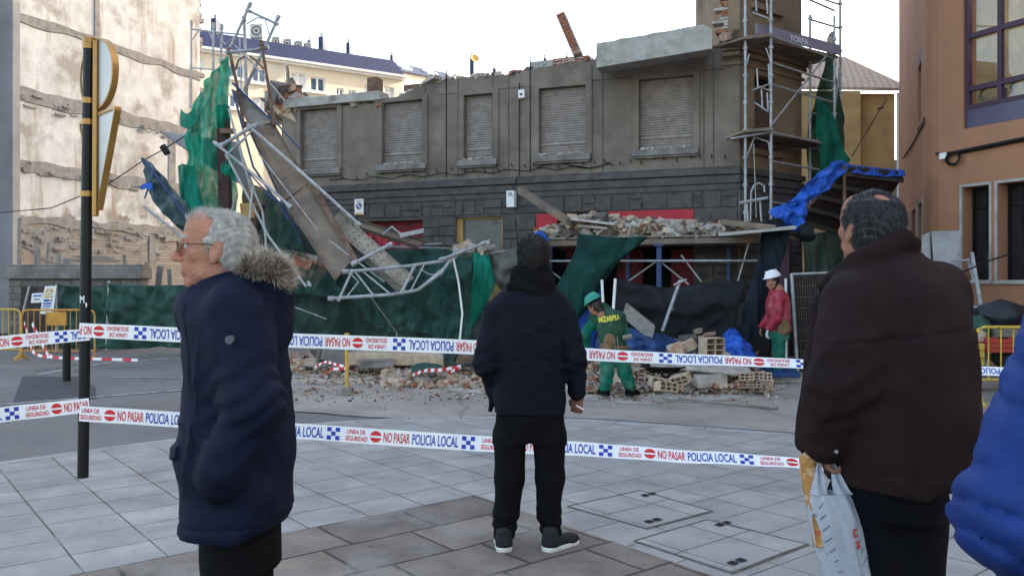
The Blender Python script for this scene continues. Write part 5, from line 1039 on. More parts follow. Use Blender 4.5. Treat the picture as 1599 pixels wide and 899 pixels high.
def barrier(label, x0, x1, Y, m, n=11, zt=1.0, zb=.22, plate_=None, ang=0, group=None):
    a = P(x0, 440, Y); a.z = 0; b = P(x1, 440, Y+ang); b.z = 0; t = thing('crowd_barrier', label, 'barrier', a, group)
    d = (b-a); u = d.normalized(); nn = Vector((-u.y, u.x, 0))
    mb = MB(); rc = .1; zt_ = zt
    pts = [a+ZV*.02, a+ZV*(zt-rc), a+ZV*(zt-rc*.3)+u*rc*.3, a+ZV*zt+u*rc, b+ZV*zt-u*rc, b+ZV*(zt-rc*.3)-u*rc*.3, b+ZV*(zt-rc), b+ZV*.02]
    mb.tube(pts, .02, 8); mb.tube([a+ZV*zb, b+ZV*zb], .016, 6); mb.build('frame', m, t, smooth=False)
    for k in range(n):
        q = a+d*((k+1)/(n+1)); mb = MB(); mb.tube([q+ZV*zb, q+ZV*(zt-.005)], .009, 6); mb.build('bar', m, t)
    for e in (a, b):
        mb = MB(); mb.tube([e+nn*.22+ZV*.015, e+ZV*.12, e-nn*.22+ZV*.015], .016, 6); mb.build('foot', m, t)
    if plate_: 
        q = a+d*plate_; mb = MB(); mb.obox(q+ZV*(zt-.17), .38, .03, .26); mb.build('plate', M['orangey'], t)
    return t
barrier('orange-yellow barrier with a square plate before the fence, left of the signpost', 34, 148, 16.3, M['orangey'], 11, 1.0, .2, .48)
barrier('paler barrier cut off by the left edge of the view', -60, 32, 16.7, M['yellow'], 9, 1.0, .2)
barrier('worn yellow barrier between the brown coat and the blue puffer', 1524, 1700, 10.5, M['yellow'], 8, .98, .32)
barrier('second yellow barrier just behind, mostly hidden by the brown coat', 1400, 1521, 11.0, M['yellow'], 8, .95, .3)
mb = MB(); a = G(104, 595); mb.tube([(a.x, a.y, 0), (a.x, a.y, .72), (a.x, a.y, .75)], [.058, .058, .045], 14); mb.tube([(a.x, a.y, .62), (a.x, a.y, .65)], .062, 14); tag(mb.build('bollard', M['black'], None), 'dark grey street bollard to the left of the signpost', 'bollard')
# striped tape lying on the ground at the left barrier
def tape_strip(mb, pts, wd, n=60, tw=None):
    ps = cr(np.array([tuple(p) for p in pts]), n); rows = []
    for i, p in enumerate(ps):
        q = Vector(p); w_ = Vector((0, .35, .9)).normalized() if tw is None else tw(i/(n-1)); rows.append([q-w_*wd/2, q+w_*wd/2])
    mb.grid(rows, 0)
    return rows
def striped(label, pts, wd, nseg):
    mb = MB(); ps = cr(np.array([tuple(P(*p)) for p in pts]), nseg+1)
    for i in range(nseg):
        a, b = Vector(ps[i]), Vector(ps[i+1]); w_ = Vector((.1, .3, .9)).normalized()*wd/2; mb.add([a-w_, b-w_, b+w_, a+w_], [(0, 1, 2, 3)], (i//2) % 2)
    o = mb.build('hazard_tape', [M['white'], M['tred']], None, fixn=False); s = o.modifiers.new('thickness', 'SOLIDIFY'); s.thickness = .002; tag(o, label, 'tape')
striped('red and white striped tape trailing from the left barrier onto the road', [(38, 503, 16.0), (45, 530, 15.9), (55, 552, 15.6), (90, 558, 15.4), (150, 560, 15.3), (215, 562, 15.2)], .05, 46)
striped('short striped tape fluttering under the orange plate of the barrier', [(50, 505, 16.1), (60, 525, 16), (72, 550, 15.8), (80, 556, 15.6)], .07, 18)
striped('red and white tape tangled in the left part of the ground rubble', [(492, 573, 13.6), (508, 565, 13.6), (525, 569, 13.5), (545, 574, 13.4), (515, 576, 13.4)], .045, 36)
striped('red and white tape tangled in the middle of the ground rubble', [(645, 585, 12.6), (665, 578, 12.6), (690, 577, 12.6), (720, 572, 12.7), (700, 582, 12.5)], .05, 36)

# yellow pole on concrete foot
yp = thing('yellow_pole', 'thin yellow pole on a concrete foot standing before the rubble', 'pole', G(542, 612)); a = wpos(yp)
mb = MB(); mb.tube([(a.x, a.y, .06), (a.x-.01, a.y, .82)], .024, 8); mb.build('pole', M['yellow'], yp); mb = MB(); mb.obox((a.x, a.y, .03), .155, .14, .07, jit=.05); mb.build('foot', M['concrete_d'], yp, bevel=.01)
mb = MB(); mb.tube([(a.x, a.y, .80), (a.x, a.y, .83)], .035, 8); mb.build('cap', M['yellow'], yp)

# ================= RUBBLE ON THE GROUND =================
rr = random.Random(21)
def zone(x0, x1, y0, y1, hfun):
    def f(r):
        x = r.uniform(x0, x1); y = r.uniform(y0, y1); g = G(x, y, -.04); g.z = -.03+hfun(x, y)*r.random(); return g
    return f
def h1(x, y): return .04+.16*math.exp(-((y-575)/12)**2)
mb = MB()
rubble(mb, zone(460, 660, 568, 585, h1), 1200, .04, .13, rr, 5, .8, (5, 3, 5, 2, 2))
rubble(mb, zone(600, 795, 577, 606, lambda x, y: .05+.12*max(0, 1-abs(y-588)/18)), 1300, .04, .13, rr, 5, .8, (5, 3, 5, 1, 3))
def h2(x, y): return .05+.5*math.exp(-((x-1075)/75)**2)*max(0, 1-abs(y-578)/32)
rubble(mb, zone(905, 1195, 574, 613, lambda x, y: h2(x, y)+.04), 2200, .05, .16, rr, 5, .8, (6, 4, 5, 2, 3))
rubble(mb, zone(1000, 1140, 565, 585, lambda x, y: .75*math.exp(-((x-1085)/48)**2)), 700, .06, .18, rr, 5, .8, (7, 3, 4, 2, 2))
rubble(mb, zone(440, 1230, 566, 628, lambda x, y: 0), 1500, .010, .038, rr, 5, .8)
rubble(mb, lambda r: G(r.gauss(600, 200), r.uniform(575, 640), -.035), 160, .01, .022, rr, 5, .7)
rubble(mb, zone(470, 800, 572, 600, lambda x, y: .10*max(0, 1-abs(y-582)/18)), 2600, .02, .06, rr, 5, .9, (7, 2, 5, 1, 2))
rubble(mb, zone(910, 1200, 572, 616, lambda x, y: h2(x, y)+.06), 3600, .02, .07, rr, 5, .9, (7, 3, 5, 1, 2))
tag(mb.build('ground_rubble', RM, None), 'broken plaster, brick and dust strewn over the roadway below the facade', 'rubble', kind='stuff')
M['dust'] = mat('plaster_dust', (.48, .43, .38), (.36, .32, .28), scale=6, bump=.5, bscale=60, lo=.4, hi=.6)
for q_ in ([(455, 590), (520, 596), (640, 598), (720, 612), (800, 618), (800, 572), (600, 566), (455, 564)], [(890, 622), (1010, 630), (1130, 624), (1215, 612), (1215, 585), (1000, 568), (890, 570)]):
    pg = [G(x+6*math.sin(i*2.3), y, -.04) for i, (x, y) in enumerate(q_)]; cc = sum(pg, Vector())/len(pg); ring = []
    for i in range(len(pg)):
        a_, b_ = pg[i], pg[(i+1) % len(pg)]
        for k in range(8):
            v_ = a_.lerp(b_, k/8); ring.append(v_+(v_-cc)*.10*mnoise.noise(v_*2.5))
    poly_sheet('dust_patch', [(v_.x, v_.y) for v_ in ring], -.0355, M['dust'])
# big individual pieces
def slabpiece(label, px, py, Y, sx, sy, sz, rz, rx, ry, m, name='masonry_slab', cat='slab', grp='large broken slabs on the roadway', jit=.07):
    mb = MB(); rot = Matrix.Rotation(rz, 3, 'Z') @ Matrix.Rotation(rx, 3, 'X') @ Matrix.Rotation(ry, 3, 'Y'); mb.obox(P(px, py, Y), sx, sy, sz, rot, 0, jit=jit, rng=rr)
    o = mb.build(name, m, None, bevel=.012); tag(o, label, cat, grp); return o
slabpiece('big pale slab with a squared front edge under the tape', 606, 559, 13.9, 1.15, .5, .19, .1, .0, .02, M['plaster_c'])
slabpiece('dark flat slab under the left end of the big pale slab', 588, 566, 13.7, .55, .4, .14, .2, 0, .0, M['concrete_d'])
slabpiece('smaller cream slab lying on the big pale one', 608, 552, 14.1, .9, .4, .07, .0, .1, .03, M['plaster_r'])
slabpiece('cream brick-faced lump to the right of the big pale slab', 674, 561, 13.7, .48, .35, .22, -.2, .1, .0, M['plaster_c'])
slabpiece('grey curved slab standing on edge against the dark net', 528, 552, 14.3, .55, .12, .34, .3, -.35, .3, M['concrete_d'])
slabpiece('dark bluish slab behind the left part of the rubble', 510, 556, 14.6, .35, .2, .2, .5, .4, .2, M['rub_d'])
slabpiece('long grey sheet lying on the rubble right of the worker in green', 1092, 572, 12.1, 1.5, .5, .05, -.1, .12, .1, M['plaster_r'])
slabpiece('thin board leaning over the rubble below the square chimney block', 1118, 560, 12.6, .5, .4, .04, -.2, .1, .25, M['plaster_c'])
slabpiece('white plaster lump at the bottom right of the rubble heap', 1105, 592, 11.9, .45, .3, .16, .4, .1, 0, M['plaster_r'], jit=.2)
slabpiece('reddish lump of masonry at the left end of the ground rubble', 478, 566, 13.8, .3, .2, .1, .3, .0, .1, M['brick_o'])
slabpiece('brown timber offcut leaning right of the green-topped rubble', 738, 564, 13.2, .45, .2, .16, -.3, .2, .3, M['steel_rust'])
slabpiece('long wooden plank lying on the kerb line right of the rubble', 1000, 566, 13.0, .6, .08, .06, .1, 0, .05, M['plank'], 'timber_plank', 'plank')
slabpiece('pinkish hollow-tile fragment by the middle man’s elbow', 768, 593, 12.2, .26, .16, .14, .3, .1, .2, M['brick'])
for i, (x, y, lb) in enumerate([(1060, 545, 'orange clay brick leaning high on the rubble, left of the square block'), (1078, 540, 'pale clay block tilted near the top of the rubble'), (1065, 555, 'cream block on the left slope of the rubble heap'), (1130, 556, 'light block behind the sheet at the right of the heap')]):
    slabpiece(lb, x-5, y, 12.6, .24, .14, .16, rr.uniform(0, 3), rr.uniform(-.6, .6), .4, M['plaster_c'] if i else M['brick_o'])
# hollow bricks
def hollow(label, px, py, Y, L_=.26, W__=.14, H_=.10, rz=0, rx=0, ry=0, m='brick_o', rows=2, cols=3, grp='hollow clay bricks in the rubble', name='hollow_brick', cat='brick'):
    c = P(px, py, Y); rot = Matrix.Rotation(rz, 3, 'Z') @ Matrix.Rotation(rx, 3, 'X') @ Matrix.Rotation(ry, 3, 'Y')
    fr = Frame((0, 0), (1, 0), toward=(0, -9, 0)); mb = MB(); ops = []
    t = .012; cw_ = (L_-t*(cols+1))/cols; ch = (H_-t*(rows+1))/rows
    for i in range(cols):
        for j in range(rows): ops.append((t+i*(cw_+t), t+i*(cw_+t)+cw_, t+j*(ch+t), t+j*(ch+t)+ch))
    fr.wall(mb, 0, L_, 0, H_, ops, th=W__)
    mb.add([(0, 0, 0), (L_, 0, 0), (L_, W__, 0), (0, W__, 0)], [(0, 1, 2, 3)])
    mb.v = [tuple(c+rot@(Vector(v)-Vector((L_/2, W__/2, H_/2)))) for v in mb.v]
    o = mb.build(name, M[m], None); tag(o, label, cat, grp); return o
hollow('square pale block of hollow tiles standing upright on top of the rubble heap', 1111, 541, 12.4, .30, .26, .27, .25, 0, 0, 'plaster_c', 3, 2, name='chimney_block', cat='block')
hb = [(1165, 588, 'upper left hollow brick of the small stack at the right end of the heap'), (1180, 587, 'upper middle hollow brick of the small right-end stack'), (1193, 588, 'upper right hollow brick of the small right-end stack'), (1160, 600, 'lower left hollow brick of the small right-end stack'), (1176, 600, 'lower middle hollow brick of the small right-end stack')]
for x, y, lb in hb: hollow(lb, x, y-1, 11.75, .19, .14, .10, rr.uniform(-.15, .15), 0, 0, rr.choice(['brick_o', 'plaster_c']), 2, 3)
for x, y, lb in [(1040, 604, 'hollow brick lying flat at the front foot of the rubble heap'), (1030, 597, 'hollow brick just behind the one at the heap’s front foot'), (1062, 592, 'tilted hollow brick in the front slope of the heap'), (992, 590, 'hollow brick beside the right boot of the worker in green'), (1005, 580, 'hollow brick higher up to the right of the worker in green'), (1112, 568, 'broken hollow brick under the square block, behind the tape'), (1143, 565, 'hollow brick showing between the square block and the blue tarp'), (985, 573, 'dusty hollow brick behind the legs of the worker in green')]:
    hollow(lb, x, y, 1.45*F/(y+14-440), .27, .15, .12, rr.uniform(-.5, .5), rr.uniform(-.3, .3), rr.uniform(-.3, .3), rr.choice(['brick_o', 'plaster_c', 'brick_o']))
# scattered bricks
def brick_at(lb, x, y):
    mb = MB(); g = G(x, y, -.04); mb.obox(g+ZV*.05, .24, .12, .07, Matrix.Rotation(rr.uniform(0, 3), 3, 'Z') @ Matrix.Rotation(rr.uniform(-.3, .3), 3, 'X'), 0, jit=.05, rng=rr); tag(mb.build('brick', M[rr.choice(['brick_o', 'brick', 'plaster_c'])], None, bevel=.006), lb, 'brick', 'loose solid bricks in the rubble')
for x, y, lb in [(487, 584, 'solid brick at the far left of the rubble beside the old man'), (560, 586, 'solid brick just right of the yellow pole'), (600, 588, 'solid brick in front of the big pale slab, left half'), (640, 586, 'solid brick in front of the big pale slab, right end'), (705, 594, 'solid brick in the rubble short of the middle man'), (735, 600, 'foremost solid brick to the left of the middle man'), (1130, 610, 'solid brick on the edge of the heap below the small brick stack'), (940, 594, 'solid brick between the worker’s green legs')]: brick_at(lb, x, y)
# black barrow tray / basin
mb = MB(); c = P(1037, 575, 12.0); rows = []
for k in range(7):
    t = k/6; rows.append([c+Vector((math.cos(a)*(.2+.12*t), math.sin(a)*(.13+.08*t), -.06+.09*t)) for a in np.linspace(0, 2*math.pi, 21)])
mb.grid(rows); mb.tube([c+Vector((math.cos(a)*.33, math.sin(a)*.215, .03)) for a in np.linspace(0, 2*math.pi, 25)], .012, 5)
tag(mb.build('rubber_basin', M['black'], None, smooth=True), 'black rubber builder’s basin half buried in the rubble', 'basin')
mb = MB(); c = P(1040, 582, 11.85); mb.tube([c+Vector((math.cos(a)*.06, 0, math.sin(a)*.06)) for a in np.linspace(0, 2*math.pi, 17)], .02, 6); tag(mb.build('rubber_ring', M['black'], None), 'small dark rubber ring under the basin', 'ring')
mb = MB(); rr2 = random.Random(2); c = P(757, 563, 13.2); mb.obox(c, .13, .05, .2, Matrix.Rotation(.15, 3, 'Y'), 0, jit=.05); mb.obox(c+Vector((0, -.03, .0)), .04, .03, .08, None, 1); tag(mb.build('orange_lamp', [mat('orange_plastic', (.85, .13, .02), (.8, .1, .02), rough=.4), M['tred']], None, bevel=.02), 'bright orange plastic lamp leaning by the middle man’s elbow', 'lamp')
tag(sheet('green_net', [[(640, 572, 12.9), (665, 566, 12.9), (690, 570, 12.9)], [(642, 580, 12.6), (665, 577, 12.6), (692, 578, 12.6)]], M['tarp'], 20, 12, .06, (7, 7, 7), 50), 'green cloth rag lying on the rubble left of the middle man', 'cloth')
tag(sheet('green_net', [[(690, 545, 13.6), (715, 540, 13.6), (745, 540, 13.5)], [(692, 560, 13.3), (715, 558, 13.3), (742, 556, 13.2)], [(695, 570, 13.1), (715, 572, 13.1), (738, 570, 13.1)]], M['net_d'], 24, 20, .08, (5, 5, 5), 51), 'dark green net lying in a heap at the foot of the screen', 'netting')
# mattock on the road
mt = thing('mattock', 'mattock lying on the roadway with its long pale handle pointing right', 'mattock', G(1045, 628, -.04)); 
a, b = G(1060, 627, -.04)+ZV*.04, G(1214, 640, -.04)+ZV*.025
mb = MB(); mb.tube([a, a.lerp(b, .5), b], [.016, .018, .021], 8); mb.build('handle', M['plank2'], mt)
mb = MB(); h = G(1042, 626, -.04); mb.obox(h+ZV*.08, .10, .02, .13, Matrix.Rotation(.25, 3, 'Y') @ Matrix.Rotation(.2, 3, 'X'), jit=.08); mb.tube([h+ZV*.05, a], .02, 8); mb.build('blade', M['steel'], mt, bevel=.004)
# kerb edge strip by the facade and curbs
mb = MB(); a, b = G(1000, 596, -.04), G(1262, 598, -.04); 
c, d = G(1262, 583, -.04), G(1000, 583, -.04); mb.hexa([a, b, c, d, a+ZV*.1, b+ZV*.1, c+ZV*.1, d+ZV*.1]); tag(mb.build('kerb', M['concrete'], None, bevel=.01), kind='structure')
q = [G(400, 556, -.04), G(800, 566, -.04), G(1262, 583, -.04)]
mb = MB(); ex = [FF.p(UE, 0, .02), FF.p(2, 0, .02), Vector((6.5, 17, 0))]
mb.grid([[p+ZV*.09 for p in q], [Vector((p.x, p.y, .05)) for p in ex]]); mb.grid([[p for p in q], [p+ZV*.09 for p in q]]); o = mb.build('facade_pavement', M['apron'], None); o['kind'] = 'structure'

# ================= RIGHT CLUTTER =================
def pl(label, q, m, name='metal_sheet', cat='sheet', grp=None, th=.03):
    c = [P(*k) for k in q]; n = Vector((.1, -.03, 0)); mb = MB(); mb.hexa([*c, *[p+Vector((0, th, 0)) for p in c]]); tag(mb.build(name, m, None, bevel=.004), label, cat, grp)
M['greypl'] = mat('stained_grey_panel', (.34, .335, .32), (.22, .215, .21), scale=3, c3=(.13, .13, .13), s3=3, t3=.62)
pl('tall stained grey panel with bolt holes leaning on the salmon wall', [(1470, 560, 13.2), (1500, 560, 13.2), (1500, 360, 14.2), (1455, 361, 14.3)], M['greypl'])
pl('narrower grey panel leaning left of the tall stained one', [(1440, 560, 13.4), (1462, 560, 13.4), (1452, 362, 14.4), (1440, 368, 14.4)], M['greypl'])
pl('thin dark panel edge behind the two grey ones', [(1455, 560, 13.6), (1470, 560, 13.6), (1470, 385, 14.4), (1453, 365, 14.5)], M['plank'])
ld = thing('stepladder', 'aluminium stepladder frame leaning against the salmon wall below the window', 'ladder', P(1520, 570, 13))
for p in ([(1518, 395, 13.6), (1532, 478, 13.0)], [(1480, 408, 13.6), (1497, 478, 13.2)], [(1512, 405, 13.7), (1522, 440, 13.4)]): tubep(p, .03, 'rail', ld)
for p in ([(1478, 407, 13.6), (1520, 406, 13.6)], [(1500, 478, 13.1), (1534, 480, 13.0)], [(1486, 440, 13.4), (1524, 440, 13.3)]): tubep(p, .02, 'rung', ld)
for (x0, y0) in ((1532, 478), (1497, 478)): tubep([(x0, y0, 13.0), (x0+10, y0+95, 12.6)], .03, 'rail', ld)
mb = MB(); mb.tube([P(1490, 430, 12.6), P(1502, 425, 12.5), P(1550, 405, 12.0), P(1600, 390, 11.5), P(1750, 330, 10)], .012, 5); tag(mb.build('black_cable', M['black'], None), 'black cable stretched in front of the ground floor windows at right', 'cable')
def blob(label, px, py, Y, rx, ry, rz, m, seed=0, name='sack', cat='sack', grp='black sacks on the pavement at right'):
    c = P(px, py, Y); mb = MB(); rows = []
    for i in range(17):
        th = math.pi*i/16; r = []
        for j in range(29):
            ph = 2*math.pi*j/28; d = Vector((math.sin(th)*math.cos(ph), math.sin(th)*math.sin(ph), math.cos(th))); k = 1+.22*mnoise.noise(d*1.8+Vector((seed, 0, 0)))-.12*abs(mnoise.noise(d*4+Vector((seed, 3, 0))))
            r.append(c+Vector((d.x*rx, d.y*ry, d.z*rz))*k)
        rows.append(r)
    mb.grid(rows); tag(mb.build(name, m, None, smooth=True), label, cat, grp)
M['sack'] = mat('black_sacking', (.02, .024, .032), (.012, .014, .02), scale=6, rough=.5, bump=.4, bscale=12)
blob('large black sheet-wrapped heap behind the yellow barrier', 1565, 492, 12.2, .42, .3, .22, M['sack'], 1); blob('flatter black sack on the left of the wrapped heap', 1535, 500, 12.4, .32, .25, .14, M['sack'], 5); blob('green sack low behind the left end of the yellow barrier', 1528, 515, 12.0, .16, .2, .22, M['tarp'], 8, grp=None)
blob('grey lumpy bag standing behind the bars of the yellow barrier', 1530, 555, 11.8, .12, .1, .14, M['concrete_d'], 12, grp=None); blob('small pale bag near the left upright of the yellow barrier', 1531, 524, 11.6, .07, .1, .09, M['plaster_c'], 15, grp=None)
blob('dark bag on the ground behind the middle bars of the barrier', 1575, 560, 11.8, .25, .2, .16, M['sack'], 17)
def crate(label, px, py, Y, sx, sz, m):
    t = thing('crate', label, 'crate', P(px, py, Y)); c = P(px, py, Y); mb = MB()
    for k in range(3):
        z = -sz/2+sz*(k+.5)/3; mb.obox(c+Vector((0, -.15, z)), sx, .015, sz/3*.8); mb.obox(c+Vector((0, .15, z)), sx, .015, sz/3*.8); mb.obox(c+Vector((sx/2, 0, z)), .015, .3, sz/3*.8); mb.obox(c+Vector((-sx/2, 0, z)), .015, .3, sz/3*.8)
    mb.build('slats', m, t)
    mb = MB()
    for a in (-1, 1):
        for b in (-1, 1): mb.obox(c+Vector((a*(sx/2-.02), b*.13, 0)), .03, .03, sz)
    mb.obox(c+Vector((0, 0, -sz/2+.01)), sx-.04, .26, .02); mb.build('frame', m, t)
crate('red crate behind the bars of the yellow barrier', 1560, 538, 11.6, .48, .2, mat('red_plastic', (.42, .06, .04), (.36, .05, .04), rough=.5)); crate('pale crate above the red one behind the barrier', 1575, 521, 11.9, .5, .14, M['plank2'])
crate('yellow crate behind the left upright of the yellow barrier', 1519, 552, 11.4, .14, .3, M['yellow'])
pl('long pale plank lying behind the barrier feet', [(1515, 592, 12), (1580, 592, 12), (1585, 588, 12.4), (1512, 588, 12.4)], M['plank2'], 'timber_plank', 'plank', th=.02)

# ================= SIGNPOST =================
sp = thing('signpost', 'black signpost carrying a round and a triangular sign seen edge-on with gold frames', 'signpost', (G(129.5, 745).x, G(129.5, 745).y, 0)); b0 = wpos(sp); Yp = b0.y; t0 = P(139, 66, Yp)
mb = MB(); mb.tube([b0, t0], .0415, 16); mb.build('pole', M['black'], sp, smooth=False)
def pol(py): 
    z = H+(HY-py)/F*Yp; return b0.lerp(t0, z/t0.z)
mb = MB(); mb.tube([pol(68), pol(60)], .047, 16); mb.build('pole_cap', M['gold'], sp)
for y in (73, 158, 191, 303):
    mb = MB(); c = pol(y); mb.tube([c-ZV*.022, c+ZV*.022], .049, 16); mb.obox(c+Vector((.075, 0, 0)), .07, .03, .045); mb.build('clamp', M['gold'], sp)
mb = MB(); text_on(mb, 'M', pol(473)+Vector((-.02, -.043, 0)), Vector((1, 0, 0)), ZV, .06, .035, Vector((0, -1, 0)), off=.02); text_on(mb, ',', pol(480)+Vector((.02, -.037, 0)), Vector((1, 0, 0)), ZV, .04, .015, Vector((0, -1, 0)), off=.02); mb.build('scribble', M['white'], sp)
# signs: flat boxes with deep gold rim; face looks left-forward; plane contains vertical and direction D
def signplate(shape, cx, cz, size, D, name, label):
    ry_ = Vector((cx, Yp, 0)).normalized(); rt_ = Vector((ry_.y, -ry_.x, 0)); D = -ry_*math.sqrt(1-D*D)+rt_*D; Nn = Vector((D.y, -D.x, 0)).normalized()
    if Nn.x < 0: Nn = -Nn
    c = Vector((cx, Yp, cz)); out = []
    if shape == 'disc': out = [(size*math.cos(t), size*math.sin(t)) for t in np.linspace(0, 2*math.pi, 41)[:-1]]
    else:
        rc = .06; base = [(-size*.5, size*.43), (size*.5, size*.43), (0, -size*.43)]
        for i in range(3):
            p = Vector(base[i]); q = Vector(base[(i+1) % 3]); o_ = Vector(base[i-1]); d1 = (o_-p).normalized(); d2 = (q-p).normalized()
            for t in np.linspace(0, 1, 6): out.append(tuple((p+d1*rc*(1-t)).lerp(p+d2*rc*t, .5*0+t) if False else ((p+d1*rc)*(1-t)**2+p*(2*t*(1-t))+(p+d2*rc)*t*t)))
    n = len(out); mb = MB(); W = .05
    P3 = lambda a, b, w: c+D*a+ZV*b+Nn*w
    vs = [];
    for a, b in out: vs += [P3(a, b, -W/2), P3(a, b, W/2), P3(a*.94, b*.94, W/2), P3(a*.94, b*.94, -W/2)]
    fs = []
    for i in range(n):
        j = (i+1) % n
        for k in range(4): fs.append((4*i+k, 4*j+k, 4*j+(k+1) % 4, 4*i+(k+1) % 4))
    mb.add(vs, fs); rim = mb.build(name, M['gold'], sp)
    mb = MB(); mb.add([P3(a*.945, b*.945, -.012) for a, b in out]+[P3(a*.945, b*.945, -.004) for a, b in out], [tuple(range(n)), tuple(range(2*n-1, n-1, -1))]); mb.build('panel', mat('sign_back', (.62, .62, .6), (.55, .55, .53), rough=.4), rim)
xs_ = P(154, 440, Yp).x
signplate('disc', xs_, P(150, 117, Yp).z, .285, .42, 'round_sign', '')
signplate('tri', xs_+.004, P(150, 256, Yp).z, .92, .29, 'triangular_sign', '')
mb = MB(); a_ = P(153.5, 66, Yp); b_ = P(152, 338, Yp); beam(mb, a_+Vector((.0, -.03, 0)), b_+Vector((.0, -.03, 0)), Vector((.017, 0, 0)), Vector((0, .025, 0))); mb.build('mounting_rail', M['gold'], sp, bevel=.004)

# ================= POLICE TAPE =================
TXT = {}
def tmesh(s, off=.012):
    if s not in TXT:
        vs, fs = text_mesh(s, 1, 1, off); xs = [v[0] for v in vs]; ys = [v[1] for v in vs]; x0, x1, y0, y1 = min(xs), max(xs), min(ys), max(ys)
        TXT[s] = ([((x-x0)/(x1-x0), (y-y0)/(y1-y0)) for x, y in vs], fs)
    return TXT[s]
def tape(label, ctrl, per, phase, flip, n=160):
    """ctrl: (px, py_center, Y, width_m, tilt) — tilt leans the strip about its own length"""
    pts = [tuple(P(c[0], c[1], c[2]))+(c[3], c[4]) for c in ctrl]
    A = cr(np.array(pts), n); pos = A[:, :3]; dl = np.r_[0, np.cumsum(np.linalg.norm(np.diff(pos, axis=0), axis=1))]; L_ = dl[-1]
    def at(s, v, lift=0):   # v -.5..+.5
        s = min(max(s, 0), L_); q = np.array([np.interp(s, dl, A[:, k]) for k in range(5)])
        s2 = min(s+.02, L_); s1 = max(s-.02, 0); T = Vector([np.interp(s2, dl, A[:, k])-np.interp(s1, dl, A[:, k]) for k in range(3)]).normalized()
        up = ZV-T*T.z; up.normalize(); nn = T.cross(up); 
        if nn.y > 0: nn = -nn
        up2 = (up*math.cos(q[4])-nn*math.sin(q[4])); n2 = (nn*math.cos(q[4])+up*math.sin(q[4]))
        wv = .006*math.sin(s*5.1+phase)+.004*math.sin(s*11.7)
        curl = 0.0
        return Vector(q[:3])+up2*(v*q[3])+n2*(lift+wv+curl)
    t = thing('police_tape', label, 'tape', at(0, 0), 'police tapes across the square')
    mb = MB(); rows = [[at(s, v) for v in (-.5, -.25, 0, .25, .5)] for s in np.linspace(0, L_, n)]
    rows2 = [[at(s, v, -.0015) for v in (-.5, -.25, 0, .25, .5)] for s in np.linspace(0, L_, n)]
    mb.grid(rows); mb.grid(rows2); mb.build('strip', M['tape'], t, smooth=True)
    red, blue = MB(), MB(); sg = -1 if flip else 1
    def put(mb, vs, fs, s0, wd, v0, v1):
        pv = []
        for x, y in vs:
            s = s0+x*wd; v = v0+(v1-v0)*y
            ss = (L_-s if flip else s); pv.append(at(ss, sg*v, .003))
        xsn = [(s0+x*wd) for x, y in vs]
        if min(xsn) < 0 or max(xsn) > L_: 
            ok = [i for i, f in enumerate(fs) if all(0 <= xsn[k] <= L_ for k in f)]; fs = [fs[i] for i in ok]
        if fs: mb.add(pv, fs)
    s = -per+phase
    while s < L_:
        put(red, *tmesh('LINEA DE'), s, .135*per, .08, .36); put(red, *tmesh('SEGURIDAD'), s-.01*per, .165*per, -.36, -.06)
        cvs = []; cfs = []; rx_ = .036*per
        for hh_ in (1, -1):
            b_ = len(cvs); pts_ = [(math.cos(a), math.sin(a)) for a in np.linspace(.2, math.pi-.2, 14)]; cvs += [(.5+.5*x, .5+.5*y*hh_) for x, y in pts_]; cfs.append(tuple(range(b_, b_+14)))
        put(red, cvs, cfs, s+.172*per, .085*per, -.36, .36)
        put(red, *tmesh('NO PASAR', .014), s+.272*per, .195*per, -.32, .32)
        put(blue, *tmesh('POLICIA LOCAL', .014), s+.485*per, .34*per, -.34, .34)
        q = []; f = []
        for (i, j) in ((0, 0), (0, 2), (1, 1), (2, 0), (2, 2)):
            k = len(q); q += [(i/3, j/3), ((i+1)/3, j/3), ((i+1)/3, (j+1)/3), (i/3, (j+1)/3)]; f.append((k, k+1, k+2, k+3))
        put(blue, q, f, s+.85*per, .095*per, -.4, .4)
        s += per
    if red.f: red.build('red_print', M['tred'], t, fixn=False)
    if blue.f: blue.build('blue_print', M['tblue'], t, fixn=False)
tape('lower tape running right from the signpost to the brown coat, reading upright', [(124, 645, 6.52, .12, .0), (275, 655, 6.5, .12, 0), (460, 672, 6.45, .12, 0), (685, 688, 6.4, .12, .2), (890, 700, 6.35, .115, .6), (1110, 714, 6.25, .11, .8), (1250, 723, 6.2, .09, .8), (1460, 737, 6.1, .08, .8), (1700, 752, 6.0, .08, .8)], 1.05, .02, False)
tape('upper tape running right from the signpost in front of the workers, upside down', [(124, 515, 6.52, .11, 0), (285, 523, 6.5, .115, 0), (450, 531, 6.45, .11, 0), (740, 542, 6.4, .11, .1), (915, 553, 6.35, .095, .2), (1255, 568, 6.25, .075, .5), (1510, 577, 6.2, .07, .5), (1600, 581, 6.15, .07, .5), (1750, 586, 6.1, .07, .5)], 1.02, .35, True)
tape('upper tape running left from the signpost out of view, upside down', [(-120, 548, 6.2, .10, 0), (0, 535, 6.4, .10, 0), (70, 528, 6.5, .10, 0), (140, 522, 6.53, .09, 0)], .98, .32, True)
tape('lower tape running left from the signpost out of view, reading upright', [(-120, 672, 6.2, .11, 0), (0, 648, 6.4, .115, 0), (70, 640, 6.5, .115, 0), (140, 632, 6.53, .11, 0)], .98, .68, False)
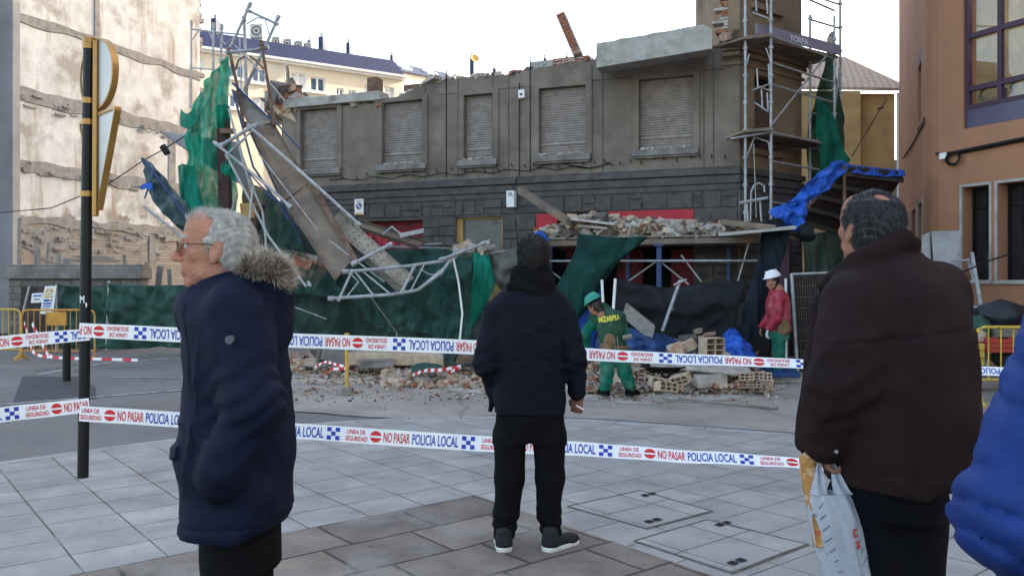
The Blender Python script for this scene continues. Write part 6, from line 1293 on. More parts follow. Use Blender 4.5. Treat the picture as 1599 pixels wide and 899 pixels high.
# ================= PEOPLE =================
class SDF:
    def __init__(s, lo, hi, h):
        s.lo = np.array(lo, float); s.h = h; s.n = np.ceil((np.array(hi)-s.lo)/h).astype(int)+1
        s.ax = [s.lo[i]+h*np.arange(s.n[i]) for i in range(3)]
        s.d = np.full(tuple(s.n), 1.0, np.float32)
    def sl(s, lo, hi):
        out = []
        for i in range(3):
            a = int(np.clip(math.floor((lo[i]-s.lo[i])/s.h), 0, s.n[i]-1)); b = int(np.clip(math.ceil((hi[i]-s.lo[i])/s.h)+1, 1, s.n[i])); out.append(slice(a, max(b, a+1)))
        return tuple(out)
    def add(s, fn, lo, hi, k=.02, op='u'):
        m = k+3*s.h; S_ = s.sl(np.array(lo)-m, np.array(hi)+m)
        X = s.ax[0][S_[0]][:, None, None]; Y = s.ax[1][S_[1]][None, :, None]; Z = s.ax[2][S_[2]][None, None, :]
        e = fn(X, Y, Z); d = s.d[S_]
        if op == 'u': hh = np.clip(.5+.5*(d-e)/k, 0, 1); s.d[S_] = d*(1-hh)+e*hh-k*hh*(1-hh)
        elif op == 's': e = -e; hh = np.clip(.5-.5*(d-e)/k, 0, 1); s.d[S_] = d*(1-hh)+e*hh+k*hh*(1-hh)
    def ell(s, c, r, k=.02, op='u', R_=None):
        c = np.array(c, float); r = np.array(r, float); m = max(r) if R_ is not None else r
        Rm = np.array(R_) if R_ is not None else None
        def fn(X, Y, Z):
            x, y, z = X-c[0], Y-c[1], Z-c[2]
            if Rm is not None: x, y, z = [Rm[0][i]*x+Rm[1][i]*y+Rm[2][i]*z for i in range(3)]
            k0 = np.sqrt((x/r[0])**2+(y/r[1])**2+(z/r[2])**2)+1e-9; k1 = np.sqrt((x/r[0]**2)**2+(y/r[1]**2)**2+(z/r[2]**2)**2)+1e-9
            return k0*(k0-1)/k1
        s.add(fn, c-m, c+m, k, op)
    def cap(s, a, b, ra, rb=None, k=.02, op='u', flat=None):
        rb = ra if rb is None else rb; a = np.array(a, float); b = np.array(b, float); ba = b-a; L = ba@ba+1e-12; mr = max(ra, rb)
        if flat is not None: fd = np.array(flat[0], float); fd /= np.linalg.norm(fd); fs = flat[1]; mr *= max(1, fs)
        def fn(X, Y, Z):
            x, y, z = X-a[0], Y-a[1], Z-a[2]; t = np.clip((x*ba[0]+y*ba[1]+z*ba[2])/L, 0, 1)
            x, y, z = x-t*ba[0], y-t*ba[1], z-t*ba[2]
            if flat is not None:
                q = x*fd[0]+y*fd[1]+z*fd[2]; g = q*(1/fs-1); x, y, z = x+g*fd[0], y+g*fd[1], z+g*fd[2]
            return np.sqrt(x*x+y*y+z*z)-(ra+(rb-ra)*t)
        s.add(fn, np.minimum(a, b)-mr, np.maximum(a, b)+mr, k, op)
    def chain(s, pts, rs, k=.02, op='u', flat=None):
        for i in range(len(pts)-1): s.cap(pts[i], pts[i+1], rs[i], rs[i+1], k, op, flat)
    def rings(s, rg, k=.02, op='u', p=2.3):
        rg = sorted(rg); z = np.array([r[0] for r in rg]); A = np.array([r[1:5] for r in rg])
        zz = np.linspace(z[0], z[-1], 200); B = np.array([np.interp(zz, z, A[:, i]) for i in range(4)])
        ker = np.ones(9)/9; B = np.array([np.convolve(np.pad(b, 4, 'edge'), ker, 'valid') for b in B])
        lo = [(A[:, 0]-A[:, 2]).min(), (A[:, 1]-A[:, 3]).min(), z[0]]; hi = [(A[:, 0]+A[:, 2]).max(), (A[:, 1]+A[:, 3]).max(), z[-1]]
        def fn(X, Y, Z):
            f = Z.ravel(); cx, cy, rx, ry = [np.interp(f, zz, b)[None, None, :] for b in B]
            q = (np.abs((X-cx)/rx)**p+np.abs((Y-cy)/ry)**p)**(1/p); d = (q-1)*np.minimum(rx, ry)
            return np.maximum(d, np.maximum(Z-z[-1], z[0]-Z)+0*d)
        s.add(fn, lo, hi, k, op)
    def disp(s, fn):
        X, Y, Z = s.ax[0][:, None, None], s.ax[1][None, :, None], s.ax[2][None, None, :]
        s.d = s.d+np.where(np.abs(s.d) < .1, fn(X, Y, Z), 0).astype(np.float32)
    def mesh(s):
        d = s.d; d = np.pad(d, 1, constant_values=1.0); n = d.shape; org = s.lo-s.h
        I = (d < 0); c = np.zeros(tuple(k-1 for k in n), np.int8)
        for i in (0, 1):
            for j in (0, 1):
                for k in (0, 1): c += I[i:n[0]-1+i, j:n[1]-1+j, k:n[2]-1+k]
        act = (c > 0) & (c < 8); idx = np.argwhere(act); num = -np.ones(act.shape, np.int64); num[act] = np.arange(len(idx))
        cs = [(i, j, k) for i in (0, 1) for j in (0, 1) for k in (0, 1)]
        V = {c_: d[idx[:, 0]+c_[0], idx[:, 1]+c_[1], idx[:, 2]+c_[2]] for c_ in cs}
        acc = np.zeros((len(idx), 3)); cnt = np.zeros(len(idx))
        for a in cs:
            for ax in range(3):
                if a[ax] == 1: continue
                b = list(a); b[ax] = 1; b = tuple(b); va, vb = V[a], V[b]; m = (va < 0) != (vb < 0)
                t = np.where(m, va/(va-vb+1e-12), 0); p = np.tile(np.array(a, float), (len(idx), 1)); p[:, ax] = t; acc += p*m[:, None]; cnt += m
        verts = org+(idx+acc/cnt[:, None])*s.h; faces = []
        for ax in range(3):
            o1, o2 = [k for k in range(3) if k != ax]
            sl0 = [slice(1, n[k]-1) for k in range(3)]; sl0[ax] = slice(0, n[ax]-1); sl1 = list(sl0); sl1[ax] = slice(1, n[ax])
            A = I[tuple(sl0)]; B = I[tuple(sl1)]; e = np.argwhere(A != B); st = A[A != B]; base = e.copy(); base[:, o1] += 1; base[:, o2] += 1
            def q(da, db): r = base.copy(); r[:, o1] -= da; r[:, o2] -= db; return num[r[:, 0], r[:, 1], r[:, 2]]
            Q = np.stack([q(1, 1), q(0, 1), q(0, 0), q(1, 0)], 1)
            flip = st if ax != 1 else ~st
            Q[~flip] = Q[~flip][:, ::-1]; faces.append(Q)
        return verts, np.concatenate(faces)
def tomesh(name, vf, mats, parent, loc, mi=None, xf=None, smooth=True, more=None):
    """vf list of (verts, faces, matindex); verts local to the person's base"""
    V = []; Fs = []; Ms = []; n = 0
    for v, f, m in vf:
        V.append(v); Fs.append(f+n); Ms.append(np.full(len(f), m) if np.isscalar(m) else m); n += len(v)
    V = np.concatenate(V); Fs = np.concatenate(Fs); Ms = np.concatenate(Ms)
    me = bpy.data.meshes.new(name); me.vertices.add(len(V)); me.vertices.foreach_set('co', V.ravel()); me.loops.add(Fs.size); me.loops.foreach_set('vertex_index', Fs.ravel().astype(np.int32))
    me.polygons.add(len(Fs)); me.polygons.foreach_set('loop_start', np.arange(0, Fs.size, Fs.shape[1], dtype=np.int32)); me.polygons.foreach_set('loop_total', np.full(len(Fs), Fs.shape[1], np.int32))
    me.polygons.foreach_set('material_index', Ms.astype(np.int32)); me.polygons.foreach_set('use_smooth', np.full(len(Fs), smooth)); me.update(calc_edges=True)
    for m in (mats if isinstance(mats, list) else [mats]): me.materials.append(m)
    me.validate(); return link_mesh(name, me, parent)
def rotm(yaw=0, pitch=0, roll=0): return np.array((Matrix.Rotation(yaw, 3, 'Z') @ Matrix.Rotation(pitch, 3, 'X') @ Matrix.Rotation(roll, 3, 'Y')))
skinm = lambda n, c1, c2: mat(n, c1, c2, scale=14, rough=.6, bump=.5, bscale=110, spec=.3, lo=.3, hi=.75, c3=(c1[0]*1.12, c1[1]*.80, c1[2]*.80), s3=8, t3=.55, w3=.12)
M['skin'] = skinm('skin', (.46, .235, .155), (.36, .165, .105)); M['skin2'] = skinm('tanned_skin', (.33, .17, .11), (.25, .12, .075))
def head_sdf(h=.004, old=False):
    s = SDF((-.12, -.16, -.24), (.12, .16, .16), h)
    s.ell((0, -.012, .032), (.076, .098, .086), .02)
    s.ell((0, .03, -.03), (.059, .064, .085), .035)
    s.ell((0, .055, .065), (.055, .035, .045), .04)
    s.ell((0, .072, -.098), (.022, .018, .018), .03)
    for sx in (-1, 1):
        s.ell((sx*.047, .012, -.07), (.016, .03, .02), .035); s.ell((sx*.043, .060, -.012), (.020, .018, .016), .025)
        s.cap((sx*.012, .090, .028), (sx*.042, .078, .030), .008, .007, .016)
        s.ell((sx*.031, .098, .012), (.017, .016, .012), .012, 's'); s.ell((sx*.031, .079, .011), (.0135, .0135, .0125), .004)
        s.cap((sx*.020, .0905, .0175), (sx*.042, .083, .016), .0035, .003, .004)
        s.ell((sx*.013, .101, -.030), (.009, .010, .008), .010)
        s.cap((sx*.020, .094, -.034), (sx*.031, .083, -.062), .002, .0015, .008, 's') if old else None
        a = R(-14); Re = rotm(0, -a*1.0, 0)
        s.ell((sx*.078, -.004, -.004), (.010, .019, .034), .010, R_=Re); s.ell((sx*.091, .003, .003), (.0105, .010, .021), .004, 's', Re); s.ell((sx*.079, .004, -.030), (.006, .008, .010), .008)
        pass
    s.cap((0, .094, .018), (0, .119, -.022), .0085, .0115, .014); s.ell((0, .118, -.026), (.011, .010, .010), .008)
    s.ell((0, .090, -.058), (.024, .012, .020), .015)
    s.cap((-.020, .093, -.054), (.020, .093, -.053), .0070, None, .005); s.cap((-.017, .092, -.067), (.017, .092, -.068), .0078, None, .005)
    s.cap((-.022, .103, -.0605), (.022, .103, -.0605), .004, None, .005, 's')
    s.cap((0, -.025, -.05), (0, -.045, -.22), .056, .062, .03)
    if old: s.disp(lambda X, Y, Z: .0007*np.sin(Z*420+3*np.sin(Y*60))*((Z > .04) & (Y > .04))+0*X)
    return s
def hair_sdf(hl, h=.004, th=.012, bald=None, wave=.0):
    """hl: list (z, y) hairline; hair lies behind it"""
    s = SDF((-.13, -.18, -.20), (.13, .16, .18), h)
    s.ell((0, -.014, .034), (.080+th*.5, .098+th, .088+th), .02)
    s.cap((0, -.03, -.03), (0, -.045, -.09), .072+th*.4, .058+th*.2, .03)
    z = np.array([a for a, b in hl]); y = np.array([b for a, b in hl])
    def cut(X, Y, Z): return -(Y-np.interp(Z.ravel(), z, y)[None, None, :])*.8+0*X    # negative = removed region's inside
    X, Yy, Z = s.ax[0][:, None, None], s.ax[1][None, :, None], s.ax[2][None, None, :]
    g = (Yy-np.interp(s.ax[2], z, y)[None, None, :]+.006*np.sin(Z*160)+.004*np.sin(X*200))*.8; s.d = np.maximum(s.d, g).astype(np.float32)
    s.d = np.maximum(s.d, (z[0]-Z)+0*s.d)
    for sx in (-1, 1): s.ell((sx*.088, .004, -.006), (.016, .022, .036), .006, 's')
    if bald: s.ell(bald[0], bald[1], .02, 's')
    s.disp(lambda X, Y, Z: .0008*np.sin(X*150+4*np.sin(Z*38))*np.sin(Y*120+3*np.sin(X*50))+.0018*np.sin(Z*260+5*np.sin(X*60+Y*40))+wave*np.sin(Z*60+X*40)*np.sin(Y*70))
    return s
def strands(v, f, n, ln, wd, rng, comb, jit=.5, lift=.35, keep=None, curve=.4):
    """thin tapered blades grown on a mesh"""
    tri = v[f[:, :3]]; nr = np.cross(tri[:, 1]-tri[:, 0], tri[:, 2]-tri[:, 0]); ar = np.linalg.norm(nr, axis=1); nr = nr/(ar[:, None]+1e-12)
    cen = v[f].mean(axis=1)
    if keep is not None: ar = ar*keep(cen, nr)
    pk = rng.choice(len(f), n, p=ar/ar.sum()); p = cen[pk]+rng.normal(0, .0015, (n, 3)); N_ = nr[pk]
    C_ = comb(p) if callable(comb) else np.tile(np.array(comb, float), (n, 1))
    d = C_-N_*np.sum(C_*N_, 1, keepdims=True); d /= np.linalg.norm(d, axis=1, keepdims=True)+1e-9
    d = d*(1-lift)+N_*lift+rng.normal(0, jit*.3, (n, 3)); d /= np.linalg.norm(d, axis=1, keepdims=True)
    L = ln*rng.uniform(.6, 1.3, (n, 1)); sd_ = np.cross(d, rng.normal(0, 1, (n, 3))); sd_ /= np.linalg.norm(sd_, axis=1, keepdims=True)+1e-9
    bend = C_*curve-N_*.15
    p1 = p+d*L*.55; p2 = p+d*L+bend*L*.35; w_ = wd*rng.uniform(.7, 1.3, (n, 1))
    V = np.concatenate([p-sd_*w_, p+sd_*w_, p1+sd_*w_*.7, p1-sd_*w_*.7, p2, p2+sd_*w_*.1]); k = np.arange(n)
    F4 = np.concatenate([np.stack([k, k+n, k+2*n, k+3*n], 1), np.stack([k+3*n, k+2*n, k+5*n, k+4*n], 1)])
    return V, F4
NR = np.random.default_rng(7)
def hairmat(n, a, b):
    m = mat(n, a, b, scale=60, rough=.45, spec=.4, stretch=(1, 1, .3)); return m
M['hair_grey'] = hairmat('grey_hair', (.60, .585, .56), (.33, .31, .28)); M['hair_black'] = hairmat('black_hair', (.018, .014, .013), (.008, .007, .007)); M['hair_salt'] = hairmat('dark_grey_hair', (.05, .05, .055), (.012, .012, .014))
M['eyewhite'] = mat('eye', (.6, .58, .55), rough=.2); M['fur'] = hairmat('fur', (.36, .28, .20), (.10, .07, .05)); M['fur_l'] = hairmat('fur_light', (.78, .72, .63), (.55, .48, .40))
def place(v, Rm, t, sc=1): return (v*sc)@np.array(Rm).T+np.array(t)
def hand_sdf(curl=.6, h=.004):
    """right-ish hand, wrist at origin, fingers toward -z, palm facing -y, thumb toward +x"""
    s = SDF((-.07, -.09, -.21), (.08, .05, .05), h)
    s.cap((0, 0, .03), (0, 0, -.01), .024, .023, .01, flat=((0, 1, 0), .75))
    s.cap((0, 0, -.02), (.0, -.004, -.075), .032, .036, .012, flat=((0, 1, 0), .42))
    for i, (x, l) in enumerate(((.027, .072), (.009, .08), (-.009, .075), (-.026, .06))):
        p = np.array((x, -.004, -.085)); a = .25+i*.05
        for j, (ll, rr_) in enumerate(((.45, .0092), (.32, .0085), (.23, .0078))):
            ang = curl*(.35+.75*j)+a*.3; q = p+np.array((x*.06, -math.sin(ang), -math.cos(ang)))*l*ll; s.cap(p, q, rr_, rr_*.92, .004); p = q
    p0 = (.022, -.006, -.03); p1 = (.045, -.02, -.062); p2 = (.046, -.036, -.085); p3 = (.040, -.045, -.102)
    s.chain([p0, p1, p2, p3], [.014, .0115, .010, .0085], .008); return s
class Person:
    def __init__(s, label, px, Y0, cat='person'):
        s.Y0 = Y0; s.X0 = (px-CX)/F*Y0; s.t = thing('person', label, cat, (s.X0, Y0, 0)); s.skin = []
    def q(s, px, py, dy=0): Y = s.Y0+dy; return ((px-CX)/F*Y-s.X0, dy, H+(HY-py)/F*Y)
    def ring(s, py, x0, x1, ry, cy=0):
        a = s.q(x0, py, cy); b = s.q(x1, py, cy); return (a[2], (a[0]+b[0])/2, cy, (b[0]-a[0])/2, ry)
    def head(s, c, yaw, pitch=0, roll=0, sc=1.0, skin='skin', old=False):
        v, f = head_sdf(.0042 if s.Y0 < 6 else .008, old).mesh(); s.HR = rotm(yaw, pitch, roll); s.hc = np.array(c); s.hs = sc; s.skm = skin
        m = np.zeros(len(f), int); cen = v[f].mean(1)
        lips = (np.abs(cen[:, 0]) < .021) & (cen[:, 1] > .088) & (cen[:, 2] < -.050) & (cen[:, 2] > -.074); m[lips] = 1
        for sx in (-1, 1):
            e = np.linalg.norm((cen-np.array((sx*.031, .079, .011)))/np.array((1, 1, 1)), axis=1) < .0143; m[e & (cen[:, 1] > .082)] = 2
            p = np.linalg.norm(cen-np.array((sx*.031, .0925, .011)), axis=1) < .006; m[p] = 3
        s.skin.append((place(v, s.HR, s.hc, sc), f, m))
    def hair(s, sdf, mt, n=0, ln=.012, wd=.0005, comb=(0, -.5, -.6), lift=.3, jit=.5, keep=None):
        v, f = sdf.mesh(); vf = [(place(v, s.HR, s.hc, s.hs), f, 0)]
        if n:
            V, F4 = strands(v, f, n, ln, wd, NR, comb, jit, lift, keep); vf.append((place(V, s.HR, s.hc, s.hs), F4, 0))
        return tomesh('hair', vf, mt, s.t, None)
    def finish(s, extra=None):
        sk = M[s.skm]; lip = mat('lips', (.34, .13, .10), (.28, .1, .08), rough=.45)
        return tomesh('body', s.skin, [sk, lip, M['eyewhite'], M['black']], s.t, None)
    def inner(s, caps, h=.02):
        P_ = np.array([c for a in caps for c in (a[0], a[1])]); g = SDF(P_.min(0)-.2, P_.max(0)+.2, h)
        for a, b, ra, rb in caps: g.cap(a, b, ra, rb, .05)
        v, f = g.mesh(); s.skin.append((v, f, 0))
    def cloth(s, name, g, mt): v, f = g.mesh(); return tomesh(name, [(v, f, 0)], mt, s.t, None)
def wr(X, Y, Z, amp, fz=14, fx=6, ph=0, sharp=True):
    a = np.sin(Z*fz+X*fx+2.2*np.sin(X*5+Y*7+ph)+1.3*np.sin(Z*6+Y*4+ph)); b = np.sin(X*fz*.9-Z*fz*.7+Y*8+ph*2+1.7*np.sin(Z*9+ph))
    v = a*.6+b*.4
    return amp*(np.abs(v)**.7*np.sign(v) if sharp else v)
def ridge(X, Y, Z, amp, f=11, ph=0, tilt=.5):
    q = f*(Z+tilt*X)+1.9*np.sin(X*7+Y*6+ph)+1.2*np.sin(Z*9-X*6+ph*2); q2 = f*.8*(Z-tilt*1.3*X)+1.7*np.sin(X*9-Y*5+ph*3)+1.3*np.sin(Z*7+ph)
    return amp*((1-np.abs(np.sin(q)))**3*.9+(1-np.abs(np.sin(q2)))**4*.8)*(.5+.5*np.sin(X*11+Z*8+Y*9+ph))
def vfold(X, Y, Z, amp, f=22, ph=0): return amp*np.sin(X*f+2*np.sin(Z*3+ph)+Y*f*.8+ph)
def gauss(X, Y, Z, c, r): return np.exp(-(((X-c[0])**2+(Y-c[1])**2+(Z-c[2])**2)/(r*r)))
fabric = lambda n, c1, c2, rough=.85, sc=20, bump=.3: mat(n, c1, c2, scale=sc, rough=rough, bump=bump, bscale=260, spec=.12)
M['navy_coat'] = fabric('navy_parka', (.0055, .0095, .027), (.0035, .006, .017), .7); M['navy2'] = fabric('dark_navy_jacket', (.0065, .0075, .015), (.0045, .005, .010), .75)
M['brown_coat'] = fabric('brown_coat', (.026, .0145, .0150), (.016, .0090, .0095), .85, 8, .4); M['trous'] = fabric('black_trousers', (.005, .005, .006), (.003, .003, .0035)); M['trous_n'] = fabric('navy_trousers', (.004, .005, .009), (.003, .0035, .006))
M['puffer'] = mat('blue_puffer', (.006, .034, .185), (.004, .022, .13), scale=10, rough=.6, bump=.35, bscale=160, spec=.25); M['scarf'] = fabric('black_scarf', (.009, .009, .011), (.005, .005, .006), .95, 40, .6)

# ---- 1. old man in profile, navy parka with fur hood ----
p = Person('grey-haired old man in glasses and a fur-hooded navy parka, facing left', 368, 2.6)
hc = p.q(337, 392, 0); p.head((hc[0]+.005, 0, hc[2]), R(104), R(2), 0, 1.03, 'skin', True)
def hl_old(): return [(-.10, -.06), (-.07, -.045), (-.04, -.03), (-.02, .012), (-.01, .022), (.01, .028), (.04, .022), (.065, .010), (.085, .012), (.10, .022), (.12, .03)]
p.hair(hair_sdf(hl_old(), .004, .001, wave=.002), M['hair_grey'], 34000, .011, .00045, lambda q: np.stack([q[:, 0]*2, -np.ones(len(q))*.6, np.where(q[:, 2] > .06, -.05, -.7)], 1), .22, .55)
# thin fluff above the forehead
v, f = head_sdf(.006).mesh()
V, F4 = strands(v, f, 900, .022, .0003, NR, (0, -.6, .7), .5, .55, keep=lambda c, n: ((c[:, 2] > .085) & (c[:, 1] > .0)).astype(float)); 
tomesh('hair_wisps', [(place(V, p.HR, p.hc, p.hs), F4, 0)], M['hair_grey'], p.t, None)
V, F4 = strands(v, f, 260, .010, .0005, NR, (0, .5, .2), .4, .4, keep=lambda c, n: ((np.abs(c[:, 2]-.036) < .005) & (c[:, 1] > .075) & (np.abs(c[:, 0]) > .012)).astype(float)); 
tomesh('eyebrows', [(place(V, p.HR, p.hc, p.hs), F4, 0)], M['hair_grey'], p.t, None)
# glasses
def HP(x, y, z): return Vector(place(np.array([[x, y, z]]), p.HR, p.hc, p.hs)[0])+Vector((p.X0, p.Y0, 0))
gl = MB()
for sx in (-1, 1):
    gl.tube([HP(sx*(.033+.022*math.cos(t)), .113-.018*abs(math.cos(t))*(1 if math.cos(t) > 0 else 0), .008+.0165*math.sin(t)) for t in np.linspace(0, 2*math.pi, 25)], .0018, 6)
    gl.tube([HP(sx*.056, .098, .014), HP(sx*.071, .085, .016), HP(sx*.079, .02, .017), HP(sx*.081, -.006, .012)], .0019, 6)
gl.tube([HP(-.012, .113, .012), HP(0, .117, .016), HP(.012, .113, .012)], .0011, 6)
go = gl.build('glasses', mat('bronze_frame', (.20, .12, .05), rough=.3, metal=.8), p.t)
gl = MB()
for sx in (-1, 1):
    c = HP(sx*.033, .105, .008); vs = [HP(sx*(.033+.0215*math.cos(t)), .1125-.018*(max(0, math.cos(t))), .008+.016*math.sin(t)) for t in np.linspace(0, 2*math.pi, 25)[:-1]]; gl.add(vs, [tuple(range(24))])
lm = bpy.data.materials.new('tinted_lens'); lm.use_nodes = True; nn_ = lm.node_tree; tr_ = nn_.nodes.new('ShaderNodeBsdfTransparent'); tr_.inputs[0].default_value = (.72, .66, .62, 1); gg = nn_.nodes.new('ShaderNodeBsdfGlossy'); gg.inputs['Roughness'].default_value = .05; mx_ = nn_.nodes.new('ShaderNodeMixShader'); mx_.inputs[0].default_value = .10
nn_.links.new(tr_.outputs[0], mx_.inputs[1]); nn_.links.new(gg.outputs[0], mx_.inputs[2]); nn_.links.new(mx_.outputs[0], nn_.nodes['Material Output'].inputs[0])
gl.build('lens', lm, go)
# coat
g = SDF((-.25, -.36, .74), (.26, .36, 1.66), .0065)
rg = [p.ring(*k) for k in [(816, 290, 438, .215), (800, 289, 448, .22), (760, 289, 452, .215), (700, 286, 452, .22), (650, 291, 450, .215), (600, 297, 448, .21), (560, 301, 446, .205), (520, 300, 444, .215), (490, 292, 440, .21), (470, 286, 436, .185), (452, 290, 425, .13), (440, 300, 415, .09)]]
g.rings(rg, .02)
g.cap(p.q(368, 474, -.15), p.q(368, 474, .15), .075, .075, .05)
g.ell(p.q(332, 468, 0), (.082, .095, .05), .03)
g.chain([p.q(322, 488, 0), p.q(340, 432, 0)], [.096, .092], .02)   # stand-up collar
a = p.q(372, 502, -.165); b = p.q(398, 628, -.225); c = p.q(352, 728, -.225); c2 = p.q(338, 752, -.215)
g.chain([a, b], [.092, .085], .055); g.chain([b, c, c2], [.086, .068, .06], .025)
a2, b2, c3_ = p.q(372, 490, .19), p.q(392, 610, .22), p.q(350, 700, .2); g.chain([a2, b2], [.085, .075], .03); g.chain([b2, c3_], [.075, .06], .02)

# hood behind the neck
g.ell(p.q(425, 462, 0), (.066, .13, .095), .03); g.ell(p.q(412, 425, 0), (.075, .125, .05), .025)
g.ell(p.q(425, 500, 0), (.06, .10, .10), .03)
# open the collar for neck and chin (slanted plane)
g.add(lambda X, Y, Z: np.maximum(np.sqrt((X-p.q(338, 400)[0])**2+Y**2)-.078-.12*np.maximum(0, Z-1.60)-.0*X, -(Z-(1.49+.36*(X-p.q(268, 452)[0])))+0*Y), (-.2, -.12, 1.46), (.1, .12, 1.66), .008, 's')
g.add(lambda X, Y, Z: -(Z-(1.502+.42*(X-p.q(268, 452)[0])))*.85+0*Y, (-.24, -.2, 1.52), (p.q(372, 400)[0], .2, 1.66), .01, 's')
def f1_(X, Y, Z):
    d = wr(X, Y, Z, .0062, 18, 7, 1)*np.clip((1.50-Z)*8, 0, 1)+vfold(X, Y, Z, .004, 20, 2)*np.clip((1.15-Z)*6, 0, 1)+wr(X, Y, Z, .002, 47, 19, 3)-ridge(X, Y, Z, .008, 13, 1, .9)*np.clip((1.52-Z)*8, 0, 1)
    d = d+.010*(np.abs(Z-1.045-.25*(X+.05))<.010)*(Y < -.16)*0
    # pocket flap and welt, hem groove, chest seam, sleeve creases at the elbow
    fl = (X < p.q(312, 700)[0])*(X > p.q(272, 700)[0])*(Y < -.02)
    zt = 1.055+.30*(X-p.q(276, 706)[0])
    d = d-.009*fl*np.clip((Z-(zt-.045))/.006, 0, 1)*np.clip((zt-Z)/.006, 0, 1)
    d = d+.005*np.exp(-((Z-(.835+.0*X))/.005)**2)
    e = gauss(X, Y, Z, b, .12); d = d+.007*e*np.sin((Z-.6*X)*95+2*np.sin(Y*30))
    d = d+.004*np.exp(-((X-p.q(333, 600)[0]+.10*(Z-1.3))/.004)**2)*(Y < -.05)*(Z > 1.05)
    return d
g.disp(f1_)
p.cloth('parka', g, M['navy_coat'])
# fur ruff
fp = [p.q(378, 424, -.105), p.q(394, 415, -.12), p.q(414, 414, -.12), p.q(432, 422, -.10), p.q(440, 432, -.05), p.q(440, 430, .05), p.q(430, 415, .12), p.q(400, 408, .12), p.q(380, 412, .09)]
g = SDF((-.1, -.22, 1.48), (.25, .22, 1.70), .006); g.chain(fp, [.010, .020, .024, .022, .02, .02, .02, .02, .014], .015); v, f = g.mesh()
fc = np.array(fp).mean(0)
def cmb(q): d = q-np.array(p.q(400, 450, 0)); d = d/np.linalg.norm(d, axis=1, keepdims=True); return d+np.array((.5, -.35, .35))+.5*np.sin(q*70)[:, [1, 2, 0]]
V1, F1 = strands(v, f, 11000, .025, .0006, NR, cmb, .5, .40); V2, F2 = strands(v, f, 5000, .034, .0006, NR, cmb, .6, .5)
tomesh('hood_fur', [(v, f, 0), (V1, F1, 0), (V2, F2, 1)], [M['fur'], M['fur_l']], p.t, None)
# badge, cuff hand
mb = MB(); bc = Vector(p.q(375, 527, -.19))+Vector((p.X0, p.Y0-.0905, 0)); U_ = Vector((1, 0, 0)); mb.tube([bc+Vector((0, .012, 0)), bc+Vector((0, -.004, 0))], .012, 20); disc(mb, bc+Vector((0, -.0045, 0)), U_, ZV, .010, r0=.008)
mb.build('badge', mat('grey_badge', (.10, .115, .13), rough=.5), p.t)
v, f = hand_sdf(.9).mesh(); p.skin.append((place(v, rotm(R(-60), R(-25), R(15)), p.q(350, 765, -.04), .9), f, 0))
gg_ = SDF((-.2, -.35, .85), (.1, -.1, 1.05), .005); gg_.cap(p.q(352, 738, -.225), p.q(344, 758, -.238), .024, .020); v, f = gg_.mesh(); p.skin.append((v, f, 0))
# trousers
g = SDF((-.2, -.26, .04), (.2, .26, .95), .009)
g.rings([p.ring(*k) for k in [(880, 322, 436, .14), (800, 322, 432, .12), (780, 325, 428, .11)]], .02)
hx0 = p.q(370, 800)[0]
for sy, kx in ((-.065, .01), (.065, .0)): g.chain([(hx0+.01, sy, .86), (hx0+kx, sy, .48), (hx0+.01+kx, sy, .08)], [.092, .085, .075], .03)
g.disp(lambda X, Y, Z: vfold(X, Y, Z, .003, 26, 1)+wr(X, Y, Z, .003, 20, 5, 3))
p.cloth('trousers', g, M['trous'])
def shoes(p, feet, mt, sole, L_=.28):
    for (x, y, yaw) in feet:
        Rm = rotm(yaw); tf = lambda a: np.array((x, y, 0))+Rm@np.array(a)
        g = SDF(np.array((x-.2, y-.2, -.01)), np.array((x+.2, y+.2, .16)), .006)
        g.cap(tf((0, -.03, .05)), tf((0, .14, .035)), .045, .038, .03); g.cap(tf((0, -.03, .05)), tf((0, -.03, .105)), .042, .046, .03); g.cap(tf((0, .12, .034)), tf((0, .17, .032)), .038, .026, .02); 
        g.d = np.maximum(g.d, (.022-g.ax[2])[None, None, :]).astype(np.float32)
        o = p.cloth('shoe', g, mt)
        g = SDF(np.array((x-.2, y-.2, -.01)), np.array((x+.2, y+.2, .06)), .005); g.cap(tf((0, -.035, .018)), tf((0, .15, .018)), .048, .040, .02); g.d = np.maximum(g.d, np.maximum(.003-g.ax[2], g.ax[2]-.032)[None, None, :]).astype(np.float32)
        v, f = g.mesh(); so = tomesh('sole', [(v, f, 0)], sole, o, None)
shoes(p, [(hx0-.02, -.10, R(90)), (hx0+.04, .10, R(90))], M['trous'], M['black'])
p.inner([((hx0, 0, 1.35), (hx0, 0, 1.0), .1, .1), ((hx0-.03, 0, 1.52), (hx0, 0, 1.35), .05, .08), ((hx0, -.09, .9), (hx0, -.1, .12), .07, .04), ((hx0, .09, .9), (hx0, .1, .12), .07, .04), ((hx0, -.16, 1.4), (b[0], -.22, b[2]), .045, .04), ((b[0], -.22, b[2]), c, .04, .03), (a2, b2, .045, .04), (b2, c3_, .04, .03)])
p.finish()

